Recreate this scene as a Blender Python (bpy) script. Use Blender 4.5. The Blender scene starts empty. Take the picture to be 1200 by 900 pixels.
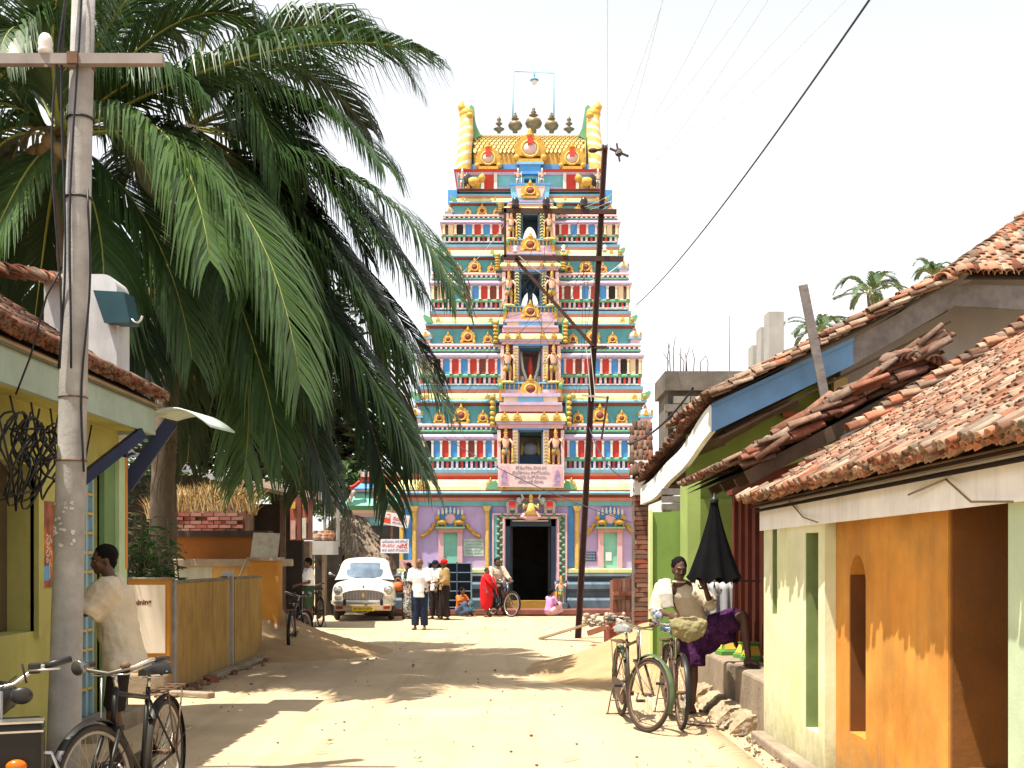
import bpy, bmesh, math, random
from mathutils import Vector, Matrix, Euler, noise
from math import sin, cos, pi, radians, sqrt, atan2, hypot
random.seed(11)
SC = bpy.context.scene
COL = SC.collection
V = Vector

# ------------------------------------------------------------------ camera, sky, sun, exposure
FPX = 1300.0; CAMH = 1.6
cd = bpy.data.cameras.new('camera'); cam = bpy.data.objects.new('camera', cd); COL.objects.link(cam)
cam.location = (0, 0, CAMH); cam.rotation_euler = (radians(90), 0, 0)
cd.sensor_width = 36.0; cd.lens = 36.0 * FPX / 1200.0
cd.shift_y = 205.0 / 1200.0
cd.clip_start = 0.1; cd.clip_end = 4000
SC.camera = cam

SUN_EL = 70.5; SUN_AZ = 57.0      # degrees; azimuth counted from behind the camera towards the left
sd = V((-cos(radians(SUN_EL)) * sin(radians(SUN_AZ)), -cos(radians(SUN_EL)) * cos(radians(SUN_AZ)), sin(radians(SUN_EL))))
w = bpy.data.worlds.new('World'); SC.world = w; w.use_nodes = True
nt = w.node_tree; nt.nodes.clear()
out = nt.nodes.new('ShaderNodeOutputWorld'); bg = nt.nodes.new('ShaderNodeBackground')
sky = nt.nodes.new('ShaderNodeTexSky'); sky.sky_type = 'NISHITA'; sky.sun_disc = False
sky.sun_elevation = radians(SUN_EL); sky.sun_rotation = atan2(sd.x, sd.y)
sky.air_density = 1.0; sky.dust_density = 1.2; sky.ozone_density = 1.0; sky.altitude = 0
hsv = nt.nodes.new('ShaderNodeHueSaturation'); hsv.inputs['Saturation'].default_value = 0.12
hsv.inputs['Value'].default_value = 1.0
nt.links.new(sky.outputs[0], hsv.inputs['Color']); nt.links.new(hsv.outputs[0], bg.inputs[0])
bg.inputs[1].default_value = 0.142
nt.links.new(bg.outputs[0], out.inputs[0])
sl = bpy.data.lights.new('sun', 'SUN'); sun = bpy.data.objects.new('sun', sl); COL.objects.link(sun)
sl.energy = 5.0; sl.angle = radians(0.5); sl.color = (1.0, 0.93, 0.80)
sun.rotation_euler = (-sd).to_track_quat('-Z', 'Y').to_euler()
sun.location = (0, 0, 60)
SC.view_settings.view_transform = 'Standard'; SC.view_settings.look = 'None'
SC.view_settings.gamma = 1.0; SC.view_settings.use_curve_mapping = False
SC.view_settings.exposure = 1.05
SC.render.engine = 'CYCLES'
SC.cycles.max_bounces = 6; SC.cycles.diffuse_bounces = 3; SC.cycles.glossy_bounces = 3
SC.cycles.transparent_max_bounces = 12; SC.cycles.use_denoising = True

# ------------------------------------------------------------------ helpers
def P(px, py, d):
    """point at distance d along the street that the photograph shows at (px, py)"""
    return V(((px - 600.0) / FPX * d, d, CAMH - (py - 655.0) / FPX * d))
def PX(px, d): return (px - 600.0) / FPX * d
def PZ(py, d): return CAMH - (py - 655.0) / FPX * d

MATS = {}
def lin(h):
    """sRGB 0-255 triple or linear 0-1 triple"""
    if max(h) <= 1.0: return (h[0], h[1], h[2], 1)
    f = lambda c: ((c / 255.0) / 12.92 if c / 255.0 <= 0.04045 else (((c / 255.0) + 0.055) / 1.055) ** 2.4)
    return (f(h[0]), f(h[1]), f(h[2]), 1)
def M(name, col=None, rough=0.75, var=0.18, scale=2.5, bump=0.0, bscale=60, metal=0.0, streak=0.0, rnd=0.0,
      col2=None, mix2=0.5, scale2=1.2, spec=0.3, dirt=0.0, trans=0.0, alpha=1.0, sharp=0.15, track=0.0, mud=0.0):
    if name in MATS: return MATS[name]
    m = bpy.data.materials.new(name); m.use_nodes = True; MATS[name] = m
    nt = m.node_tree; N = nt.nodes; L = nt.links
    b = N['Principled BSDF']; b.inputs['Roughness'].default_value = rough; b.inputs['Metallic'].default_value = metal
    b.inputs['Specular IOR Level'].default_value = spec
    c = lin(col)
    tc = N.new('ShaderNodeTexCoord')
    def noi(sc, det=5, vec=None, rou=0.6):
        n = N.new('ShaderNodeTexNoise'); n.inputs['Scale'].default_value = sc; n.inputs['Detail'].default_value = det
        n.inputs['Roughness'].default_value = rou
        L.new(vec if vec is not None else tc.outputs['Object'], n.inputs['Vector']); return n
    def mixc(a, bcol, fac, mode='MIX'):
        x = N.new('ShaderNodeMix'); x.data_type = 'RGBA'; x.blend_type = mode
        for s, v in ((x.inputs[0], fac), (x.inputs[6], a), (x.inputs[7], bcol)):
            if hasattr(v, 'is_linked') or hasattr(v, 'links'): L.new(v, s)
            else: s.default_value = v
        return x.outputs[2]
    def ramp(sock, lo, hi, a=0.0, bb=1.0):
        r = N.new('ShaderNodeMapRange'); r.inputs[1].default_value = lo; r.inputs[2].default_value = hi
        r.inputs[3].default_value = a; r.inputs[4].default_value = bb; L.new(sock, r.inputs[0]); return r.outputs[0]
    cur = c
    if col2 is not None:
        n2 = noi(scale2, 6)
        t = 0.5 + (0.5 - mix2) * 0.5
        cur = mixc(cur, lin(col2), ramp(n2.outputs[0], t - sharp, t + sharp))
    if var > 0:
        n1 = noi(scale, 6)
        f = ramp(n1.outputs[0], 0.3, 0.7, 1 - var, 1 + var)
        hs = N.new('ShaderNodeHueSaturation'); L.new(f, hs.inputs['Value'])
        if isinstance(cur, tuple): hs.inputs['Color'].default_value = cur
        else: L.new(cur, hs.inputs['Color'])
        cur = hs.outputs[0]
    if streak > 0:
        mp = N.new('ShaderNodeMapping'); mp.inputs['Scale'].default_value = (3.4, 3.4, 0.5)
        L.new(tc.outputs['Object'], mp.inputs[0])
        n3 = noi(1.5, 10, mp.outputs[0], 0.72)
        cur = mixc(cur, (0.06, 0.05, 0.04, 1), ramp(n3.outputs[0], 0.47, 0.80, 0, streak))
    if track > 0:
        mp = N.new('ShaderNodeMapping'); mp.inputs['Scale'].default_value = (2.2, 0.10, 1)
        L.new(tc.outputs['Object'], mp.inputs[0]); n5 = noi(1.0, 6, mp.outputs[0])
        cur = mixc(cur, (c[0] * 0.6, c[1] * 0.55, c[2] * 0.5, 1), ramp(n5.outputs[0], 0.5, 0.68, 0, track))
    if dirt > 0:
        n4 = noi(1.1, 8, None, 0.7)
        cur = mixc(cur, (0.10, 0.075, 0.05, 1), ramp(n4.outputs[0], 0.5, 0.75, 0, dirt))
    if mud > 0:
        sx = N.new('ShaderNodeSeparateXYZ'); L.new(tc.outputs['Object'], sx.inputs[0]); n6 = noi(6.0, 7, None, 0.7)
        mm = N.new('ShaderNodeMath'); mm.operation = 'MULTIPLY_ADD'; mm.inputs[1].default_value = 0.9; L.new(n6.outputs[0], mm.inputs[0]); sg = N.new('ShaderNodeMath'); sg.operation = 'MULTIPLY'; sg.inputs[1].default_value = -1.0; L.new(sx.outputs[2], sg.inputs[0]); L.new(sg.outputs[0], mm.inputs[2])
        cur = mixc(cur, (0.26, 0.18, 0.10, 1), ramp(mm.outputs[0], 0.05, 0.45, 0, mud))
    if rnd > 0:
        oi = N.new('ShaderNodeObjectInfo'); ge = N.new('ShaderNodeNewGeometry')
        ad = N.new('ShaderNodeMath'); ad.operation = 'ADD'; L.new(oi.outputs['Random'], ad.inputs[0]); L.new(ge.outputs['Random Per Island'], ad.inputs[1])
        fr = N.new('ShaderNodeMath'); fr.operation = 'FRACT'; L.new(ad.outputs[0], fr.inputs[0])
        hs = N.new('ShaderNodeHueSaturation'); L.new(ramp(fr.outputs[0], 0, 1, 1 - rnd, 1 + rnd), hs.inputs['Value'])
        m7 = N.new('ShaderNodeMath'); m7.operation = 'MULTIPLY'; m7.inputs[1].default_value = 7.31; L.new(fr.outputs[0], m7.inputs[0])
        f7 = N.new('ShaderNodeMath'); f7.operation = 'FRACT'; L.new(m7.outputs[0], f7.inputs[0])
        L.new(ramp(f7.outputs[0], 0, 1, 0.5 - 0.03 * rnd, 0.5 + 0.04 * rnd), hs.inputs['Hue'])
        L.new(ramp(f7.outputs[0], 0, 1, 1.0 + 0.3 * rnd, 1 - 0.7 * rnd), hs.inputs['Saturation'])
        if isinstance(cur, tuple): hs.inputs['Color'].default_value = cur
        else: L.new(cur, hs.inputs['Color'])
        cur = hs.outputs[0]
    if isinstance(cur, tuple): b.inputs['Base Color'].default_value = cur
    else: L.new(cur, b.inputs['Base Color'])
    if bump > 0:
        nb = noi(bscale, 8, None, 0.65); bp = N.new('ShaderNodeBump'); bp.inputs['Strength'].default_value = bump
        bp.inputs['Distance'].default_value = 0.02
        L.new(nb.outputs[0], bp.inputs['Height']); L.new(bp.outputs[0], b.inputs['Normal'])
    if trans > 0:
        b.inputs['Transmission Weight'].default_value = trans
    if alpha < 1: b.inputs['Alpha'].default_value = alpha
    return m

class MB:
    def __init__(s): s.v = []; s.f = []; s.m = []; s.T = None; s.mi = 0; s.sm = []; s.smooth = False
    def at(s, T): s.T = T; return s
    def av(s, pts):
        o = len(s.v)
        if s.T is not None: s.v += [tuple(s.T @ V(p)) for p in pts]
        else: s.v += [tuple(p) for p in pts]
        return o
    def af(s, faces, o=0):
        for f in faces: s.f.append(tuple(i + o for i in f)); s.m.append(s.mi); s.sm.append(s.smooth)
    def box(s, x0, x1, y0, y1, z0, z1):
        o = s.av([(x0, y0, z0), (x1, y0, z0), (x1, y1, z0), (x0, y1, z0), (x0, y0, z1), (x1, y0, z1), (x1, y1, z1), (x0, y1, z1)])
        s.af([(0, 3, 2, 1), (4, 5, 6, 7), (0, 1, 5, 4), (1, 2, 6, 5), (2, 3, 7, 6), (3, 0, 4, 7)], o); return s
    def cbox(s, c, sz, R=None):
        """centred box, optional rotation matrix"""
        h = [k * 0.5 for k in sz]; c = V(c)
        pts = [V((sx * h[0], sy * h[1], sz_ * h[2])) for sz_ in (-1, 1) for sx, sy in ((-1, -1), (1, -1), (1, 1), (-1, 1))]
        if R is not None: pts = [R @ p for p in pts]
        o = s.av([c + p for p in pts])
        s.af([(0, 3, 2, 1), (4, 5, 6, 7), (0, 1, 5, 4), (1, 2, 6, 5), (2, 3, 7, 6), (3, 0, 4, 7)], o); return s
    def bar(s, a, b, w, h, up=(0, 0, 1)):
        a = V(a); b = V(b); d = (b - a).normalized(); u = V(up)
        if abs(d.dot(u)) > 0.98: u = V((0, 1, 0))
        x = d.cross(u).normalized(); z = x.cross(d).normalized()
        pts = [p + x * (i * w / 2) + z * (j * h / 2) for p in (a, b) for i, j in ((-1, -1), (1, -1), (1, 1), (-1, 1))]
        o = s.av(pts); s.af([(0, 1, 2, 3), (7, 6, 5, 4), (0, 4, 5, 1), (1, 5, 6, 2), (2, 6, 7, 3), (3, 7, 4, 0)], o); return s
    def prism(s, poly, a, b, ax='y'):
        """extrude a 2D polygon: ax 'y' -> poly is (x,z) from y=a to b; 'x' -> (y,z); 'z' -> (x,y)"""
        n = len(poly)
        if ax == 'y': A = [(p[0], a, p[1]) for p in poly]; B = [(p[0], b, p[1]) for p in poly]
        elif ax == 'x': A = [(a, p[0], p[1]) for p in poly]; B = [(b, p[0], p[1]) for p in poly]
        else: A = [(p[0], p[1], a) for p in poly]; B = [(p[0], p[1], b) for p in poly]
        o = s.av(A + B)
        s.af([tuple(range(n)), tuple(range(2 * n - 1, n - 1, -1))], o)
        s.af([(i, (i + 1) % n + 0, (i + 1) % n + n, i + n)[::-1] for i in range(n)], o); return s
    def lathe(s, prof, n=12, c=(0, 0, 0), R=None, arc=2 * pi, a0=0.0, sx=1.0, sy=1.0):
        c = V(c); full = abs(arc - 2 * pi) < 1e-6; k = n if full else n + 1
        pts = []
        for r, z in prof:
            for i in range(k):
                a = a0 + arc * i / n; p = V((r * cos(a) * sx, r * sin(a) * sy, z))
                pts.append(c + (R @ p if R is not None else p))
        o = s.av(pts); sm = s.smooth; s.smooth = True
        for j in range(len(prof) - 1):
            for i in range(n):
                i2 = (i + 1) % k if full else i + 1
                s.af([(j * k + i, j * k + i2, (j + 1) * k + i2, (j + 1) * k + i)], o)
        s.smooth = False
        if full:
            if prof[0][0] > 1e-4: s.af([tuple(range(k - 1, -1, -1))], o)
            if prof[-1][0] > 1e-4: s.af([tuple((len(prof) - 1) * k + i for i in range(k))], o)
        s.smooth = sm; return s
    def tube(s, pts, rad, n=8, caps=True, mats=None, flat=None):
        """swept tube; rad number or list or list of (ra,rb)"""
        pts = [V(p) for p in pts]; m = len(pts)
        if not isinstance(rad, (list, tuple)): rad = [rad] * m
        ring = []; prev = None
        for i, p in enumerate(pts):
            d = (pts[min(i + 1, m - 1)] - pts[max(i - 1, 0)])
            d = d.normalized() if d.length > 1e-9 else V((0, 0, 1))
            if prev is None:
                u = V((0, 0, 1)) if abs(d.z) < 0.95 else V((0, 1, 0))
                if flat is not None: u = V(flat)
                x = d.cross(u).normalized()
            else: x = (prev - d * prev.dot(d)).normalized()
            prev = x; y = d.cross(x)
            r = rad[i]; ra, rb = r if isinstance(r, (list, tuple)) else (r, r)
            ring += [p + x * (ra * cos(2 * pi * k / n)) + y * (rb * sin(2 * pi * k / n)) for k in range(n)]
        o = s.av(ring); sm = s.smooth; s.smooth = True; mi0 = s.mi
        for i in range(m - 1):
            for k in range(n):
                if mats: s.mi = mats(i, k)
                s.af([(i * n + k, i * n + (k + 1) % n, (i + 1) * n + (k + 1) % n, (i + 1) * n + k)], o)
        s.mi = mi0; s.smooth = False
        if caps: s.af([tuple(range(n - 1, -1, -1)), tuple((m - 1) * n + k for k in range(n))], o)
        s.smooth = sm; return s
    def ell(s, c, r, n=10, m=6, R=None):
        c = V(c); r = (r, r, r) if not isinstance(r, (tuple, list)) else r
        pts = []
        for j in range(m + 1):
            t = -pi / 2 + pi * j / m
            if j in (0, m): pts.append(V((0, 0, r[2] * sin(t)))); continue
            for i in range(n):
                a = 2 * pi * i / n; pts.append(V((r[0] * cos(t) * cos(a), r[1] * cos(t) * sin(a), r[2] * sin(t))))
        if R is not None: pts = [R @ p for p in pts]
        o = s.av([c + p for p in pts]); sm = s.smooth; s.smooth = True
        for i in range(n): s.af([(0, 1 + (i + 1) % n, 1 + i)], o)
        for j in range(m - 2):
            for i in range(n):
                a = 1 + j * n; b = a + n; i2 = (i + 1) % n
                s.af([(a + i, a + i2, b + i2, b + i)], o)
        top = 1 + (m - 1) * n; a = 1 + (m - 2) * n
        for i in range(n): s.af([(a + i, a + (i + 1) % n, top)], o)
        s.smooth = sm; return s
    def torus(s, c, R, r, axis='x', n=32, k=8, arc=(0, 2 * pi), rot=None):
        c = V(c); full = abs(arc[1] - arc[0] - 2 * pi) < 1e-6
        pts = []
        for i in range(n if full else n + 1):
            a = arc[0] + (arc[1] - arc[0]) * i / n
            p = {'x': V((0, cos(a), sin(a))), 'y': V((cos(a), 0, sin(a))), 'z': V((cos(a), sin(a), 0))}[axis]
            axv = {'x': V((1, 0, 0)), 'y': V((0, 1, 0)), 'z': V((0, 0, 1))}[axis]
            for j in range(k):
                b = 2 * pi * j / k; q = p * (R + r * cos(b)) + axv * (r * sin(b))
                if rot is not None: q = rot @ q
                pts.append(c + q)
        o = s.av(pts); sm = s.smooth; s.smooth = True; nn = n if full else n + 1
        for i in range(n):
            i2 = (i + 1) % nn
            for j in range(k): s.af([(i * k + j, i2 * k + j, i2 * k + (j + 1) % k, i * k + (j + 1) % k)], o)
        s.smooth = sm; return s
    def quad(s, a, b, c, d): o = s.av([a, b, c, d]); s.af([(0, 1, 2, 3)], o); return s
    def mesh(s, name, mats):
        me = bpy.data.meshes.new(name); me.from_pydata(s.v, [], s.f)
        for m in (mats if isinstance(mats, (list, tuple)) else [mats]): me.materials.append(m)
        me.polygons.foreach_set('material_index', s.m); me.polygons.foreach_set('use_smooth', s.sm); me.update()
        return me
    def build(s, name, mats, parent=None, bevel=0.0, fix=True):
        me = s.mesh(name, mats)
        if fix:
            bm = bmesh.new(); bm.from_mesh(me); bmesh.ops.recalc_face_normals(bm, faces=bm.faces); bm.to_mesh(me); bm.free()
        o = link(name, me, parent)
        if bevel > 0:
            b = o.modifiers.new('bevel', 'BEVEL'); b.width = bevel; b.segments = 2; b.limit_method = 'ANGLE'
        return o
def link(name, data, parent=None, loc=None):
    o = bpy.data.objects.new(name, data); COL.objects.link(o)
    if parent is not None:
        o.parent = parent
        if parent.name in WROOT: o.matrix_parent_inverse = Matrix.Translation(-parent.location)
    if loc is not None: o.location = loc
    return o
WROOT = set()
def wthing(name, label, cat, loc, group=None):
    """a thing whose parts are given in world coordinates"""
    o = thing(name, label, cat, loc, 0.0, group); WROOT.add(o.name); return o
def tag(o, label=None, cat=None, group=None, kind=None):
    if label: o['label'] = label
    if cat: o['category'] = cat
    if group: o['group'] = group
    if kind: o['kind'] = kind
    return o
def thing(name, label, cat, loc=(0, 0, 0), rz=0.0, group=None):
    o = bpy.data.objects.new(name, None); COL.objects.link(o); o.location = loc; o.rotation_euler = (0, 0, rz)
    o.empty_display_size = 0.2
    return tag(o, label, cat, group)
def inst(name, me, parent, loc=(0, 0, 0), rot=None, sc=None):
    o = bpy.data.objects.new(name, me); COL.objects.link(o); o.parent = parent; o.location = loc
    if parent.name in WROOT: o.matrix_parent_inverse = Matrix.Translation(-parent.location)
    if rot is not None: o.rotation_euler = rot
    if sc is not None: o.scale = sc if isinstance(sc, (tuple, list)) else (sc, sc, sc)
    return o
def copy_tree(o, parent=None):
    c = o.copy(); COL.objects.link(c); c.parent = parent
    for ch in list(o.children): copy_tree(ch, c)
    return c
def text_mesh(txt, size, mat, name='lettering', parent=None, loc=(0, 0, 0), rot=(pi / 2, 0, 0), ext=0.001, width=None, bold=0.0):
    cu = bpy.data.curves.new('txt', 'FONT'); cu.body = txt; cu.size = size; cu.extrude = ext; cu.align_x = 'CENTER'; cu.align_y = 'CENTER'
    cu.offset = bold; cu.resolution_u = 2
    t = bpy.data.objects.new('txt', cu); COL.objects.link(t)
    bpy.context.view_layer.update()
    dg = bpy.context.evaluated_depsgraph_get()
    me = bpy.data.meshes.new_from_object(t.evaluated_get(dg)); me.name = name
    bpy.data.objects.remove(t); bpy.data.curves.remove(cu)
    me.materials.clear(); me.materials.append(mat)
    o = link(name, me, parent, loc); o.rotation_euler = rot
    if width and me.vertices:
        xs = [v.co.x for v in me.vertices]; wd = max(xs) - min(xs)
        if wd > 1e-6: o.scale = (width / wd, 1, 1)
    return o
def jit(a): return random.uniform(-a, a)
def bez(p0, p1, p2, p3, n):
    r = []
    for i in range(n + 1):
        t = i / n; u = 1 - t
        r.append(V(p0) * u ** 3 + V(p1) * 3 * u * u * t + V(p2) * 3 * u * t * t + V(p3) * t ** 3)
    return r
# ------------------------------------------------------------------ temple gateway tower
LAV = M('paint_lavender', (0.46, 0.36, 0.62), 0.7, 0.1, 1.5, dirt=0.2, streak=0.2)
LAVL = M('paint_lilac', (0.50, 0.40, 0.58), 0.7, 0.1, 4, dirt=0.25, streak=0.25)
TUR = M('paint_turquoise', (0.16, 0.42, 0.46), 0.7, 0.12, 3, dirt=0.2)
TEAL = M('paint_teal', (0.09, 0.31, 0.34), 0.7, 0.12, 3, dirt=0.2)
BLU = M('paint_blue', (0.07, 0.27, 0.60), 0.65, 0.12, 3, dirt=0.12)
SKYB = M('paint_sky_blue', (0.19, 0.45, 0.66), 0.65, 0.1, 3, dirt=0.3, streak=0.3)
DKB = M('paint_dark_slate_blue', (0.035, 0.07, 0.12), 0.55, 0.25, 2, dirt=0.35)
SLT = M('paint_slate', (0.085, 0.13, 0.17), 0.6, 0.25, 2.5, dirt=0.4)
RED = M('paint_red', (0.50, 0.045, 0.03), 0.65, 0.12, 3, dirt=0.1)
MAR = M('paint_maroon', (0.20, 0.045, 0.03), 0.7, 0.18, 3, dirt=0.2)
SAL = M('paint_salmon', (0.52, 0.22, 0.18), 0.7, 0.12, 3, dirt=0.2)
PNK = M('paint_pink', (0.66, 0.40, 0.42), 0.7, 0.1, 3, dirt=0.12)
PNKL = M('paint_pale_pink', (0.66, 0.49, 0.48), 0.7, 0.1, 3, dirt=0.2, streak=0.25)
GRN = M('paint_green', (0.13, 0.33, 0.19), 0.7, 0.15, 3, dirt=0.15)
MINT = M('paint_mint', (0.22, 0.55, 0.42), 0.7, 0.1, 3, dirt=0.1)
PYE = M('paint_pale_yellow', (0.60, 0.59, 0.27), 0.7, 0.1, 3, dirt=0.3, streak=0.3)
CRM = M('paint_cream', (0.72, 0.56, 0.38), 0.7, 0.1, 3, dirt=0.12)
GLD = M('paint_gold', (0.50, 0.29, 0.05), 0.5, 0.25, 9, dirt=0.2)
GLDL = M('paint_light_gold', (0.62, 0.42, 0.12), 0.5, 0.2, 9)
WHT = M('paint_white', (0.66, 0.62, 0.57), 0.7, 0.08, 3, dirt=0.25, streak=0.3)
SKN = M('paint_skin', (0.62, 0.36, 0.25), 0.6, 0.1, 3)
BRZ = M('bronze', (0.17, 0.13, 0.07), 0.5, 0.2, 6, metal=0.35)
BLK = M('dark_slot', (0.03, 0.025, 0.025), 0.9, 0.1, 3)
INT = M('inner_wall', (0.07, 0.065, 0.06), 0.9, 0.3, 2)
GRY = M('paint_grey', (0.42, 0.43, 0.44), 0.7, 0.1, 3)

TCX = PX(622, 33.0); TCY = 35.8
temple = thing('temple_gateway_tower', 'tall stepped temple gateway tower painted in many colours with gold barrel roof', 'temple', (TCX, TCY, 0))
def tz(py, d): return PZ(py, d)
def th(px, d): return px / FPX * d

def statue(mb, x, y, z, h, mats=(0, 1, 2), mirror=1, T=None):
    """standing guardian figure: skin, gold kilt and crown, blue sash"""
    k = h / 1.9; S = Matrix.Translation((x, y, z)) @ Matrix.Diagonal((k * mirror, k, k, 1)); mb.at(S)
    sk, go, bl = mats
    mb.mi = sk
    for sx, fo in ((-0.13, 0.02), (0.15, -0.05)):
        mb.tube([(sx, fo, 0.05), (sx * 0.95, fo * 0.5, 0.4), (sx * 0.75, 0, 0.75)], [0.06, 0.075, 0.1], 6)
        mb.ell((sx, fo - 0.06, 0.035), (0.05, 0.11, 0.035), 6, 4)
    mb.tube([(0, 0, 0.7), (0, 0, 0.95), (0, -0.01, 1.2), (0, 0, 1.36), (0, 0, 1.46)], [(0.19, 0.13), (0.14, 0.11), (0.21, 0.14), (0.17, 0.1), 0.06], 8)
    mb.ell((0, -0.02, 1.54), (0.09, 0.1, 0.12), 8, 6)
    mb.tube([(-0.2, 0, 1.34), (-0.36, -0.02, 1.1), (-0.34, -0.14, 0.86)], [0.06, 0.05, 0.04], 6)
    mb.tube([(0.2, 0, 1.34), (0.36, -0.05, 1.14), (0.34, -0.12, 1.4)], [0.06, 0.05, 0.04], 6)
    mb.tube([(-0.2, 0.05, 1.34), (-0.4, 0.05, 1.2), (-0.4, 0.02, 1.5)], [0.05, 0.045, 0.035], 6)
    mb.mi = go
    mb.lathe([(0.11, 1.6), (0.12, 1.66), (0.085, 1.72), (0.085, 1.8), (0.05, 1.88), (0.01, 1.95)], 8)
    mb.tube([(0, 0, 0.52), (0, 0, 0.7), (0, 0, 0.88)], [(0.24, 0.15), (0.22, 0.15), (0.165, 0.13)], 8)
    mb.torus((0, -0.02, 1.42), 0.11, 0.03, 'z', 10, 5)
    mb.tube([(-0.36, -0.14, 0.06), (-0.34, -0.14, 0.3), (-0.34, -0.14, 0.86)], [0.08, 0.045, 0.03], 6)
    mb.ell((-0.36, -0.14, 0.12), (0.09, 0.09, 0.12), 6, 4)
    mb.mi = bl
    mb.torus((0, 0, 0.87), 0.16, 0.035, 'z', 10, 5)
    mb.tube([(-0.02, -0.15, 0.88), (-0.04, -0.17, 0.6), (-0.03, -0.16, 0.4)], [0.035, 0.04, 0.03], 5)
    mb.at(None); mb.mi = 0

def kudu_mesh(name, w, h, mats, flame=True):
    """horseshoe ornament: gold ring, dark eye, crown; front faces -y, base at z=0 centre"""
    mb = MB(); N = 18; a0 = -0.62
    outer = []
    for i in range(N + 1):
        a = a0 + (pi - 2 * a0) * i / N
        r = 1.0
        ox = cos(a) * w / 2 * r; oz = h * 0.40 + sin(a) * h * 0.36 * r
        if flame: 
            k = 1.0 + 0.09 * (1 if i % 2 else -0.4); ox *= k; oz = h * 0.40 + (oz - h * 0.40) * k
        outer.append((ox, oz))
    mb.mi = 0; mb.prism(outer, -0.10 * w, 0.03)
    mb.mi = 1
    mb.lathe([(w * 0.22, 0.0), (w * 0.22, 0.03 * w), (0.001, 0.05 * w)], 12, (0, -0.10 * w, h * 0.40), Matrix.Rotation(pi / 2, 3, 'X'), sy=h / w * 0.8)
    mb.mi = 2
    mb.torus((0, -0.10 * w, h * 0.40), w * 0.28, w * 0.05, 'y', 14, 5)
    mb.mi = 0
    mb.lathe([(0.12 * w, 0), (0.16 * w, 0.06 * h), (0.07 * w, 0.12 * h), (0.09 * w, 0.16 * h), (0.005, 0.27 * h)], 8, (0, -0.03 * w, h * 0.74))
    mb.box(-w * 0.42, w * 0.42, -0.14 * w, 0.03, 0, h * 0.1)
    for sx in (-1, 1): mb.ell((sx * w * 0.45, -0.08 * w, h * 0.14), (w * 0.12, w * 0.09, h * 0.1), 7, 5)
    return mb.mesh(name, mats)

def pavilion_mesh():
    mb = MB()
    mb.mi = 0; mb.box(-0.26, 0.26, -0.26, 0.26, 0, 0.1); mb.mi = 1; mb.box(-0.2, 0.2, -0.2, 0.2, 0.1, 0.3)
    mb.mi = 0; mb.box(-0.29, 0.29, -0.29, 0.29, 0.3, 0.36)
    mb.mi = 3; mb.lathe([(0.25, 0.36), (0.28, 0.46), (0.24, 0.58), (0.13, 0.68), (0.05, 0.71)], 10)
    mb.mi = 2; mb.lathe([(0.05, 0.71), (0.08, 0.76), (0.03, 0.8), (0.005, 0.92)], 8)
    for a in range(4):
        mb.at(Matrix.Rotation(a * pi / 2, 4, 'Z')); mb.mi = 2; mb.prism([(-0.1, 0.38), (0.1, 0.38), (0.06, 0.56), (0, 0.64), (-0.06, 0.56)], -0.30, -0.24)
    mb.at(None)
    return mb.mesh('corner_pavilion', [SKYB, PNKL, GLD, WHT])
PAV = pavilion_mesh()
KUD_S = kudu_mesh('kudu', 0.36, 0.5, [GLD, MAR, GLDL]); KUD_L = kudu_mesh('kudu', 0.52, 0.72, [GLD, MAR, GLDL])
KUD_F = kudu_mesh('kudu', 0.20, 0.24, [GLD, GLD, GLDL], False)
def makara_mesh():
    mb = MB()   # corner scroll, sticks out along +x
    mb.mi = 0; mb.prism([(0, 0), (0.16, 0.0), (0.30, 0.10), (0.36, 0.26), (0.30, 0.36), (0.2, 0.3), (0.1, 0.26), (0, 0.24)], -0.06, 0.06)
    mb.mi = 1; mb.tube(bez((0, -0.02, 0.03), (0.2, -0.02, 0.0), (0.32, -0.02, 0.12), (0.34, -0.02, 0.34), 8), [0.05, 0.05, 0.05, 0.05, 0.045, 0.045, 0.04, 0.035, 0.03], 6)
    mb.ell((0.12, -0.07, 0.14), (0.07, 0.05, 0.08), 7, 5)
    return mb.mesh('corner_scroll', [GRN, GLD])
MAK = makara_mesh()

def band(parent, name, mat, hw, yf, yb, z0, z1, prof=None, gap=0.0, strip=None):
    """moulding that runs round a tier; prof = list of (out, t) profile, out in metres, t 0..1"""
    mb = MB(); prof = prof or [(0, 0), (0, 1)]
    pr = [(o, z0 + (z1 - z0) * t) for o, t in prof]
    n = len(pr)
    if gap <= 0: blocks = [(-1, 1, 0)]
    else: blocks = [(-1, 0, 0), (0, 1, 0)] + ([(0, 0, strip)] if strip else [])
    for l, r, st in blocks:      # whole ring, or two wings and a short strip over the opening
        rings = []
        for o, z in pr:
            xa = -hw - o if l else (gap if r else -gap); xb = hw + o if r else (-gap if l else gap); ye = yb + o if not st else yf + st
            rings += [(xa, yf - o, z), (xb, yf - o, z), (xb, ye, z), (xa, ye, z)]
        o0 = mb.av(rings)
        for j in range(n - 1):
            for i in range(4): mb.af([(j * 4 + i, j * 4 + (i + 1) % 4, (j + 1) * 4 + (i + 1) % 4, (j + 1) * 4 + i)], o0)
        mb.af([(3, 2, 1, 0), tuple((n - 1) * 4 + i for i in range(4))], o0)
    return mb.build(name, mat, parent)
ROLL = [(0, 0), (0.05, 0.12), (0.07, 0.5), (0.05, 0.88), (0, 1)]
KAP = [(0.10, 0), (0.09, 0.25), (0.05, 0.6), (0.0, 1)]

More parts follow.
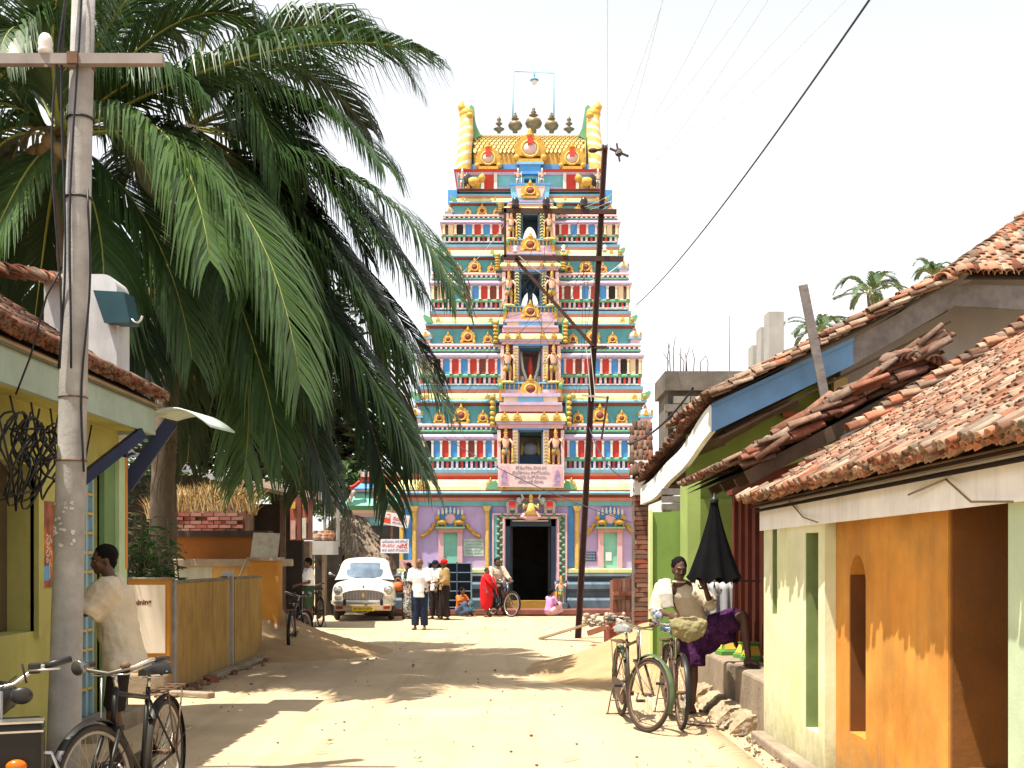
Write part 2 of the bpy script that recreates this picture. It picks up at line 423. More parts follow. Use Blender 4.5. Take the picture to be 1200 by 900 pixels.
def core(parent, hw, yf, yb, z0, z1, ow, oz0, oz1, mat, through, closed_at=None):
    mb = MB()
    mb.box(-hw, -ow, yf, yb, z0, z1); mb.box(ow, hw, yf, yb, z0, z1)
    if oz0 > z0 + 0.01: mb.box(-ow, ow, yf + 0.004, yb - 0.004, z0, oz0)
    mb.box(-ow, ow, yf + 0.004, (yf + 0.45 if through else yb - 0.004), oz1, z1)
    if not through: mb.box(-ow, ow, closed_at, closed_at + 0.3, oz0, oz1)
    return mb.build('tier_core', mat, parent)

# fractions of the tier height, bottom to top
def tier(idx, ytop, ybot, d, hwpx, d_next, bay_px, open_px, oy0, oy1, through, npan, hwn):
    yf = d - TCY; yb = -yf * 0.98
    z0 = tz(ybot, d); z1 = tz(ytop, d); H = z1 - z0; hw = th(hwpx, d)
    f = lambda t: z0 + H * t
    t_ = bpy.data.objects.new('tier', None); 
    ow = th(open_px, d) / 2; bz0 = tz(oy1, d); bz1 = tz(oy0, d)
    root = core(temple, min(hw - 0.14, th(hwn, d_next) - 0.02), max(yf + 0.14, d_next - TCY + 0.02), yb - 0.1, z0, z1, ow, bz0, bz1, INT if False else PNKL, through, yf + 1.2)
    root.name = 'tier'
    # mouldings; the upper ones step in towards the next tier
    hn = th(hwn, d_next); yn = d_next - TCY
    def bd(name, mat, f0, f1, prof, ins=0.0):
        t = max(0.0, (f1 - 0.45) / 0.55); w = hw + (hn - hw) * t; y = yf + (yn - yf) * t
        return band(root, name, mat, w - ins, y + ins, yb, f(f0), f(f1), prof=prof, gap=ow + 0.02, strip=(None if f(f0) < bz1 - 0.03 else (0.45 if through else yb - yf - 0.2)))
    bd('moulding', GRN, 0.10, 0.145, [(0.02, 0), (0.05, 0.3), (0.05, 0.7), (0.02, 1)])
    bd('moulding', WHT, 0.0, 0.02, [(0.02, 0), (0.02, 1)])
    bd('moulding', LAVL, 0.345, 0.42, [(0.02, 0), (0.10, 0.25), (0.11, 0.6), (0.05, 1)])
    bd('moulding', GRN, 0.44, 0.475, [(0.02, 0), (0.06, 0.5), (0.02, 1)], 0.02)
    bd('moulding', PNK, 0.505, 0.545, [(0.05, 0), (0.08, 0.5), (0.05, 1)], 0.0)
    bd('kudu_band', TEAL, 0.545, 0.77, None, 0.05)
    bd('moulding', MAR, 0.765, 0.80, [(-0.02, 0), (0.06, 1)])
    bd('moulding', SKYB, 0.80, 0.83, [(0.08, 0), (0.11, 0.5), (0.09, 1)])
    bd('cornice', PYE, 0.833, 0.92, [(0.10, 0), (0.10, 0.3), (0.06, 0.75), (0.0, 1)])
    bd('moulding', SAL, 0.92, 0.965, [(0.03, 0), (0.06, 1)])
    bd('ledge', SKYB, 0.965, 1.0, [(0.07, 0), (0.08, 1)])
    mid = hw + (hn - hw) * 0.5; ymid = yf + (yn - yf) * 0.5
    # dentils: one joined row of tiny blocks
    mb = MB(); bw = th(bay_px, d)
    nd = int((hw - bw) / 0.14)
    for s in (-1, 1):
        for i in range(nd):
            x = s * (bw + 0.07 + (hw - bw) * (i + 0.2) / nd)
            mb.mi = i % 3; mb.box(x - 0.035, x + 0.035, yf - 0.03, yf + 0.06, f(0.02), f(0.10)); mb.mi = 0
            mb.box(x - 0.03, x + 0.03, yf - 0.02, yf + 0.06, f(0.475), f(0.505))
    for s in (-1, 1):
        for i in range(16):
            y = yf + 0.1 + (yb - yf) * i / 16
            mb.box(s * hw - 0.03, s * hw + 0.03, y, y + 0.07, f(0.02), f(0.10))
    o = mb.build('dentil_row', [PNKL, RED, PNK], root); o['kind'] = 'stuff'
    # recess strip behind dentils
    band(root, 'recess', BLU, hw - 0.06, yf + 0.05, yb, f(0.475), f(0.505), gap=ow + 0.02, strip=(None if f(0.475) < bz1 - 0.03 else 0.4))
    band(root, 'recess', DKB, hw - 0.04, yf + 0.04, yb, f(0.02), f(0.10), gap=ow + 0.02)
    # wall panels and pilasters on each wing
    pz0, pz1 = f(0.145), f(0.345)
    wing = hw - bw - 0.02; pitch = wing / npan
    pm = {}
    def panel(mat, wdt, key):
        if (key, mat.name) not in pm:
            b = MB(); b.box(-wdt / 2, wdt / 2, -0.02, 0.35, 0, pz1 - pz0); pm[(key, mat.name)] = b.mesh('panel', mat)
        return pm[(key, mat.name)]
    b = MB(); pw = pitch * 0.24
    b.box(-pw / 2, pw / 2, -0.07, 0.34, 0, pz1 - pz0); b.box(-pw * 0.7, pw * 0.7, -0.085, 0.05, (pz1 - pz0) * 0.9, pz1 - pz0 - 0.002); b.box(-pw * 0.7, pw * 0.7, -0.085, 0.05, 0.002, (pz1 - pz0) * 0.08)
    pil = b.mesh('pilaster', WHT if idx % 2 else PNKL); pilc = b.mesh('pilaster', CRM)
    seq = [BLU, RED, BLU, RED, MAR, RED, BLU, RED, BLU, RED, BLU, RED]
    for s in (-1, 1):
        for i in range(npan):
            x = s * (bw + 0.02 + pitch * (i + 0.62)); corner = i >= npan - 2
            xm = x - s * pitch * 0.5
            mt = seq[(i + idx) % 12] if not corner else (BLK if i == npan - 2 else CRM)
            inst('panel', panel(mt, pitch * (0.80 if not corner else 0.6), corner), root, (xm, yf, pz0))
            inst('pilaster', pilc if corner else pil, root, (x if i < npan - 1 else s * (hw - pw * 0.4), yf, pz0))
        # side faces
        ns = 7
        for i in range(ns):
            y = yf + 0.25 + (yb - yf - 0.5) * i / (ns - 1)
            inst('pilaster', pil, root, (s * hw, y, pz0), (0, 0, s * pi / 2))
            if i < ns - 1: inst('panel', panel(seq[i % 4], pitch * 0.64, False), root, (s * hw, y + (yb - yf - 0.5) / (ns - 1) / 2, pz0), (0, 0, s * pi / 2))
    # kudus
    kz = f(0.545); kh = f(0.80) - kz; kk = kh / 0.72
    for s in (-1, 1):
        xs = [bw + (mid - 0.30 - bw) * t for t in (0.22, 0.52, 0.82)]
        for j, x in enumerate(xs):
            big = j == 1
            inst('kudu', KUD_L if big else KUD_S, root, (s * x, ymid + 0.0, kz), None, kk * (1.0 if big else 0.98))
            mbp = None
        inst('corner_pavilion', PAV, root, (s * (mid + 0.02), ymid + 0.10, f(0.53)), None, kk * 0.85)
        inst('corner_scroll', MAK, root, (s * (hn + 0.0), ymid - 0.02, f(0.83)), (0, 0, 0 if s > 0 else pi), kk * 0.9)
        inst('cornice_bud', KUD_F, root, (s * (hn - 0.2), ymid - 0.10, f(0.84)), None, kk * 0.8)
        inst('cornice_bud', KUD_F, root, (s * (bw + 0.35), ymid - 0.10, f(0.84)), None, kk * 0.8)
        for y in (0.25, 0.5, 0.75): inst('kudu', KUD_S, root, (s * (mid - 0.02), yf + (yb - yf) * y, kz), (0, 0, s * pi / 2), kk)
    return root, yf, hw, bw, f

def bay(root, d, cx_w, y_sill, y_oh, y_top, ow_px, yf, herring=True, deity=None, plain=False):
    """projecting centre bay: sill parapet, columns, guardian statues, small cornice"""
    zs = tz(y_sill, d); zo = tz(y_oh, d); zt = tz(y_top, d)
    bw = th(cx_w, d); ow = th(ow_px, d) / 2; y0 = yf - 0.22
    # jamb blocks
    for s in (-1, 1):
        b = MB(); b.box(s * (ow + 0.26) - 0.26, s * (ow + 0.26) + 0.26, y0 + 0.06, yf + 0.06, zs, zo) if False else b.box(min(s * (ow + 0.05), s * bw), max(s * (ow + 0.05), s * bw), y0 + 0.10, yf + 0.06, zs, zo)
        b.build('niche_wall', MAR, root)
        b = MB(); b.box(min(s * ow, s * (ow + 0.17)), max(s * ow, s * (ow + 0.17)), y0 - 0.02, yf + 0.05, zs, zo); b.build('jamb', PNK if idx_is_low else SLT, root)
        b = MB(); n = max(5, int((zo - zs) / 0.09))
        for i in range(n):      # herring-bone leaves on the jamb
            z = zs + (zo - zs) * (i + 0.5) / n; hh = (zo - zs) / n * 0.42
            b.prism([(s * (ow + 0.02), z - hh), (s * (ow + 0.085), z), (s * (ow + 0.15), z - hh), (s * (ow + 0.15), z), (s * (ow + 0.085), z + hh), (s * (ow + 0.02), z)], y0 - 0.05, y0 - 0.01)
        if herring: b.build('jamb_carving', PYE, root)
        b = MB(); b.box(s * bw - 0.05, s * bw + 0.05, y0 - 0.02, yf + 0.05, zs, zo); b.build('bay_pilaster', PNKL, root)
        mb = MB(); statue(mb, s * ((ow + 0.17 + bw) / 2), y0 - 0.02, zs + 0.02, (zo - zs) * 1.03, (0, 1, 2), s); o = mb.build('guardian_statue', [SKN, GLD, SLT], root)
        b = MB(); b.lathe([(0.2, 0), (0.22, 0.03), (0.18, 0.06)], 10, (s * ((ow + 0.17 + bw) / 2), y0 - 0.02, zs - 0.05)); b.build('statue_base', PYE, root)
    b = MB(); b.box(-ow - 0.17, ow + 0.17, y0 - 0.03, yf + 0.05, zo - 0.001, zo + 0.05); b.build('lintel', BLU, root)
    # inner frame
    b = MB()
    for s in (-1, 1): b.box(min(s * ow, s * (ow - 0.045)), max(s * ow, s * (ow - 0.045)), y0 + 0.02, yf + 0.3, zs, zo)
    b.box(-ow, ow, y0 + 0.02, yf + 0.3, zo - 0.05, zo - 0.001); b.build('opening_frame', SLT, root)
    # cornice above the opening
    h = zt - zo - 0.05; zc = zo + 0.05
    def bb(name, mat, hw, o, za, zb, pr):
        m = MB(); k = len(pr); pts = []
        for (q, t) in pr: pts += [(-hw - q, y0 - o - q, zc + h * (za + (zb - za) * t)), (hw + q, y0 - o - q, zc + h * (za + (zb - za) * t)), (hw + q, yf + 0.1, zc + h * (za + (zb - za) * t)), (-hw - q, yf + 0.1, zc + h * (za + (zb - za) * t))]
        o0 = m.av(pts)
        for j in range(k - 1):
            for i in range(4): m.af([(j * 4 + i, j * 4 + (i + 1) % 4, (j + 1) * 4 + (i + 1) % 4, (j + 1) * 4 + i)], o0)
        m.af([(3, 2, 1, 0), tuple((k - 1) * 4 + i for i in range(4))], o0)
        return m.build(name, mat, root)
    st = [(0, 1), (0, 0)][::-1]
    bb('moulding', PNK, bw + 0.02, 0.0, 0, 0.12, st)
    bb('moulding', LAVL, bw + 0.08, 0.05, 0.12, 0.2, st)
    bb('cornice', PYE, bw + 0.06, 0.02, 0.2, 0.42, [(0.06, 0), (0.05, 0.4), (0, 1)])
    bb('moulding', MAR, bw + 0.02, 0.0, 0.42, 0.48, st)
    bb('moulding', PNK, bw + 0.0, 0.0, 0.48, 0.66, st)
    bb('moulding', LAVL, bw - 0.02, 0.05, 0.66, 0.74, st)
    bb('moulding', CRM, bw - 0.14, -0.02, 0.74, 0.90, st)
    bb('moulding', LAVL, bw - 0.06, 0.03, 0.90, 1.0, st)
    b = MB(); b.box(-bw * 0.4, bw * 0.4, y0 - 0.0, y0 + 0.1, zc + h * 0.755, zc + h * 0.885); b.build('inset_panel', SKYB, root)
    for x in (-0.82, -0.42, 0.42, 0.82): inst('cornice_bud', KUD_F, root, (x * bw, y0 - 0.10, zc + h * 0.2), None, h * 0.42 / 0.24 * 0.62)
    for s in (-1, 1):
        b = MB(); b.prism([(s * (bw + 0.10), zc + h * 0.1), (s * (bw + 0.28), zc + h * 0.1), (s * (bw + 0.24), zc + h * 0.7), (s * (bw + 0.34), zc + h * 0.95), (s * (bw + 0.10), zc + h * 1.0)], yf - 0.12, yf + 0.05); b.build('scroll_bracket', GRN, root)
        b = MB()
        for i in range(6): b.ell((s * (bw + 0.2), yf - 0.14, zc + h * (0.14 + 0.15 * i)), (0.085, 0.05, h * 0.07), 7, 5)
        b.build('gold_beading', GLD, root)
    return y0

def parapet(root, d, wpx, ya, yb_, yf, big=True):
    """sill parapet with a large horseshoe, quilted pink front and scroll ends"""
    z1 = tz(ya, d); z0 = tz(yb_, d); hw = th(wpx, d); y0 = yf - 0.30; H = z1 - z0
    b = MB(); b.box(-hw, hw, y0, yf + 0.05, z0, z0 + H * 0.14); b.build('moulding', LAVL, root)
    b = MB(); b.box(-hw * 0.96, hw * 0.96, y0 + 0.03, yf + 0.05, z0 + H * 0.14, z0 + H * 0.62); b.build('parapet_wall', PNKL, root)
    b = MB(); n = 8
    for i in range(n):
        for j in range(2):
            x = -hw * 0.9 + hw * 1.8 * (i + 0.5) / n; z = z0 + H * (0.26 + 0.24 * j); r = hw * 0.09
            b.prism([(x - r, z), (x, z - r * 0.7), (x + r, z), (x, z + r * 0.7)], y0 + 0.012, y0 + 0.04)
    b.build('quilted_relief', PNK, root)
    b = MB(); b.box(-hw * 0.95, hw * 0.95, y0 + 0.08, yf + 0.05, z0 + H * 0.62, z0 + H * 0.92); b.build('moulding', BLU, root)
    b = MB()
    for i in range(12):
        x = -hw * 0.86 + hw * 1.72 * i / 11; b.lathe([(0.03, 0), (0.018, H * 0.1), (0.032, H * 0.2), (0.02, H * 0.3)], 6, (x, y0 + 0.05, z0 + H * 0.62))
    b.build('balusters', GLDL, root)
    b = MB(); b.box(-hw, hw, y0, yf + 0.05, z0 + H * 0.92, z1); b.build('ledge', SKYB, root)
    for s in (-1, 1):
        b = MB(); b.prism([(s * hw * 0.9, z0), (s * hw * 1.06, z0), (s * hw * 1.03, z0 + H * 0.7), (s * hw * 1.12, z1 + H * 0.1), (s * hw * 0.92, z1 + H * 0.16)], y0 - 0.05, y0 + 0.12); b.build('scroll_bracket', GLD, root)
        b = MB(); b.ell((s * hw * 0.99, y0 - 0.06, z0 + H * 0.8), (0.08, 0.05, H * 0.16), 7, 5); b.build('scroll_leaf', GRN, root)
    inst('kudu', KUD_L, root, (0, y0 - 0.01, z0 + H * 0.12), None, (H * 1.25 / 0.72 * 1.15, 1, H * 1.25 / 0.72))

# ---- base storey
def base():
    d = 33.0; yf = d - TCY; yb = 2.7; hw = th(150, d)
    ow = th(59, d) / 2; zt = tz(575, d); zd = tz(608, d)
    r = core(temple, hw, yf, yb, 0.0, tz(587, d) , ow, 0.0, zd, LAV, False, 2.2); r.name = 'base_storey'
    L = lambda px: th(px - 622, d)
    # dark inner passage lining
    b = MB()
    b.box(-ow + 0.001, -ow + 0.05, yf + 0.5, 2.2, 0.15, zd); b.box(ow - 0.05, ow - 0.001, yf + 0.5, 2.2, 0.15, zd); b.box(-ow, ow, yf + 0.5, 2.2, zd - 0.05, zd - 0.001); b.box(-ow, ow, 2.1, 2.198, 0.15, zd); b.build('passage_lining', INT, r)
    # plinth mouldings (slate), red step
    def bandp(name, mat, za, zb, prof, gap):
        for s in (-1, 1):
            m = MB(); xs = (min(s * gap, s * hw), max(s * gap, s * hw)); k = len(prof); pts = []
            for o, t in prof:
                z = za + (zb - za) * t; e = o if s > 0 else 0; e2 = o if s < 0 else 0
                pts += [(xs[0] - e2, yf - o, z), (xs[1] + e, yf - o, z), (xs[1] + e, yb, z), (xs[0] - e2, yb, z)]
            o0 = m.av(pts)
            for j in range(k - 1):
                for i in range(4): m.af([(j * 4 + i, j * 4 + (i + 1) % 4, (j + 1) * 4 + (i + 1) % 4, (j + 1) * 4 + i)], o0)
            m.af([(3, 2, 1, 0), tuple((k - 1) * 4 + i for i in range(4))], o0); m.build(name, mat, r)
    g = L(664)
    za = tz(712, d); 
    bandp('plinth_moulding', SLT, 0.14, 0.46, [(0.34, 0), (0.34, 0.75), (0.26, 1)], g)
    bandp('plinth_moulding', SLT, 0.46, 0.62, [(0.20, 0), (0.20, 1)], g)
    bandp('plinth_moulding', SLT, 0.62, 0.95, [(0.22, 0), (0.32, 0.3), (0.32, 0.7), (0.2, 1)], g)
    bandp('plinth_moulding', DKB, 0.95, 1.06, [(0.16, 0), (0.16, 1)], g)
    bandp('plinth_moulding', SLT, 1.06, tz(673, d), [(0.26, 0), (0.28, 0.6), (0.14, 1)], g)
    bandp('ledge', PYE, tz(673, d), tz(666, d), [(0.10, 0), (0.16, 0.3), (0.16, 0.85), (0.06, 1)], g)
    b = MB(); b.box(-hw - 1.0, hw + 0.5, yf - 1.2, yf + 0.3, 0.0, 0.145); b.build('step', M('red_oxide_step', (0.19, 0.07, 0.05), 0.8, 0.2, 3, dirt=0.3), r, 0.015)
    b = MB(); b.box(-ow - 0.0, ow, yf - 0.12, yf + 0.4, 0.148, 0.36); b.build('threshold', M('ochre_threshold', (0.36, 0.21, 0.03), 0.7, 0.2, 3, dirt=0.3), r)
    # beams and cornice over the wall
    band(r, 'moulding', TUR, hw, yf, yb, tz(593, d), tz(587, d), prof=[(0.05, 0), (0.07, 1)])
    band(r, 'moulding', SAL, hw, yf, yb, tz(587, d), tz(583.5, d), prof=[(0.10, 0), (0.14, 1)])
    band(r, 'moulding', MAR, hw, yf, yb, tz(583.5, d), tz(580, d), prof=[(0.15, 0), (0.28, 1)])
    band(r, 'moulding', SKYB, hw, yf, yb, tz(580, d), tz(576.5, d), prof=[(0.30, 0), (0.34, 0.5), (0.32, 1)])
    band(r, 'moulding', MAR, hw, yf, yb, tz(576.5, d), tz(575, d), prof=[(0.30, 0), (0.30, 1)])
    band(r, 'cornice', PYE, hw, yf, yb, tz(575, d), tz(562, d), prof=[(0.29, 0), (0.27, 0.3), (0.16, 0.7), (0.0, 1)])
    band(r, 'moulding', RED, hw - 0.05, yf + 0.05, yb, tz(562, d), tz(558, d), prof=[(0.03, 0), (0.06, 1)])
    band(r, 'moulding', SAL, hw - 0.05, yf + 0.05, yb, tz(558, d), tz(554, d), prof=[(0.05, 0), (0.09, 1)])
    band(r, 'ledge', SKYB, hw - 0.05, yf + 0.05, yb, tz(554, d), tz(550.5, d), prof=[(0.10, 0), (0.11, 1)])
    for px in (496, 575, 588, 656, 669, 748): inst('cornice_bud', KUD_F, r, (L(px), yf - 0.27, tz(574.5, d)), None, (1.35, 1.2, 1.5))
    for px in (582, 662):
        s = -1 if px < 622 else 1
        b = MB(); b.prism([(L(px) - 0.05 * s, tz(574, d)), (L(px) + 0.32 * s, tz(574, d)), (L(px) + 0.22 * s, tz(567, d)), (L(px), tz(563, d))], yf - 0.31, yf - 0.15); b.build('scroll_bracket', GRN, r)
    # relief course under the sign board
    b = MB()
    for i in range(16): b.ell((L(590) + (L(656) - L(590)) * (i + 0.5) / 16, yf - 0.20, tz(568.5, d)), (0.05, 0.05, 0.06), 6, 5)
    b.box(L(589), L(657), yf - 0.19, yf - 0.05, tz(571.5, d), tz(566, d)); b.build('rosette_course', MAR, r)
    # pilasters (gold) and blue strips
    zb = tz(666, d); zt = tz(593, d)
    def gold(px, w):
        b = MB(); c = L(px); b.box(c - w / 2, c + w / 2, yf - 0.10, yf + 0.02, zb, zt - 0.16); 
        b.box(c - w * 0.28, c + w * 0.28, yf - 0.125, yf - 0.09, zb, zt - 0.2)
        b.prism([(c - w / 2, zt - 0.16), (c + w / 2, zt - 0.16), (c + w * 0.95, zt - 0.004), (c - w * 0.95, zt - 0.004)], yf - 0.16, yf + 0.02); b.build('gold_pilaster', GLDL, r)
    for px in (471, 486, 571, 676, 757): gold(px, 0.13)
    for a, c in ((474, 482.5), (573, 577.5), (666, 672.5), (760, 770)):
        b = MB(); b.box(L(a), L(c), yf - 0.03, yf + 0.02, zb, zt); b.build('blue_strip', BLU, r)
    # two wall niches
    for cx in (528, 715):
        c = L(cx); b = MB(); s = th(1, d)
        for q in (-1, 1): b.box(c + q * 11 * s - 3 * s, c + q * 11 * s + 3 * s, yf - 0.09, yf + 0.02, zb + 0.02 if cx < 600 else zb - 0.12, tz(624, d))
        b.build('niche_jamb', PNK, r)
        b = MB(); b.box(c - 8 * s, c + 8 * s, yf - 0.03, yf + 0.02, zb, tz(624, d)); b.build('niche_panel', MINT, r)
        b = MB(); b.box(c - 15 * s, c + 15 * s, yf - 0.16, yf + 0.02, tz(624, d), tz(619.5, d)); b.build('niche_lintel', SAL, r)
        b = MB(); b.box(c - 17 * s, c + 17 * s, yf - 0.19, yf + 0.02, tz(619.5, d), tz(617.5, d)); b.build('niche_cap', GRN, r)
        b = MB(); arch = [(c + 15 * s * cos(a), tz(608, d) + 13 * s * sin(a)) for a in [pi * i / 12 for i in range(13)]]
        b.prism(arch + [(c - 15 * s, tz(617, d)), (c + 15 * s, tz(617, d))], yf - 0.06, yf + 0.02); b.build('scallop_arch', BLU, r)
        b = MB()
        for i in range(7):
            x = c + (i - 3) * 4.6 * s; b.prism([(x - 1.6 * s, tz(600 + abs(i - 3) * 0.7, d)), (x + 1.6 * s, tz(600 + abs(i - 3) * 0.7, d)), (x + 0.7 * s, tz(594 + abs(i - 3) * 1.0, d)), (x - 0.7 * s, tz(594 + abs(i - 3) * 1.0, d))], yf - 0.11, yf - 0.05)
            b.ell((x, yf - 0.1, tz(601 + abs(i - 3) * 0.7, d)), (1.5 * s, 0.05, 1.2 * s), 6, 4)
        b.build('scallops', WHT, r)
        b = MB(); b.lathe([(0.001, 0.03), (0.08, 0.05), (0.15, 0.04), (0.17, 0)], 12, (c, yf - 0.06, tz(608, d)), Matrix.Rotation(pi / 2, 3, 'X')); b.build('lotus_boss', PNK, r)
        for q in (-1, 1):   # gold lions and scrolls
            b = MB(); b.ell((c + q * 10 * s, yf - 0.12, tz(612, d)), (6.5 * s, 0.08, 3.2 * s), 8, 6); b.ell((c + q * 15 * s, yf - 0.13, tz(606.5, d)), (3 * s, 0.07, 3.4 * s), 8, 6)
            b.tube([(c + q * 15 * s, yf - 0.1, tz(610, d)), (c + q * 15 * s, yf - 0.11, tz(617, d))], 1.3 * s, 6); b.tube([(c + q * 6 * s, yf - 0.1, tz(612, d)), (c + q * 6 * s, yf - 0.11, tz(617, d))], 1.3 * s, 6)
            b.build('gold_lion', GLD, r)
            b = MB(); pth = [(c + q * (17 + 2.2 * i + 1.5 * sin(i * 2.2)) * s, yf - 0.06, tz(614 + i * 2.1 + 1.2 * cos(i * 2.2), d)) for i in range(9)]
            b.tube(pth, [0.05] * 8 + [0.02], 6)
            for i in (1, 3, 5, 7): b.ell(pth[i], (0.075, 0.04, 0.06), 6, 4)
            b.build('gold_scroll', GLD, r)
    # door frame
    fx0, fx1 = L(578), L(663); b = MB()
    zf = tz(680, d); ztop = tz(603, d)
    for xa, xb in ((fx0, -ow - 0.05), (ow + 0.05, fx1)): b.box(xa, xb, yf - 0.16, yf + 0.02, zf, ztop)
    b.box(-ow - 0.05, ow + 0.05, yf - 0.16, yf + 0.02, zd + 0.04, ztop); b.build('door_surround', TUR, r)
    b = MB()
    for xa, xb in ((fx0 - 0.03, fx0 + 0.02), (-ow - 0.09, -ow - 0.03), (ow + 0.03, ow + 0.09), (fx1 - 0.02, fx1 + 0.03)): b.box(xa, xb, yf - 0.19, yf + 0.02, zf, ztop if abs(xa) > ow + 0.2 else zd + 0.05)
    b.box(fx0 - 0.028, fx1 + 0.028, yf - 0.188, yf + 0.02, ztop - 0.02, ztop + 0.03); b.box(-ow - 0.088, ow + 0.088, yf - 0.188, yf + 0.02, zd + 0.0, zd + 0.06); b.build('frame_border', PNK, r)
    b = MB(); rr = random.Random(3)
    def vine(p0, p1, n):
        p0 = V(p0); p1 = V(p1); t = (p1 - p0).normalized(); q = V((t.z, 0, -t.x)); ln = (p1 - p0).length
        pts = [p0 + t * (ln * i / (n * 4)) + q * (0.075 * sin(i * pi / 2)) for i in range(n * 4 + 1)]
        b.mi = 0; b.tube(pts, 0.018, 5)
        for i in range(n * 2):
            b.mi = 1; c = p0 + t * (ln * (i + 0.5) / (n * 2)) - q * (0.05 * (1 if i % 2 == 0 else -1)); b.ell(c + V((0, -0.01, 0)), (0.06, 0.03, 0.05), 6, 4)
    xm = (fx1 + ow + 0.05) / 2; ym = yf - 0.17
    vine((-xm, ym, zf), (-xm, ym, ztop), 9); vine((xm, ym, zf), (xm, ym, ztop), 9); vine((-xm, ym, (zd + ztop) / 2 + 0.02), (xm, ym, (zd + ztop) / 2 + 0.02), 6)
    b.build('vine_relief', [MAR, GRN], r)
    for s in (-1, 1):
        b = MB(); b.box(min(s * ow, s * (ow - 0.14)), max(s * ow, s * (ow - 0.14)), yf + 0.05, yf + 0.45, 0.15, zd - 0.003); b.build('door_jamb', DKB, r)
        b = MB(); b.box(min(s * (ow - 0.145), s * (ow - 0.21)), max(s * (ow - 0.145), s * (ow - 0.21)), yf + 0.5, yf + 1.25, 0.37, zd - 0.2); b.build('door_leaf', M('old_door', (0.05, 0.06, 0.08), 0.6, 0.2), r)
        b = MB(); b.box(min(s * (ow + 0.02), s * (fx1 - 0.0)), max(s * (ow + 0.02), s * fx1), yf - 0.3, yf + 0.02, 0.147, zf); b.build('frame_pedestal', SLT, r)
        b = MB(); b.box(min(s * (ow - 0.15), s * ow), max(s * (ow - 0.15), s * ow), yf - 0.04, yf + 0.045, 0.365, 0.62); b.build('jamb_foot', GLD, r)
    b = MB(); b.box(-ow, ow, yf + 0.05, yf + 0.45, zd - 0.22, zd - 0.003); b.build('door_head', DKB, r)
    b = MB(); b.tube([(-0.55, yf - 0.1, zd - 0.06), (0.52, yf - 0.1, zd - 0.06)], 0.022, 8); b.build('tube_lamp', WHT, r)
    # goddess with elephants above the door
    z = tz(611, d); c0 = L(622); b = MB()
    b.mi = 0
    for i in range(9):
        a = pi * (i + 0.5) / 9; b.ell((c0 + 0.2 * cos(a), yf - 0.28, z + 0.1 + 0.12 * sin(a)), (0.07, 0.06, 0.12), 6, 5, Matrix.Rotation(-(a - pi / 2), 3, 'Y'))
    b.ell((c0, yf - 0.27, z + 0.1), (0.26, 0.1, 0.09), 8, 5)
    b.build('lotus_seat', PNK, r)
    b = MB(); b.tube([(c0, yf - 0.3, z + 0.18), (c0, yf - 0.3, z + 0.34), (c0, yf - 0.3, z + 0.52)], [(0.22, 0.1), (0.13, 0.09), (0.09, 0.06)], 8); b.ell((c0, yf - 0.31, z + 0.6), (0.06, 0.06, 0.075), 8, 6)
    b.lathe([(0.07, 0), (0.06, 0.07), (0.01, 0.2)], 8, (c0, yf - 0.3, z + 0.65))
    for s in (-1, 1): b.tube([(c0 + s * 0.1, yf - 0.3, z + 0.48), (c0 + s * 0.24, yf - 0.32, z + 0.36), (c0 + s * 0.2, yf - 0.36, z + 0.5)], [0.04, 0.035, 0.03], 6)
    b.build('seated_goddess', GLDL, r)
    for s in (-1, 1):
        b = MB(); x = c0 + s * 0.55; zz = tz(603, d) + 0.03
        b.ell((x, yf - 0.2, zz + 0.24), (0.2, 0.12, 0.16), 8, 6)
        for q in (-0.12, 0.12): b.tube([(x + q, yf - 0.2, zz), (x + q, yf - 0.2, zz + 0.2)], 0.05, 6)
        b.ell((x - s * 0.2, yf - 0.22, zz + 0.36), (0.1, 0.1, 0.12), 8, 6); b.tube([(x - s * 0.24, yf - 0.26, zz + 0.36), (x - s * 0.32, yf - 0.28, zz + 0.44), (x - s * 0.26, yf - 0.28, zz + 0.6)], [0.05, 0.04, 0.03], 6)
        b.build('elephant_relief', GRY, r)
        b = MB(); b.cbox((x, yf - 0.31, zz + 0.26), (0.2, 0.05, 0.2)); b.build('saddle_cloth', RED, r)
    # painted guardian beside the door
    for s in (1,):
        mb = MB(); statue(mb, L(656.5), yf - 0.52, 0.3, 0.80, (0, 1, 2), 1); mb.build('door_guardian', [SKN, GLD, GRN], r)
        b = MB(); b.box(L(656.5) - 0.18, L(656.5) + 0.18, yf - 0.7, yf - 0.3, 0.147, 0.3); b.build('statue_base', SLT, r)
base()

idx_is_low = True
#           ytop  ybot   d     hw   dn    bay open oy0  oy1  through npan
R1 = tier(1, 451.5, 550.5, 33.25, 139, 33.5, 37, 29, 506, 546, False, 10, 129)
bay(R1[0], 33.25, 37, 546, 505, 462, 29, R1[1])
R2 = tier(2, 362.5, 451.5, 33.5, 129, 33.8, 33, 28, 409, 449, False, 9, 115)
bay(R2[0], 33.5, 33, 449, 407, 376, 28, R2[1]); parapet(R2[0], 33.5, 35, 449.5, 472, R2[1])
idx_is_low = False
R3 = tier(3, 284.0, 362.5, 33.8, 115, 34.1, 31, 25, 322, 360, True, 8, 102)
bay(R3[0], 33.8, 31, 360, 321, 298, 25, R3[1]); parapet(R3[0], 33.8, 30, 361, 380, R3[1])
R4 = tier(4, 224.5, 284.0, 34.1, 102, 34.4, 28, 21, 252, 283, True, 7, 86)
bay(R4[0], 34.1, 27, 283, 252, 238, 21, R4[1]); parapet(R4[0], 34.1, 27, 283, 303, R4[1])
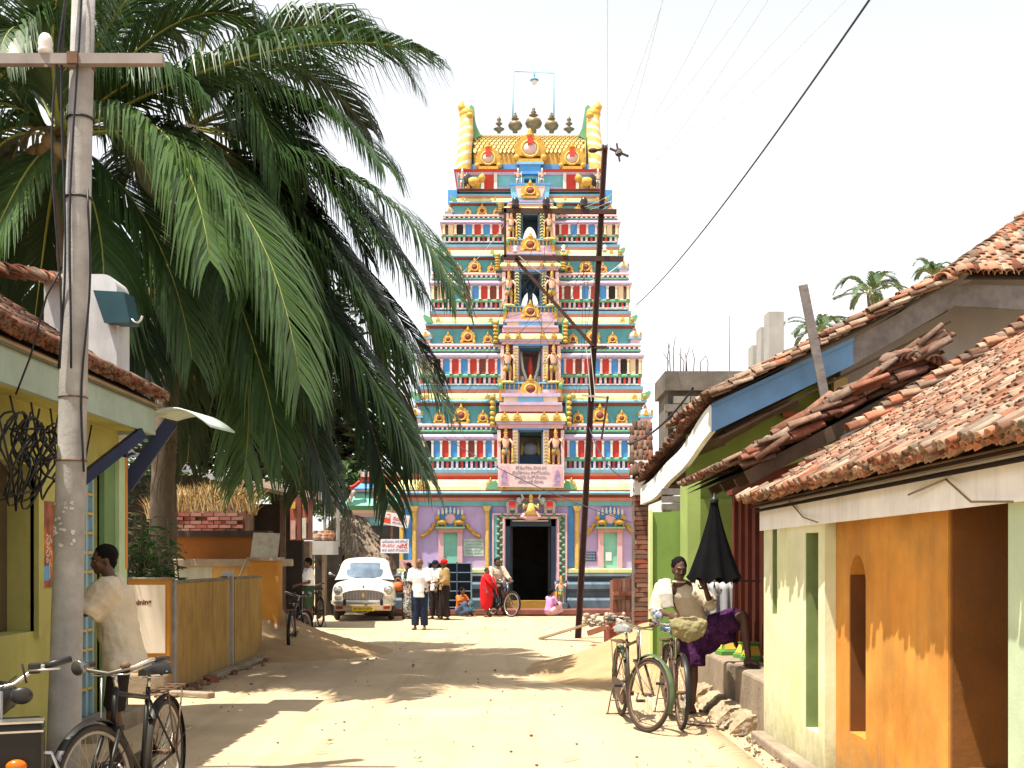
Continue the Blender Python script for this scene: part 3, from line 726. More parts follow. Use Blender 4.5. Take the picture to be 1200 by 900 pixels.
# things inside the openings
def inside():
    root = R2[0]; d = 33.5; y = R2[1] + 0.15; z0 = tz(449, d); z1 = tz(409, d); h = z1 - z0
    b = MB(); pts = [(-0.30, y, z1 - 0.05), (-0.24, y, z0 + h * 0.45), (-0.12, y, z0 + h * 0.12), (0, y, z0 + 0.05), (0.12, y, z0 + h * 0.12), (0.24, y, z0 + h * 0.45), (0.30, y, z1 - 0.05)]
    b.tube(pts, [(0.05, 0.05)] * 7, 8); b.build('white_emblem', WHT, root)
    b = MB(); b.tube([(0, y - 0.02, z0 + h * 0.18), (0, y - 0.02, z0 + h * 0.5), (0, y - 0.02, z0 + h * 0.8)], [0.10, 0.085, 0.02], 8); b.build('red_emblem', RED, root)
    b = MB()
    for s in (-1, 1): b.ell((s * 0.26, y - 0.03, z0 + 0.12), (0.09, 0.06, 0.13), 7, 5)
    b.build('seated_figures', SKN, root)
    root = R1[0]; d = 33.25; y = R1[1] + 0.55; z0 = tz(546, d); z1 = tz(506, d); h = z1 - z0
    b = MB(); b.box(-0.33, 0.33, y, y + 0.5, z0, z0 + h * 0.36); b.build('shrine_step', DKB, root)
    b = MB(); b.lathe([(0.2, 0), (0.26, 0.1), (0.27, 0.25), (0.2, 0.38), (0.05, 0.42)], 12, (0, y + 0.25, z0 + h * 0.36)); b.build('stone_pot', GRY, root)
    b = MB()
    for s in (-1, 1): b.tube([(s * 0.27, y + 0.1, z0 + h * 0.36), (s * 0.26, y + 0.1, z0 + h * 0.6), (s * 0.23, y + 0.1, z0 + h * 0.8)], [0.06, 0.05, 0.02], 7)
    b.build('gold_attendants', GLDL, root)
    # arches in the open tiers
    for R, d, a, c in ((R3, 33.8, 322, 360), (R4, 34.1, 252, 283)):
        z0 = tz(c, d); z1 = tz(a, d); h = z1 - z0; w_ = th(25 if R is R3 else 21, d) / 2
        b = MB(); n = 10; arch = [(w_ * 0.86 * cos(pi * i / n), z0 + h * (0.0 if R is R4 else 0.02) + h * (0.78 if R is R4 else 0.6) * sin(pi * i / n)) for i in range(n + 1)]
        poly = [(w_, z0)] + [(w_, z1), (-w_, z1), (-w_, z0)] + arch[::-1]
        y = R[1] + 0.42
        o0 = len(poly)
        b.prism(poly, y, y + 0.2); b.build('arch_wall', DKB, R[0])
        if R is R3:
            b = MB(); b.tube([(0, y - 0.1, z0), (0, y - 0.1, z0 + h * 0.3), (0, y - 0.1, z0 + h * 0.6)], [(0.14, 0.08), (0.07, 0.06), (0.09, 0.06)], 8); b.tube([(-0.24, y - 0.1, z0 + h * 0.45), (0, y - 0.1, z0 + h * 0.68), (0.24, y - 0.1, z0 + h * 0.5)], 0.05, 6); b.ell((0, y - 0.1, z0 + h * 0.72), 0.09, 8, 6); b.build('dancing_figure', DKB, R[0])
        b = MB(); b.box(-w_ + 0.001, w_ - 0.001, R[1] + 0.3, y - 0.002, z1 - 0.03, z1 - 0.002); b.build('passage_ceiling', GRN, R[0])
inside()

# ---- neck storey and barrel roof
def crown():
    d = 34.4; yf = d - TCY; yb = -yf; hw = th(84, d)
    z0 = tz(224.5, d); z1 = tz(200, d); H = z1 - z0
    r = core(temple, hw, yf, yb, z0, z1, 0.18, z0 + H * 0.05, z0 + H * 0.62, TUR, False, yf + 0.5); r.name = 'neck_storey'
    band(r, 'moulding', MAR, hw, yf, yb, z0 + H * 0.02, z0 + H * 0.1, prof=[(0.03, 0), (0.05, 1)])
    band(r, 'moulding', LAVL, hw, yf, yb, z0 + H * 0.10, z0 + H * 0.2, prof=[(0.02, 0), (0.04, 1)])
    band(r, 'moulding', LAVL, hw, yf, yb, z0 + H * 0.78, z0 + H * 0.90, prof=[(0.03, 0), (0.08, 1)])
    band(r, 'ledge', RED, hw, yf, yb, z0 + H * 0.90, z1, prof=[(0.10, 0), (0.14, 1)])
    for s in (-1, 1):
        b = MB(); x = s * th(48, d); b.box(x - 0.15, x + 0.15, yf - 0.04, yf + 0.02, z0 + H * 0.1, z0 + H * 0.8); b.build('panel', RED, r)
        for q in (-1, 1):
            b = MB(); b.box(x + q * 0.2 - 0.05, x + q * 0.2 + 0.05, yf - 0.08, yf + 0.02, z0 + H * 0.1, z0 + H * 0.86); b.build('pilaster', WHT, r)
        mb = MB(); statue(mb, s * th(14, d), yf - 0.15, z0 + H * 0.2, H * 0.85, (0, 1, 2), s); mb.build('guardian_statue', [SKN, WHT, SLT], r)
        # crouching lions and figures at the corners
        b = MB(); x = s * th(66, d); zz = z0 + H * 0.02
        b.ell((x, yf - 0.25, zz + 0.2), (0.24, 0.13, 0.15), 8, 6); b.ell((x - s * 0.26, yf - 0.27, zz + 0.3), (0.12, 0.12, 0.13), 8, 6)
        for q in (-0.16, 0.14): b.tube([(x + q, yf - 0.27, zz), (x + q, yf - 0.27, zz + 0.18)], 0.06, 6)
        b.build('corner_lion', GLD, r)
        b = MB(); statue(b, s * th(79, d), yf - 0.22, zz, 0.62, (0, 1, 2), s); b.build('corner_figure', [SKN, WHT, SLT], r)
        b = MB(); b.lathe([(0.12, 0), (0.15, 0.15), (0.1, 0.36), (0.03, 0.42)], 8, (s * th(72, d), yf - 0.2, zz + 0.05)); b.build('dark_mane', BLK, r)
        b = MB(); b.box(s * hw * 1.08 - 0.14, s * hw * 1.08 + 0.14, yf - 0.1, yf + 0.3, z0 - 0.35, z0 + 0.02); b.build('corner_block', BLU, r)
    b = MB(); b.box(-0.33, 0.33, yf - 0.14, yf, z0 + H * 0.78, z1 + 0.14); b.build('niche_head', BLU, r)
    b = MB(); b.box(-0.42, 0.42, yf - 0.18, yf, z1 + 0.14, z1 + 0.22); b.build('niche_cap', SKYB, r)
    for s in (-1, 1):
        b = MB(); b.box(min(s * 0.18, s * 0.24), max(s * 0.18, s * 0.24), yf - 0.06, yf + 0.1, z0 + H * 0.05, z0 + H * 0.66); b.build('opening_frame', SKYB, r)
    # parapet under the niche
    zp0 = tz(242, 34.1); b = MB(); hw2 = th(21, d); zA = z0 - 0.4; 
    b.prism([(-hw2, zA), (hw2, zA), (hw2 * 1.1, z0 + 0.1), (-hw2 * 1.1, z0 + 0.1)], yf - 0.40, yf); b.build('niche_parapet', SKYB, r)
    b = MB(); b.box(-hw2 * 1.12, hw2 * 1.12, yf - 0.44, yf - 0.1, z0 + 0.06, z0 + 0.12); b.build('ledge', BLU, r)
    b = MB(); b.prism([(-hw2 * 0.65, zA + 0.08), (hw2 * 0.65, zA + 0.08), (hw2 * 0.85, z0 + 0.05), (-hw2 * 0.85, z0 + 0.05)], yf - 0.42, yf - 0.3); b.build('parapet_wall', PNKL, r)
    inst('kudu', KUD_L, r, (0, yf - 0.44, zA + 0.04), None, (1.0, 1, 0.8))
    # barrel vault
    zb = tz(199.5, d); zt = tz(154, 35.0); hb = th(66, d); R = yb - 0.12
    v = thing.__globals__['bpy'].data.objects  # noqa
    prof = []
    n = 16
    for i in range(n + 1):
        a = pi * i / n
        y = -R * cos(a) * (1.0 + 0.04 * sin(2 * a)); z = zb + 0.1 + (zt - zb - 0.1) * sin(a) ** 0.75
        prof.append((y, z))
    b = MB(); b.prism([(-R, zb)] + prof + [(R, zb)], -hb, hb, 'x'); bar = b.build('barrel_roof', GLD, temple)
    b = MB(); b.box(-hb - 0.1, hb + 0.1, yf + 0.04, yb - 0.04, zb - 0.01, zb + 0.2); b.build('moulding', BLU, bar)
    # scales on the front and back faces
    b = MB(); rows = 11; cols = 26
    for side in (-1, 1):
        for j in range(rows):
            t = 0.10 + 0.36 * j / (rows - 1); a = pi * t
            def pt(tt):
                a = pi * tt; return V((0, -R * cos(a) * (1.0 + 0.04 * sin(2 * a)), zb + 0.1 + (zt - zb - 0.1) * sin(a) ** 0.75))
            p0 = pt(t); p1 = pt(t + 0.035); tn = (p1 - p0).normalized(); nn = V((0, -tn.z, tn.y))
            hh = 0.20
            for i in range(cols):
                x = -hb + 2 * hb * (i + (0.5 if j % 2 else 0.0) + 0.25) / (cols + 0.5); w_ = hb / cols * 0.92
                pts = []
                for (u, vv, ww) in ((-1, 0.5, 0), (1, 0.5, 0), (0.8, -0.2, 0.03), (0, -0.62, 0.055), (-0.8, -0.2, 0.03)):
                    q = p0 + tn * (hh * vv) + nn * (0.012 + ww)
                    pts.append((x + u * w_, q.y * (1 if side < 0 else -1), q.z))
                o0 = b.av(pts); b.mi = 0; b.af([(0, 1, 2, 3, 4)], o0)
                q1 = b.av([(p[0], p[1] + 0.05 * (1 if side < 0 else -1), p[2] - 0.02) for p in pts[2:]]); b.mi = 1
                b.af([(o0 + 2, o0 + 3, q1 + 1, q1), (o0 + 3, o0 + 4, q1 + 2, q1 + 1)]); b.mi = 0
    o = b.build('roof_scales', [GLDL, WHT], bar, fix=False); o['kind'] = 'stuff'
    b = MB(); b.box(-hb - 0.02, hb + 0.02, -0.55, 0.55, zt - 0.18, zt + 0.03); b.build('ridge_band', WHT, bar, 0.02)
    b = MB(); b.box(-hb - 0.03, hb + 0.03, -0.35, 0.35, zt + 0.03, zt + 0.08); b.build('ridge_cap', SKYB, bar)
    # front gable ornaments
    KP = kudu_mesh('gable_ornament', 0.75, 0.9, [GLD, PNKL, GLDL]); 
    inst('gable_ornament', KP, bar, (0, yf + 0.0, z1 + 0.22), None, (1.25, 1.3, 1.2))
    for s in (-1, 1): inst('gable_ornament', KP, bar, (s * th(49, d), yf - 0.02, z1 + 0.0), None, (1.0, 1.3, 0.98))
    for x, zz in ((0, z1 + 0.22 + 0.66), (th(49, d), z1 + 0.5), (-th(49, d), z1 + 0.5)):
        b = MB(); b.cbox((x, yf - 0.14, zz), (0.16, 0.1, 0.22)); b.build('red_inset', RED, bar)
    # twisted gold end columns with green flame wings
    for s in (-1, 1):
        pth = bez((s * th(78, d), yf + 0.1, z1 + 0.0), (s * th(78, d), yf + 0.1, z1 + 0.8), (s * th(72, d), yf + 0.35, z1 + 1.5), (s * th(77, d), yf + 0.45, tz(116, d)), 60)
        rad = [(0.25 - 0.06 * i / 60 if i < 52 else 0.19 * (60 - i) / 8 + 0.03) for i in range(61)]
        b = MB(); b.tube(pth, rad, 18, True, lambda i, k: (1 if ((k / 18 * 2 * s + i / 60 * 8) % 1.0) < 0.35 and i < 46 else 0)); b.build('twisted_horn', [GLDL, WHT], bar)
        b = MB(); hx = s * th(77, d); hz = tz(121, d)
        b.ell((hx - s * 0.05, yf + 0.36, hz - 0.2), (0.24, 0.2, 0.2), 9, 6); b.tube([(hx, yf + 0.4, hz - 0.15), (hx + s * 0.12, yf + 0.36, hz + 0.05), (hx + s * 0.08, yf + 0.36, hz + 0.22)], [0.17, 0.12, 0.03], 8); b.ell((hx - s * 0.16, yf + 0.2, hz - 0.3), (0.13, 0.1, 0.1), 8, 5); b.build('makara_head', GLD, bar)
        b = MB(); x0 = s * th(64, d)
        poly = [(s * th(84, d), z1), (s * th(66, d), z1), (s * th(66, d), tz(158, d)), (s * th(58, d), tz(152, d)), (s * th(63, d), tz(142, d)), (s * th(67, d), tz(126, d)), (s * th(66, d), tz(119, d)), (s * th(69.5, d), tz(116, d)), (s * th(73, d), tz(121, d)), (s * th(80, d), tz(150, d))]
        b.prism(poly, yf + 0.42, yb - 0.4); b.build('flame_wing', GRN, bar)
        b = MB(); poly = [(s * th(76, d), z1 + 0.9), (s * th(66.5, d), z1 + 1.2), (s * th(67, d), tz(146, d)), (s * th(71, d), tz(128, d)), (s * th(76, d), tz(126, d))]
        b.prism(poly, yf + 0.36, yf + 0.46); b.build('horn_backing', GLDL, bar)
    # finials
    zf = zt + 0.07
    for px, k, kind in ((586.5, 0.62, 1), (605.5, 0.78, 0), (627, 0.92, 0), (648, 0.78, 0), (668.5, 0.62, 1)):
        b = MB()
        if kind == 0: pr = [(0.16, 0), (0.1, 0.06), (0.15, 0.14), (0.07, 0.22), (0.11, 0.28), (0.07, 0.34), (0.24, 0.42), (0.29, 0.54), (0.24, 0.66), (0.08, 0.72), (0.06, 0.78), (0.16, 0.82), (0.05, 0.88), (0.10, 0.93), (0.04, 0.98), (0.06, 1.03), (0.005, 1.12)]
        else: pr = [(0.16, 0), (0.1, 0.08), (0.18, 0.2), (0.06, 0.3), (0.12, 0.38), (0.28, 0.5), (0.1, 0.6), (0.06, 0.68), (0.18, 0.78), (0.05, 0.88), (0.12, 0.98), (0.005, 1.2)]
        b.lathe([(r_ * k * 1.05, z * k) for r_, z in pr], 14, (th(px - 622, 35.8), 0, zf)); b.build('finial', BRZ, temple)
crown()

# lamp frame on the tower
lf = thing('lamp_frame', 'thin pale blue pipe frame with hanging lamp on top of the gold barrel roof', 'lamp', (TCX, TCY + 0.15, PZ(153, 35.9)))
a = th(604 - 622, 35.9); c = th(651 - 622, 35.9); hz = th(70, 35.9)
pp = M('pipe_blue', (0.16, 0.42, 0.66), 0.5, 0.05)
MB().tube([(a - 0.05, 0, 0.0), (a, 0, hz), (c, 0, hz - 0.05), (c, 0, 0)], 0.022, 6).build('pipe', pp, lf)
b = MB(); x = th(628 - 622, 35.9); b.tube([(x, 0, hz), (x, 0, hz - 0.2)], 0.02, 6); b.lathe([(0.03, 0), (0.06, -0.05), (0.14, -0.09), (0.14, -0.11)], 10, (x, 0, hz - 0.18)); b.build('lamp_shade', M('lamp_shade', (0.10, 0.3, 0.45), 0.5, 0.1), lf)
MB().lathe([(0.09, 0), (0.10, -0.06), (0.06, -0.14), (0.001, -0.16)], 10, (x, 0, hz - 0.285)).build('lamp_glass', M('lamp_glass', (0.6, 0.62, 0.62), 0.2, 0.05), lf)

# sign board hung on the tower
sb = thing('sign_board', 'pink printed board with two arched pictures hung over the doorway', 'sign', (TCX, 33.0 - 0.42, PZ(571, 32.6)))
q = 32.6; wL, wR = th(583 - 622, q), th(660.5 - 622, q); hh = th(27, q)
b = MB(); b.at(Matrix.Rotation(radians(0.8), 4, 'Y')); b.box(wL, wR, -0.02, 0.03, 0, hh); b.build('panel', M('board_pink', (0.60, 0.46, 0.47), 0.6, 0.1, 4), sb)
for s, xx in ((0, wL), (1, wR)):
    b = MB(); b.at(Matrix.Rotation(radians(0.8), 4, 'Y')); x0 = xx + (0.05 if s == 0 else -0.34); b.box(x0, x0 + 0.29, -0.026, -0.01, 0.05, hh - 0.06); b.build('picture_ground', M('print_rose', (0.66, 0.38, 0.42), 0.6, 0.2, 10), sb)
    b = MB(); b.at(Matrix.Rotation(radians(0.8), 4, 'Y')); cx = x0 + 0.145
    b.prism([(cx - 0.09, 0.08), (cx + 0.09, 0.08), (cx + 0.09, 0.36), (cx + 0.05, 0.47), (cx, 0.53), (cx - 0.05, 0.47), (cx - 0.09, 0.36)], -0.032, -0.02); b.build('arched_picture', M('print_mauve', (0.32, 0.22, 0.36), 0.6, 0.4, 14), sb)
tg = M('print_grey', (0.28, 0.22, 0.28), 0.6, 0.1)
for i, t_ in enumerate(('శ్రీ వేణుగోపాల స్వామి వారి', 'దేవస్థానము రాజగోపురము', 'ప్రతిష్ఠ మహోత్సవము', 'భక్తులందరికి స్వాగతం')):
    text_mesh(t_, 0.12, tg, 'lettering', sb, ((wL + wR) / 2, -0.024, hh - 0.12 - 0.135 * i), width=(0.9, 1.1, 0.95, 0.75)[i], ext=0.002)
# ------------------------------------------------------------------ ground
SAND = M('sandy_ground', (0.43, 0.32, 0.195), 0.95, 0.12, 0.6, bump=0.35, bscale=30, col2=(0.44, 0.33, 0.20), scale2=0.35, spec=0.1)
def ground():
    xs = [-1500, -400, -120, -50, -25] + [-14 + i * 0.5 for i in range(57)] + [25, 50, 120, 400, 1500]
    ys = [-300, -60, -15] + [-5 + i * 0.5 for i in range(93)] + [50, 70, 120, 300, 800, 2500]
    mb = MB(); pts = []
    for y in ys:
        for x in xs:
            k = 1.0 if (-14 <= x <= 14 and -5 <= y <= 41) else 0.0
            z = -0.03 + k * 0.03 * (noise.noise(V((x * 0.35, y * 0.35, 0))) - 0.3)
            pts.append((x, y, z))
    o = mb.av(pts); n = len(xs); mb.smooth = True
    for j in range(len(ys) - 1):
        for i in range(n - 1): mb.af([(j * n + i, j * n + i + 1, (j + 1) * n + i + 1, (j + 1) * n + i)], o)
    tag(mb.build('ground', SAND), kind='structure')
ground()
def road():
    # concrete lane under thin sand, right edge at the gutter
    mb = MB(); ys = [-4 + i * 0.5 for i in range(71)]; pts = []
    nx = 24
    for y in ys:
        xl = -4.2 - max(0, (y - 19)) * 0.25; xr = 1.93 + 0.015 * noise.noise(V((y * 2, 0, 0))) if y < 15 else 1.93 + (y - 15) * 0.2
        for i in range(nx + 1):
            x = xl + (xr - xl) * i / nx
            z = 0.0 + 0.012 * noise.noise(V((x * 0.7, y * 0.5, 3))) + 0.004 * noise.noise(V((x * 4, y * 4, 5)))
            pts.append((x, y, z))
        pts.append((xr + 0.01, y, -0.25))
    o = mb.av(pts); n = nx + 2; mb.smooth = True
    for j in range(len(ys) - 1):
        for i in range(n - 1):
            mb.smooth = i < nx
            mb.af([(j * n + i, j * n + i + 1, (j + 1) * n + i + 1, (j + 1) * n + i)], o)
    m = M('dusty_cement_road', (0.47, 0.36, 0.235), 0.95, 0.10, 0.8, bump=0.3, bscale=45, col2=(0.42, 0.315, 0.20), scale2=0.5, spec=0.1, dirt=0.22, track=0.45)
    tag(mb.build('road', m), kind='structure')
road()
def heap(name, label, cx, cy, rx, ry, h, seed, n=44, sharp=1.6):
    mb = MB(); pts = []; 
    for j in range(n + 1):
        for i in range(n + 1):
            u = -1 + 2 * i / n; v = -1 + 2 * j / n; r = sqrt(u * u + v * v)
            k = max(0.0, 1 - r); z = h * (k ** sharp if k > 0 else 0)
            x = cx + u * rx; y = cy + v * ry
            nz = noise.noise(V((x * 1.3 + seed, y * 1.3, 0))) * 0.35 + noise.noise(V((x * 5 + seed, y * 5, 0))) * 0.10
            z = z * (1 + nz) + (0.02 * noise.noise(V((x * 9, y * 9, seed))) * min(1, k * 4))
            pts.append((x - cx, y - cy, z - 0.04 + 0.03 * min(1, k * 5)))
    o = mb.av(pts); mb.smooth = True
    for j in range(n):
        for i in range(n): mb.af([(j * (n + 1) + i, j * (n + 1) + i + 1, (j + 1) * (n + 1) + i + 1, (j + 1) * (n + 1) + i)], o)
    ob = mb.build(name, M('heaped_sand', (0.37, 0.25, 0.135), 0.95, 0.12, 3, bump=0.5, bscale=70, spec=0.1)); ob.location = (cx, cy, 0)
    return tag(ob, label, 'sand')
heap('sand_heap', 'sand heap against the end of the yellow compound wall', -4.15, 19.2, 2.3, 2.4, 0.78, 3.0)
heap('sand_heap', 'low sand heap in front of the brick stack and green wall', 2.15, 15.9, 2.2, 3.2, 0.80, 9.0)
# pebbles, twigs and leaves on the road
pb = M('pebble', (0.16, 0.12, 0.09), 0.9, 0.2, 8, rnd=0.4)
mb = MB(); rr = random.Random(5)
for i in range(260):
    y = rr.uniform(5.5, 26); x = rr.uniform(-3.6, 1.9); s = rr.uniform(0.004, 0.016) * (1.6 if rr.random() < 0.1 else 1)
    mb.ell((x, y, 0.012), (s, s * rr.uniform(0.6, 1), s * 0.6), 6, 4)
for i in range(240):
    y = rr.uniform(5.5, 13.5); x = rr.uniform(1.97, 2.2); s = rr.uniform(0.006, 0.03); mb.ell((x, y, -0.02 + s * 0.3), (s, s * rr.uniform(0.5, 1), s * 0.6), 6, 4, Matrix.Rotation(rr.random() * 3, 3, 'Z'))
tag(mb.build('loose_pebbles', pb), 'scattered small pebbles and grit on the road and gutter', 'pebbles', kind='stuff')
def leaf(x, y, sz, mat, label):
    mb = MB(); rr = random.Random(int(x * 100))
    for k in range(4):
        a = rr.uniform(0, 6.28); T = Matrix.Translation((0, 0, 0)) @ Matrix.Rotation(a, 4, 'Z') @ Matrix.Rotation(-0.35, 4, 'Y'); mb.at(T)
        o = mb.av([(0, 0, 0), (sz * 0.4, sz * 0.2, 0.006), (sz, 0, 0.002), (sz * 0.4, -sz * 0.2, 0.006)]); mb.af([(0, 1, 2), (0, 2, 3)], o)
    mb.at(None); ob = mb.build('fallen_leaf', mat, fix=False); ob.location = (x, y, 0.022); tag(ob, label, 'leaf')
leaf(PX(489, 8.7), 8.75, 0.06, M('fresh_leaf', (0.06, 0.14, 0.03), 0.6, 0.2), 'small green leaf sprig lying on the bare road')
leaf(PX(387, 9.6), 9.6, 0.05, M('dry_leaf', (0.16, 0.08, 0.04), 0.8, 0.2), 'small brown dry leaf lying on the bare road')

# straw, husk and paper litter
mb = MB(); rr = random.Random(77)
for i in range(420):
    y = rr.uniform(6, 24); x = rr.choice((rr.uniform(-3.9, 1.9), rr.gauss(-3.3, .4), rr.gauss(1.6, .25))); a = rr.uniform(0, 6.28); L = rr.uniform(.02, .09); w_ = rr.uniform(.002, .008); c_, s_ = cos(a), sin(a)
    o = mb.av([(x - c_ * L - s_ * w_, y - s_ * L + c_ * w_, .018), (x + c_ * L - s_ * w_, y + s_ * L + c_ * w_, .021), (x + c_ * L + s_ * w_, y + s_ * L - c_ * w_, .021), (x - c_ * L + s_ * w_, y - s_ * L - c_ * w_, .018)]); mb.mi = 0 if rr.random() < .75 else 1; mb.af([(0, 1, 2, 3)], o)
tag(mb.build('straw_litter', [M('straw', (.25, .17, .08), .9, .3, 5, rnd=.4), M('paper_scrap', (.5, .46, .42), .9, .1, 5, rnd=.3)], None, fix=False), 'thin scatter of straw, husk and paper scraps on the road', 'litter', kind='stuff')
# ------------------------------------------------------------------ roof tiles
TILE = M('terracotta', (0.27, 0.145, 0.09), 0.9, 0.25, 25, rnd=0.6, dirt=0.25, spec=0.15)
TILED = M('terracotta_dark', (0.17, 0.085, 0.055), 0.9, 0.3, 25, rnd=0.5, dirt=0.3, spec=0.15)
BATT = M('roof_underlay', (0.07, 0.045, 0.03), 0.95, 0.2, 4)
def tile_mesh(name, L=0.2, r0=0.05, r1=0.04, th_=0.011, seg=5, mats=None, flip=False):
    """half round tapered tile along +y (up slope), crown up, wide end at y=0"""
    mb = MB(); pts = []
    for y, r in ((0, r0), (L, r1)):
        for q in (r, r - th_):
            for i in range(seg + 1):
                a = pi * i / seg; pts.append((q * cos(a), y, (q * sin(a) * 0.85) * (-1 if flip else 1)))
    o = mb.av(pts); k = seg + 1; mb.smooth = True
    for i in range(seg):
        mb.af([(i, i + 1, 2 * k + i + 1, 2 * k + i)], o); mb.af([(k + i + 1, k + i, 3 * k + i, 3 * k + i + 1)], o)
    mb.smooth = False
    for i in range(seg): mb.af([(i + 1, i, k + i, k + i + 1)], o)
    mb.af([(0, 2 * k, 3 * k, k), (seg, k + seg, 3 * k + seg, 2 * k + seg)], o)
    return mb, mb.mesh(name, mats or TILE)
def in_frame(p):
    if p.y < 0.5: return False
    x = 600 + FPX * p.x / p.y; y = 655 - FPX * (p.z - CAMH) / p.y
    return -10 < x < 1210 and -10 < y < 910
def tile_roof(parent, O, e, s, Le, Ls, pe, ps, mat, nobj=300, L=0.2, r0=0.05, r1=0.04, jt=0.02, layers=2, seed=1, eave=3, rag=0.03, clip=None):
    """rows of half round tiles on a plane: O eave corner, e along the eave, s up the slope"""
    rr = random.Random(seed); e = V(e).normalized(); s = V(s).normalized(); nrm = e.cross(s).normalized()
    if nrm.z < 0: nrm = -nrm
    mb0, me = tile_mesh('tile', L, r0, r1, mats=mat)
    ne = int(Le / pe); ns = int(Ls / ps); lst = []
    for j in range(ns):
        for i in range(ne):
            for lay in range(layers if j == 0 else 1):
                u = (i + (0.5 if (j + lay) % 2 else 0)) * pe + rr.uniform(-jt, jt); v = j * ps - lay * 0.012 + rr.uniform(-jt, jt) + (rr.uniform(-rag, rag) if j == 0 else 0)
                h = 0.022 + 0.02 * (lay) + rr.uniform(0, 0.014)
                p = V(O) + e * u + s * v + nrm * h
                x = (e + s * rr.uniform(-0.16, 0.16) + nrm * rr.uniform(-0.18, 0.18)).normalized(); y = (s - nrm * (0.02 + rr.uniform(-0.05, 0.10))).normalized(); x = (x - y * x.dot(y)).normalized(); z = x.cross(y)
                if z.dot(nrm) < 0: x = -x; z = x.cross(y)
                Mx = Matrix(((x.x, y.x, z.x, p.x), (x.y, y.y, z.y, p.y), (x.z, y.z, z.z, p.z), (0, 0, 0, 1)))
                sc = rr.uniform(0.88, 1.12); Mx = Mx @ Matrix.Diagonal((sc, sc, sc, 1))
                if clip is None or clip(u, v): lst.append((Mx, p))
    vis = [(p.length, k) for k, (mx, p) in enumerate(lst) if in_frame(p)]
    vis.sort(); pick = set(k for _, k in vis[:nobj])
    for k in pick:
        o = link('tile', me, parent); o.matrix_local = lst[k][0]
        if parent.name in WROOT: pass
    big = MB()
    for k, (mx, p) in enumerate(lst):
        if k in pick: continue
        o = len(big.v); big.v += [tuple(mx @ V(q)) for q in mb0.v]
        big.f += [tuple(i + o for i in f) for f in mb0.f]; big.m += [0] * len(mb0.f); big.sm += mb0.sm
    if big.v: ob = big.build('tile_field', mat, parent, fix=False); ob['kind'] = 'stuff'
    if clip is not None:
        b = MB(); O = V(O) - nrm * 0.04; b.av([O, O + e * Le, O + e * Le + s * Ls, O + e * 1.75 + s * Ls]); b.af([(0, 1, 2, 3)]); b.build('roof_underlay', BATT, parent, fix=False); return
    b = MB(); O = V(O); A = O - nrm * 0.02; b.quad(A, A + e * Le, A + e * Le + s * Ls, A + s * Ls); A = A - nrm * 0.05; b.quad(A, A + s * Ls, A + e * Le + s * Ls, A + e * Le); b.build('roof_underlay', BATT, parent, fix=False)
def ridge_row(parent, a, b_, n, r, mat, seed=0, lean=0.35, jt=0.02, up=(0, 0, 1), L=0.26):
    """fanned row of overlapping half round ridge tiles from a to b"""
    rr = random.Random(seed); a = V(a); b_ = V(b_); d = (b_ - a).normalized(); up = V(up)
    _, me = tile_mesh('ridge_tile', L, r, r * 0.85, 0.014, 7, mat)
    for i in range(n):
        p = a + (b_ - a) * (i / n) + V((rr.uniform(-jt, jt), rr.uniform(-jt, jt), rr.uniform(-jt, jt) * 0.5))
        y = (d - up * lean * rr.uniform(0.6, 1.2)).normalized(); x = y.cross(up).normalized(); x = (x + up * rr.uniform(-0.2, 0.2)).normalized(); x = (x - y * x.dot(y)).normalized(); z = x.cross(y)
        Mx = Matrix(((x.x, y.x, z.x, p.x), (x.y, y.y, z.y, p.y), (x.z, y.z, z.z, p.z), (0, 0, 0, 1)))
        o = link('ridge_tile', me, parent); o.matrix_local = Mx

# ------------------------------------------------------------------ orange and lime house (right, near)
LIMEL = M('limewash_pale', (0.58, 0.61, 0.34), 0.9, 0.1, 2.5, mud=0.6, streak=0.12, dirt=0.2, bump=0.15, bscale=25, col2=(0.66, 0.66, 0.48), scale2=1.2)
LIME = M('limewash_green', (0.16, 0.25, 0.06), 0.9, 0.15, 2.0, dirt=0.2, bump=0.15, bscale=25)
LIMEO = M('limewash_olive', (0.15, 0.19, 0.04), 0.9, 0.15, 2.0, dirt=0.3, bump=0.15, bscale=25)
ORG = M('limewash_orange', (0.50, 0.20, 0.026), 0.9, 0.25, 1.6, mud=0.6, dirt=0.35, streak=0.35, bump=0.15, bscale=25, col2=(0.56, 0.27, 0.05), scale2=1.3)
WWASH = M('whitewash', (0.78, 0.78, 0.77), 0.9, 0.08, 3, streak=0.3, dirt=0.15, bump=0.15, bscale=30)
BLKD = M('black_dado', (0.02, 0.02, 0.02), 0.7, 0.2, 5, dirt=0.2)
CEM = M('rough_cement', (0.28, 0.22, 0.16), 0.95, 0.25, 3, dirt=0.4, streak=0.4, bump=0.5, bscale=20)
hs = wthing('orange_house', 'low house with orange and pale lime walls under a rough clay tile roof', 'house', (3.8, 7.0, 0))
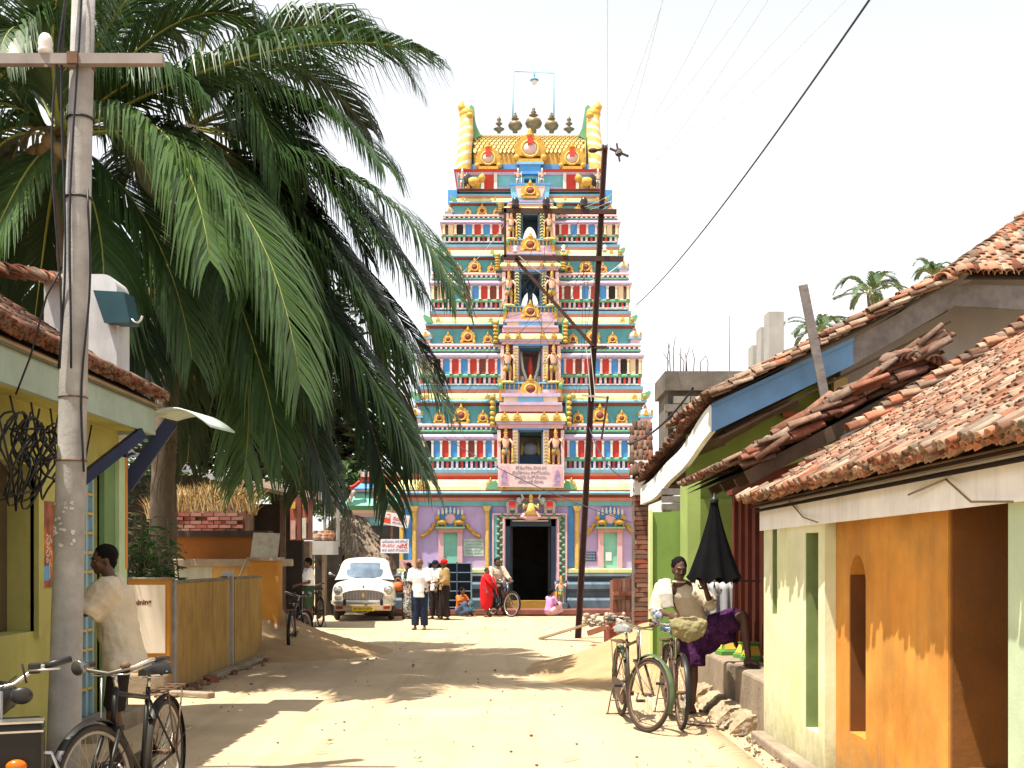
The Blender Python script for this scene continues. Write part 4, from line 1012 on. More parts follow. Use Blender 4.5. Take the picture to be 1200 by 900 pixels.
def orange_house():
    x0 = 2.27; xo = 2.35; yA, yB, yC, yD = 10.0, 8.05, 5.98, 5.12; zt = 1.90
    # lime end wall with two tall slots: solid pieces around the slots
    b = MB()
    s1a, s1b = 9.50, 9.68; s2a, s2b = 8.22, 8.58   # slots along y
    b.box(x0, 3.2, s1b, yA, -0.05, zt); b.box(x0, 3.2, s2b, s1a, -0.05, zt); b.box(x0, 3.2, yB, s2a, -0.05, zt)
    b.box(x0, 3.2, s1a, s1b, -0.05, 1.12); b.box(x0 + 0.10, 3.2, s1a, s1b, 1.12, zt)
    b.box(x0, 3.2, s2a, s2b, -0.05, 0.30); b.box(x0, 3.2, s2a, s2b, 1.80, zt)
    w = b.build('lime_wall', LIMEL, hs)
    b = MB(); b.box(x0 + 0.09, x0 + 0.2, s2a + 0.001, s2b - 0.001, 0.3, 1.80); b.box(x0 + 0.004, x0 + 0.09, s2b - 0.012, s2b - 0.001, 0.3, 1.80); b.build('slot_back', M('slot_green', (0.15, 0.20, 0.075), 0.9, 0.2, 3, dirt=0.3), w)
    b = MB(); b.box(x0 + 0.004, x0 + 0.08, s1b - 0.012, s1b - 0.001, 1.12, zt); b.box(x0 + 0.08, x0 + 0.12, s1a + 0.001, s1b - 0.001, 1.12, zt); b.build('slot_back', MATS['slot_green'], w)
    # orange wall with arched niche
    nc = 7.55; nw = 0.18; nz0, nz1 = 0.40, 1.46
    b = MB()
    b.box(xo, 3.2, nc + nw, yB - 0.002, -0.05, zt + 0.1); b.box(xo, 3.2, yC, nc - nw, -0.05, zt + 0.1); b.box(xo, 3.2, nc - nw, nc + nw, -0.05, nz0 - 0.0)
    arch = [(nc - nw, nz1)] + [(nc - nw * cos(pi * i / 8) * (1 - 0.15 * sin(pi * i / 8)), nz1 + 0.17 * sin(pi * i / 8)) for i in range(1, 8)] + [(nc + nw, nz1)]
    b.prism(arch + [(nc + nw, zt + 0.1), (nc - nw, zt + 0.1)], xo, 3.2, 'x')
    ow = b.build('orange_wall', ORG, hs)
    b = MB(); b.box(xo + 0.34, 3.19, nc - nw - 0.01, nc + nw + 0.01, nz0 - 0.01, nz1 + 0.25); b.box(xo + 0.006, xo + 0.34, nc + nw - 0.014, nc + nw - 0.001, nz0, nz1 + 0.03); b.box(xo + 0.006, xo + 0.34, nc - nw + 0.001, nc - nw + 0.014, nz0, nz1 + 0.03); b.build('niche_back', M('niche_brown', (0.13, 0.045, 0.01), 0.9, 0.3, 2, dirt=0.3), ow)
    # door recess: back wall and sides in the same limewash, cracked dado
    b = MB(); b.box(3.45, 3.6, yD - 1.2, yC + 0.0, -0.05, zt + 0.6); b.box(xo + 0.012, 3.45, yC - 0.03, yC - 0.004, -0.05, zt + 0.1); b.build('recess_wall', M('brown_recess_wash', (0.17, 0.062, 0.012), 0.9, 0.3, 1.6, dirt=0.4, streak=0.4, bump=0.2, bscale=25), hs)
    b = MB(); b.box(xo + 0.03, 3.44, yC - 0.045, yC - 0.032, -0.05, 0.34); b.box(3.43, 3.452, yD - 1.2, yC - 0.05, -0.05, 0.34); b.build('dado', BLKD, hs)
    b = MB(); rr = random.Random(2)
    for i in range(4):   # white chalk scrolls on the dado
        cx_ = 2.47 + 0.17 * i; pts = [(cx_ + 0.07 * cos(t) * (1 - 0.1 * t), yC - 0.05, 0.24 + 0.05 * sin(t) * (1 - 0.1 * t)) for t in [k * 0.5 for k in range(13)]]; b.tube(pts, 0.006, 5)
    b.build('chalk_scroll', WHT, hs)
    b = MB(); b.cbox((2.62, yC - 0.04, 0.43), (0.36, 0.03, 0.10)); b.cbox((2.50, yC - 0.038, 0.37), (0.12, 0.03, 0.08)); b.build('plaster_patch', CEM, hs, 0.012)
    # near lime pillar
    b = MB(); b.box(x0 + 0.02, 3.6, 3.2, yD, -0.05, zt); b.build('lime_pillar', M('limewash_mint', (0.42, 0.52, 0.36), 0.9, 0.12, 2, dirt=0.25, bump=0.15), hs)
    # plinth strip at the foot of the wall
    b = MB(); b.box(x0 - 0.12, x0 + 0.01, 3.0, yA + 0.0, -0.1, 0.055); b.build('plinth', CEM, hs, 0.02)
    # fascia board
    b = MB(); n = 40; pts = []
    for i in range(n + 1):
        y = 10.06 - (10.06 - 2.6) * i / n; k = 0.006 * noise.noise(V((y * 2, 0, 0)))
        pts += [(2.245 + k, y, 1.855 + 0.006 * noise.noise(V((y * 3, 4, 0)))), (2.245 + k, y, 2.085), (2.285 + k, y, 2.085), (2.285 + k, y, 1.857)]
    o = b.av(pts)
    for i in range(n):
        for j in range(4): b.af([(i * 4 + j, i * 4 + (j + 1) % 4, i * 4 + 4 + (j + 1) % 4, i * 4 + 4 + j)], o)
    b.af([(0, 1, 2, 3), (n * 4 + 3, n * 4 + 2, n * 4 + 1, n * 4)], o); b.build('fascia_board', WWASH, hs)
    b = MB(); b.box(2.29, 3.6, 2.6, 10.0, zt + 0.11, zt + 0.13); b.build('soffit', BATT, hs)
    # gable wall at the far end, under the verge
    b = MB(); b.prism([(2.3, 1.9), (5.6, 1.9), (5.6, 4.0), (2.3, 2.02)], 9.9, 10.02); b.build('gable_wall', LIMEO, hs)
    # roof
    b = MB(); b.tube([(2.225, 10.1, 2.085), (2.225, 6, 2.085), (2.225, 2.6, 2.085)], 0.022, 6); roof = b.build('roof', M('eave_pole', (0.3, 0.22, 0.13), 0.8), hs)
    sl = V((1, 0, 0.62)).normalized()
    tile_roof(roof, (2.145, 10.12, 2.075), (0, -1, 0), sl, 6.8, 3.9, 0.072, 0.082, TILE, 300, 0.16, 0.041, 0.032, 0.024, 5, 3, rag=0.02)
    ridge_row(roof, (3.05, 10.06, 2.76), (4.75, 10.02, 3.80), 22, 0.085, TILE, 4, 0.28)
    ridge_row(roof, (2.3, 10.12, 2.22), (3.0, 10.1, 2.66), 9, 0.06, TILED, 5, 0.2)
    # cord hanging on the fascia
    b = MB(); b.tube([P(927, 585, 9.0) + V((-0.03, 0, 0)), P(950, 606, 8.5) + V((-0.06, 0, 0)), P(968, 612, 8.0) + V((-0.06, 0, 0))], 0.006, 5); b.build('cord', M('coir_cord', (0.25, 0.19, 0.12), 0.9), hs); b = MB(); b.tube([P(1075, 580, 6.2) + V((-0.05, 0, 0)), P(1120, 562, 5.7) + V((-0.05, 0, 0)), P(1150, 588, 5.3) + V((-0.05, 0, 0)), P(1200, 588, 4.9) + V((-0.05, 0, 0))], 0.006, 5); b.build('cord', M('coir_cord', (0.25, 0.19, 0.12), 0.9), hs)
orange_house()

ROUGH = bpy.data.textures.new('rough_lumps', 'CLOUDS'); ROUGH.noise_scale = 0.11; ROUGH.noise_depth = 3
# ------------------------------------------------------------------ shop house with maroon shutters between orange and blue house
MARD = M('maroon_door', (0.14, 0.028, 0.018), 0.7, 0.2, 4, streak=0.25)
mh = wthing('shuttered_house', 'narrow house with maroon plank shutters on a raised cement ledge', 'house', (2.8, 12.0, 0))
def shuttered():
    x0 = 2.28
    # ledge in two blocks with a step gap
    for a, c in ((10.02, 11.35), (11.75, 13.7)):
        b = MB(); b.box(x0, 2.95, a, c, -0.05, 0.50); b.build('ledge', CEM, mh, 0.03)
    b = MB(); b.box(x0 + 0.25, 2.95, 11.35, 11.75, -0.05, 0.24); b.build('step', CEM, mh, 0.02)
    # kerb lumps at the foot
    rr = random.Random(4)
    for i, y in enumerate((10.6, 11.3, 12.1, 12.9)):
        b = MB(); b.prism([(x0 - 0.30, -0.1), (x0 + 0.01, -0.1), (x0 + 0.01, 0.14), (x0 - 0.1, 0.12), (x0 - 0.2, 0.03)], y - 0.28, y + 0.24); q = b.build('gutter_apron', M('mud_cement', (0.34, 0.26, 0.17), 0.95, 0.2, 4, dirt=0.4, bump=0.5, bscale=25), mh); q.modifiers.new('sub', 'SUBSURF').render_levels = 4; q.modifiers['sub'].subdivision_type = 'SIMPLE'; q.modifiers['sub'].levels = 4; dm = q.modifiers.new('rough', 'DISPLACE'); dm.texture = ROUGH; dm.strength = 0.09; dm.texture_coords = 'GLOBAL'
    # wall behind the shutters and side posts
    b = MB(); b.box(2.86, 3.0, 10.02, 13.75, 0.48, 2.5); b.build('wall', LIMEO, mh)
    n = 9
    for i in range(n):
        y = 10.45 + (13.45 - 10.45) * i / (n - 1); b = MB(); w = 0.33
        b.box(2.70, 2.76, y - w / 2, y + w / 2, 0.50, 2.40); b.box(2.665, 2.70, y - w / 2, y - w / 2 + 0.06, 0.9, 2.40); b.box(2.655, 2.70, y - w / 2 - 0.005, y - w / 2 + 0.065, 0.5, 0.9)
        b.build('shutter_plank', MARD, mh)
    b = MB(); b.box(2.66, 2.86, 10.02, 13.75, 2.38, 2.5); b.build('lintel', MARD, mh)
    # rafters and roof
    b = MB(); b.bar((2.2, 10.35, 2.36), (4.4, 10.35, 3.52), 0.09, 0.13); rf = b.build('roof', M('old_timber', (0.07, 0.045, 0.03), 0.9, 0.3, 6, streak=0.3), mh)
    for y in (10.9, 11.6, 12.3): MB().bar((2.20, y, 2.34), (3.9, y, 3.24), 0.08, 0.10).build('rafter', MATS['old_timber'], rf)
    sl = V((1, 0, 0.53)).normalized()
    tile_roof(rf, (2.06, 10.42, 2.44), (0, 1, 0), sl, 2.9, 2.3, 0.085, 0.11, TILED, 170, 0.2, 0.05, 0.04, 0.03, 3, 8)
    # loose heap of big tiles along the near verge
    _, me = tile_mesh('loose_tile', 0.34, 0.085, 0.07, 0.016, 6, TILED); rr = random.Random(9)
    for i in range(120):
        t = rr.random() ** 0.85; p = V((2.10 + 1.75 * t, 10.34 + rr.uniform(-0.06, 0.40), 2.40 + 0.95 * t + rr.uniform(0, 0.24) * (0.6 + 0.5 * t)))
        o = link('loose_tile', me, rf, p); o.rotation_euler = (0.5 + rr.uniform(-0.22, 0.22), rr.uniform(-0.3, 0.3), -pi / 2 + rr.uniform(-0.3, 0.3)); o.scale = [rr.uniform(0.8, 1.1)] * 3
    for i in range(7):
        o = link('loose_tile', me, rf, V((3.62 + 0.05 * i, 10.36 - 0.02 * i, 3.42 + 0.02 * i - 0.004 * i * i))); o.rotation_euler = (0.3, -0.3 + 0.12 * i, rr.uniform(-0.2, 0.2)); o.scale = (1.3, 0.9, 1.3)
shuttered()
# painted pillar bases set out on the ledge
gy = M('pillar_base_green', (0.10, 0.26, 0.05), 0.7, 0.15, 6, dirt=0.2); yy = M('pillar_base_yellow', (0.62, 0.42, 0.06), 0.7, 0.15, 6, dirt=0.15)
b = MB(); q4 = Matrix.Rotation(pi / 4, 3, 'Z'); b.mi = 0; b.lathe([(0.175, 0), (0.175, 0.05), (0.15, 0.07), (0.10, 0.13), (0.085, 0.20), (0.10, 0.215), (0.10, 0.235)], 4, (0, 0, 0), q4)
b.sm = [False] * len(b.sm); b.mi = 1
for k in range(4):
    b.at(Matrix.Rotation(k * pi / 2, 4, 'Z')); o0 = b.av([(-0.08, -0.112, 0.075), (0.08, -0.112, 0.075), (0.045, -0.071, 0.195), (-0.045, -0.071, 0.195)]); b.af([(0, 1, 2, 3)], o0)
b.at(None)
pm = b.mesh('pillar_base', [gy, yy])
for i, (y, rz, s) in enumerate(((13.2, 0.5, 0.85), (12.75, 0.2, 0.85), (12.35, 0.4, 0.75), (11.95, 0.1, 0.85))):
    o = link('pillar_base', pm); o.location = (2.47 + 0.12 * (i > 1), y, 0.503); o.rotation_euler = (0, 0, rz); o.scale = (s,) * 3
    tag(o, ('flared green and yellow pillar base at the far end of the ledge, nearest the umbrella', 'flared green and yellow pillar base second from the umbrella on the ledge', 'smaller flared pillar base, third from the umbrella on the ledge', 'flared green and yellow pillar base nearest the lime wall')[i], 'pillar base', 'painted pillar bases on the ledge')
ves = MB(); ves.lathe([(0.05, 0), (0.10, 0.03), (0.125, 0.14), (0.14, 0.19), (0.145, 0.2), (0.135, 0.195), (0.09, 0.03)], 16); o = ves.build('metal_bowl', M('steel_dull', (0.35, 0.35, 0.36), 0.35, 0.1, metal=0.8)); o.location = (2.45, 10.2, 0.505); tag(o, 'dull steel bowl on the cement ledge beside the lime wall', 'bowl')

# ------------------------------------------------------------------ blue gabled house
BLUEW = M('blue_board', (0.12, 0.24, 0.42), 0.8, 0.15, 3, dirt=0.12, streak=0.2)
GREYW = M('grey_plaster', (0.25, 0.235, 0.24), 0.9, 0.12, 1.5, dirt=0.15, bump=0.1)
OLDW = M('weathered_board', (0.17, 0.15, 0.145), 0.9, 0.35, 5, streak=0.4, bump=0.4, bscale=18)
bh = wthing('blue_gabled_house', 'house with long blue and white roof boards, green walls and clay tile roof', 'house', (3.6, 16.0, 0))
def blue_house():
    d = 14.0
    A = P(834, 490, d); B = P(1000, 412, d); C = P(1118, 345, d); E = P(1260, 352, d - 0.3)
    def board(p, q, wa, wb, mat, name, t=0.06):
        b = MB(); n = (q - p); k = V((0, 0, 1)); off = V((-n.y, n.x, 0)).normalized() * t
        o = b.av([p + k * wa / 2, q + k * wb / 2, q - k * wb / 2, p - k * wa / 2, p + k * wa / 2 + off, q + k * wb / 2 + off, q - k * wb / 2 + off, p - k * wa / 2 + off])
        b.af([(0, 1, 2, 3), (7, 6, 5, 4), (0, 4, 5, 1), (1, 5, 6, 2), (2, 6, 7, 3), (3, 7, 4, 0)], o); return b.build(name, mat, bh)
    board(A, B, 0.36, 0.33, BLUEW, 'blue_board'); board(B, C, 0.335, 0.30, OLDW, 'weathered_board'); board(C, E, 0.28, 0.3, OLDW, 'weathered_board')
    # thin upper trim
    board(A + V((0, -0.03, 0.16)), B + V((0, -0.03, 0.15)), 0.05, 0.05, BLUEW, 'board_trim', 0.08)
    D = P(752, 583, 17.2)
    # white street board, slightly wavy
    b = MB(); n = 14; pts = []
    for i in range(n + 1):
        t = i / n; p = A + (D - A) * t; p.z += 0.10 * sin(t * pi) * -1 + 0.02 * sin(t * 14); h = 0.34 - 0.06 * t + 0.02 * sin(t * 11)
        pts += [p + V((-0.02, 0, h / 2)), p + V((-0.02, 0, -h / 2)), p + V((0.05, 0.02, -h / 2)), p + V((0.05, 0.02, h / 2))]
    o = b.av(pts)
    for i in range(n):
        for j in range(4): b.af([(i * 4 + j, i * 4 + (j + 1) % 4, i * 4 + 4 + (j + 1) % 4, i * 4 + 4 + j)], o)
    b.af([(0, 1, 2, 3), (n * 4 + 3, n * 4 + 2, n * 4 + 1, n * 4)], o); b.build('white_board', WWASH, bh)
    # roof planes: main slope and street skirt
    e = (C - A); s = e.normalized()
    b = MB(); b.bar(A + V((0.2, 0.3, -0.1)), C + V((0, 0.3, -0.1)), 0.1, 0.12); rf = b.build('roof', MATS['old_timber'], bh)
    nr = V((0, 1, 0))
    tile_roof(rf, A + V((-0.06, -0.12, 0.24)), (0, 1, 0), (C - A), 3.4, 3.75, 0.13, 0.16, TILE, 200, 0.26, 0.075, 0.06, 0.02, 2, 21)
    ridge_row(rf, A + V((-0.05, -0.14, 0.24)), C + V((0.05, -0.14, 0.24)), 34, 0.075, TILE, 6, 0.14, 0.025)
    ridge_row(rf, A + V((0.0, 0.02, 0.32)), C + V((0.05, 0.02, 0.34)), 30, 0.07, TILE, 7, 0.1, 0.03)
    hs_ = V((0.10, 0.75, 0.62)).normalized(); ridge_row(rf, C + V((-0.25, -0.25, 0.14)), C + V((0.02, -0.25, 0.22)) + V((1.0, 0, 0)) * 1.75 + hs_ * 2.35, 34, 0.105, TILE, 8, 0.35, 0.015)
    rE = C + V((0.02, -0.25, 0.12)) + V((1.75, 0, 0)) + hs_ * 2.35; b = MB(); b.quad(C + V((-.3, -.1, .08)), rE, rE + V((0, 2.5, -.4)), C + V((-.3, 3.2, -.1))); b.build('roof_back', BATT, rf, fix=False)
    # street skirt: tile edge along the white board
    nrm = (D - A)
    tile_roof(rf, A + V((0.0, 0, 0.22)), (D - A), V((0.82, 0.25, 0.42)), (D - A).length + 0.1, 1.2, 0.11, 0.13, TILED, 90, 0.22, 0.06, 0.05, 0.02, 4, 23)
    # small hip facing the street, columns of tiles
    tile_roof(rf, C + V((0.02, -0.25, 0.16)), (1, 0, 0), V((0.10, 0.75, 0.62)), 2.6, 2.4, 0.15, 0.075, TILE, 200, 0.2, 0.085, 0.075, 0.006, 2, 25, rag=0.005, clip=lambda u, v: u > 0.745 * v - 0.05)
    # walls
    x0_ = PX(985, d + 0.9); b = MB(); sl_ = (C.z - A.z) / (C.x - A.x)
    g = [(x0_, 2.2), (8.2, 2.2), (8.2, 5.55), (C.x + 0.9, 5.5), (C.x, C.z + 0.1), (x0_, A.z + (x0_ - A.x) * sl_ + 0.1)]
    b.prism(g, d + 0.9, d + 1.05); b.build('grey_wall', GREYW, bh)
    b = MB(); b.prism([(PX(815, d + .4), -0.05), (PX(1003, d + .4), -0.05), (PX(1003, d + .4), PZ(412, d + .4)), (PX(815, d + .4), PZ(502, d + .4))], d + 1.07, d + 1.22); b.build('olive_wall', LIMEO, bh)
    # patch of bare brick high on the wall
    bk = M('bare_brick', (0.25, 0.085, 0.045), 0.9, 0.2, 6, rnd=0.35, dirt=0.2); br = MB(); br.box(-0.11, 0.11, -0.03, 0.03, -0.036, 0.036); bm_ = br.mesh('brick', bk); rr = random.Random(6)
    for j in range(7):
        for i in range(5):
            x = PX(950, d) + i * 0.235 + (0.117 if j % 2 else 0); z = PZ(522, d) + 0.03 + j * 0.083
            if x < PX(1002, d) - 0.05 + 0.02 * j and z < PZ(425 + (1000 - 600 - x / d * FPX) * 0.49, d) - 0.25: inst('brick', bm_, bh, (x, d + 1.03 + rr.uniform(-0.008, 0.008), z), (0, rr.uniform(-0.02, 0.02), rr.uniform(-0.03, 0.03)))
    b = MB(); b.box(PX(996, d), PX(1013, d), d + 0.70, d + 0.82, PZ(478, d), PZ(432, d)); b.build('door_post', M('pale_wood', (0.42, 0.31, 0.16), 0.8, 0.2, 4), bh)
    # light lime column and facing green wall by the street
    b = MB(); b.box(PX(803, 14.0), PX(818, 14.0), 13.82, 14.42, -0.05, 2.62); b.build('lime_column', M('limewash_bright', (0.30, 0.40, 0.12), 0.9, 0.15, 2, dirt=0.2, bump=0.2), bh)
    b = MB(); b.box(PX(763, 14.6), PX(804, 14.6), 14.5, 14.62, -0.05, PZ(600, 14.5)); b.build('green_wall', LIME, bh)
    b = MB(); b.box(PX(761.5, 14.5), PX(764.5, 14.5), 14.46, 14.66, -0.05, PZ(598, 14.5)); b.build('wall_edge', M('limewash_edge', (0.55, 0.62, 0.28), 0.9, 0.1, 2), bh)
    b = MB()
    for j in range(3): b.box(PX(775, 14.9), PX(806, 14.9), 14.75 + 0.02 * j, 14.9, PZ(598 - 9 * j, 14.9), PZ(591 - 9 * j, 14.9))
    b.build('stacked_boards', OLDW, bh)
    b = MB(); b.prism([(PX(835, 14), A.z - 0.2), (PX(757, 17.4), 2.2), (PX(757, 17.4) + 0.9, 2.5), (PX(835, 14) + 0.9, A.z + 0.05)], 14.05, 14.1); b = MB()
    o = b.av([A + V((0.05, 0.05, -0.17)), D + V((0.05, 0, -0.14)), D + V((1.2, 0.2, 0.30)), A + V((1.2, 0.3, 0.42))]); b.af([(0, 1, 2, 3)], o); b.build('soffit', M('soffit_boards', (0.08, 0.05, 0.03), 0.9, 0.3, 6, streak=0.3), bh)
    b = MB(); b.bar(A + V((0.1, 0.2, -0.25)), C + V((0, 0.25, -0.32)), 0.3, 0.03); b.build('soffit_beam', MATS['soffit_boards'], bh)
    for i, t in enumerate((0.1, 0.3, 0.5, 0.7, 0.9)):
        p = A + (D - A) * t; MB().bar(p + V((0.05, 0.05, -0.12)), p + V((1.3, 0.3, 0.35)), 0.07, 0.08).build('rafter', MATS['old_timber'], bh)
    b = MB(); b.box(2.3, 3.9, 14.8, 17.0, -0.05, 2.4); b.build('shop_wall', LIMEO, bh)
blue_house()
# leaning plank against the blue board
pl = MB(); a = P(968, 472, 13.7); c = P(941, 334, 13.7); pl.bar(a, c, 0.11, 0.03, (0, 1, 0)); o = pl.build('leaning_plank', OLDW); tag(o, 'grey weathered plank leaning upright against the blue roof board', 'plank')
o.data.transform(Matrix.Translation(-a)); o.location = a

# ------------------------------------------------------------------ unfinished concrete buildings behind
blk = M('sooty_block', (0.13, 0.115, 0.10), 0.95, 0.35, 2, streak=0.5, dirt=0.4, bump=0.4, bscale=15)
ub = wthing('unfinished_building', 'sooty grey unfinished block building with bare steel rods above the tiles', 'building', (5.6, 26.0, 0))
def unfinished():
    d = 26.0; x0, x1 = PX(780, d), PX(905, d); z0, z1 = PZ(520, d), PZ(434, d)
    b = MB(); b.box(x0 + 0.1, x1, d + 0.3, d + 2, -0.05, z1 - 0.1); b.build('core', blk, ub)
    cb = M('grey_block', (0.20, 0.18, 0.155), 0.95, 0.25, 5, rnd=0.3, dirt=0.3); bb = MB(); bb.box(-0.19, 0.19, -0.1, 0.1, -0.085, 0.085); me = bb.mesh('block', cb); rr = random.Random(3)
    rows = int((z1 - z0 - 0.45) / 0.185)
    for j in range(rows):
        n = int((x1 - x0) / 0.4)
        for i in range(n):
            x = x0 + 0.2 + i * 0.4 + (0.2 if j % 2 else 0); 
            if x > PX(870, d): continue
            inst('block', me, ub, (x, d + 0.22 + rr.uniform(-0.01, 0.01), z0 + 0.1 + j * 0.19))
    b = MB(); b.box(x0, x1, d + 0.1, d + 2, z1 - 0.45, z1); b.build('ring_beam', blk, ub)
    b = MB(); b.box(x0 + 0.05, x1, d + 0.15, d + 2, z0 - 0.5, z0); b.build('lower_beam', blk, ub)
    b = MB(); b.box(PX(745, d), PX(800, d), d - 0.4, d + 0.1, 0, PZ(530, d)); b.build('white_pier', WWASH, ub)
    rr = random.Random(8); rm = M('steel_rod', (0.14, 0.12, 0.11), 0.7, 0.1)
    for px in (784, 788, 792, 800, 803, 808, 815, 824, 832, 785, 806):
        x = PX(px, d); h = rr.uniform(0.35, 0.85); b = MB(); b.tube([(x, d + 0.3, z1 - 0.1), (x + rr.uniform(-.03, .03), d + 0.3, z1 + h * 0.6), (x + rr.uniform(-.12, .12), d + 0.3, z1 + h)], 0.013, 5); b.build('steel_rod', rm, ub)
    x = PX(860, d); b = MB(); b.tube([(x, d + .5, z1), (x, d + .5, z1 + 1.4)], 0.012, 5); b.build('steel_rod', rm, ub)
unfinished()
cc = M('bare_concrete', (0.36, 0.35, 0.33), 0.9, 0.12, 2, dirt=0.15, streak=0.2)
for i, (xa, xb, yt) in enumerate(((879, 888, 406), (888.5, 896.5, 385), (897.5, 916, 367))):
    d = 22.0 + 0.4 * (2 - i); b = MB(); wd = PX(xb, d) - PX(xa, d); b.box(-wd / 2, wd / 2, -0.2, 0.2, 0, PZ(yt, d)); o = b.build('concrete_column', cc, None, 0.015); o.location = (PX((xa + xb) / 2, d), d, 0)
    tag(o, ('short bare concrete column, lowest of three above the tiled roof', 'slim bare concrete column, middle one of three above the tiled roof', 'wide bare concrete column, tallest of three above the tiled roof')[i], 'column', 'bare concrete columns')
b = MB(); b.tube([(0, 0, 0), (0, 0, PZ(370, 22.5))], 0.02, 6); o = b.build('conduit_pipe', M('pipe_grey_blue', (0.25, 0.42, 0.55), 0.6, 0.1)); o.location = (PX(922, 22.5), 22.5, 0); tag(o, 'thin blue grey pipe upright beside the tallest concrete column', 'pipe')

# ------------------------------------------------------------------ brick pier and loose brick stack
BRK = M('fired_brick', (0.22, 0.085, 0.055), 0.9, 0.2, 8, rnd=0.35, dirt=0.3, bump=0.3, bscale=40)
bp = wthing('brick_pier', 'rough unplastered brick pier with small tile roof at the street corner', 'pier', (2.25, 18.6, 0))
def pier():
    d = 18.6; bb = MB(); bb.box(-0.115, 0.115, -0.05, 0.05, -0.034, 0.034); me = bb.mesh('brick', BRK); rr = random.Random(12)
    b = MB(); b.box(PX(744, d), PX(760, d), d + 0.03, d + 0.5, -0.05, PZ(560, d)); b.build('core', blk, bp)
    n = int(PZ(560, d) / 0.08)
    for j in range(n):
        x = PX(752, d) + rr.uniform(-0.03, 0.03)
        inst('brick', me, bp, (x, d, 0.04 + j * 0.08), (0, 0, rr.uniform(-0.12, 0.12)))
    b = MB(); b.box(PX(757, d), PX(760.5, d) , d - 0.35, d - 0.27, -0.05, PZ(610, d)); b.build('grey_post', cc, bp)
    b = MB(); b.box(PX(743, d), PX(775, d), d - 0.1, d + 0.6, PZ(580, d), PZ(540, d)); rf = b.build('plaster_block', WWASH, bp)
    tile_roof(rf, P(740, 560, d) + V((0, -0.2, 0)), (1, 0, 0), V((0.05, 0.55, 0.8)), 0.34, 1.1, 0.085, 0.11, TILED, 60, 0.2, 0.05, 0.04, 0.008, 2, 31)
pier()
st = wthing('brick_stack', 'stack of loose fired bricks piled beside the iron pole', 'bricks', (1.95, 20.5, 0))
def stack():
    d = 20.6; rr = random.Random(7)
    a = MB(); a.box(-0.055, 0.055, -0.115, 0.115, -0.037, 0.037); e_end = a.mesh('brick', BRK); a = MB(); a.box(-0.115, 0.115, -0.055, 0.055, -0.037, 0.037); e_side = a.mesh('brick', BRK); a = MB(); a.box(-0.037, 0.037, -0.055, 0.055, -0.115, 0.115); e_up = a.mesh('brick', BRK)
    x0 = PX(718, d); x1 = PX(759, d); z = 0.45; row = 0
    while z < PZ(685, d):
        k = row % 3
        if k == 2:
            x = x0; 
            while x < x1: inst('brick', e_up, st, (x + 0.04, d + rr.uniform(-.01, .01), z + 0.115), (0, rr.uniform(-.03, .03), 0)); x += 0.079
            z += 0.235
        else:
            x = x0
            while x < x1: inst('brick', e_end if k else e_side, st, (x + (0.058 if k else 0.118), d + rr.uniform(-.015, .015), z + 0.038), (0, 0, rr.uniform(-.05, .05))); x += 0.115 if k else 0.235
            z += 0.079
        row += 1
    b = MB(); b.box(x0 + 0.01, x1 + 0.2, d + 0.06, d + 0.7, -0.05, z - 0.05); b.build('inner_bricks', BRK, st); b = MB(); b.box(x0 - 0.1, x1 + 0.3, d - 0.2, d + 0.8, -0.05, 0.45); b.build('lower_bricks', BRK, st)
    for i in range(3): inst('brick', e_side, st, (PX(742 + 6 * i, d), d + 0.2, PZ(683, d) + 0.06 + 0.07 * i))
stack()
# planks lying by the iron pole
WD = M('pale_plank', (0.33, 0.24, 0.15), 0.9, 0.25, 5, streak=0.2)
b = MB(); b.bar(P(634, 748, 22.0), P(690, 731, 21.5), 0.22, 0.04); o = b.build('plank', WD); tag(o, 'flat pale plank lying on the ground at the foot of the iron pole', 'plank')
b = MB(); b.bar(P(690, 742, 21.2) , P(716, 733, 21.0), 0.16, 0.10); o = b.build('timber_block', M('red_timber', (0.24, 0.10, 0.06), 0.9, 0.2, 5)); tag(o, 'reddish timber block lying behind the iron pole', 'timber')
b = MB(); rr = random.Random(17)
for i in range(60): b.ell((PX(rr.uniform(685, 735), 20.5), 20.4 + rr.uniform(-.5, .3), PZ(727, 20.5) + rr.uniform(-0.12, 0.12)), (rr.uniform(.03, .08), rr.uniform(.03, .08), rr.uniform(.02, .05)), 6, 4)
tag(b.build('rubble', M('rubble', (0.30, 0.25, 0.19), 0.95, 0.3, 6, rnd=0.4)), 'loose stone rubble heaped beside the brick stack', 'rubble', kind='stuff')
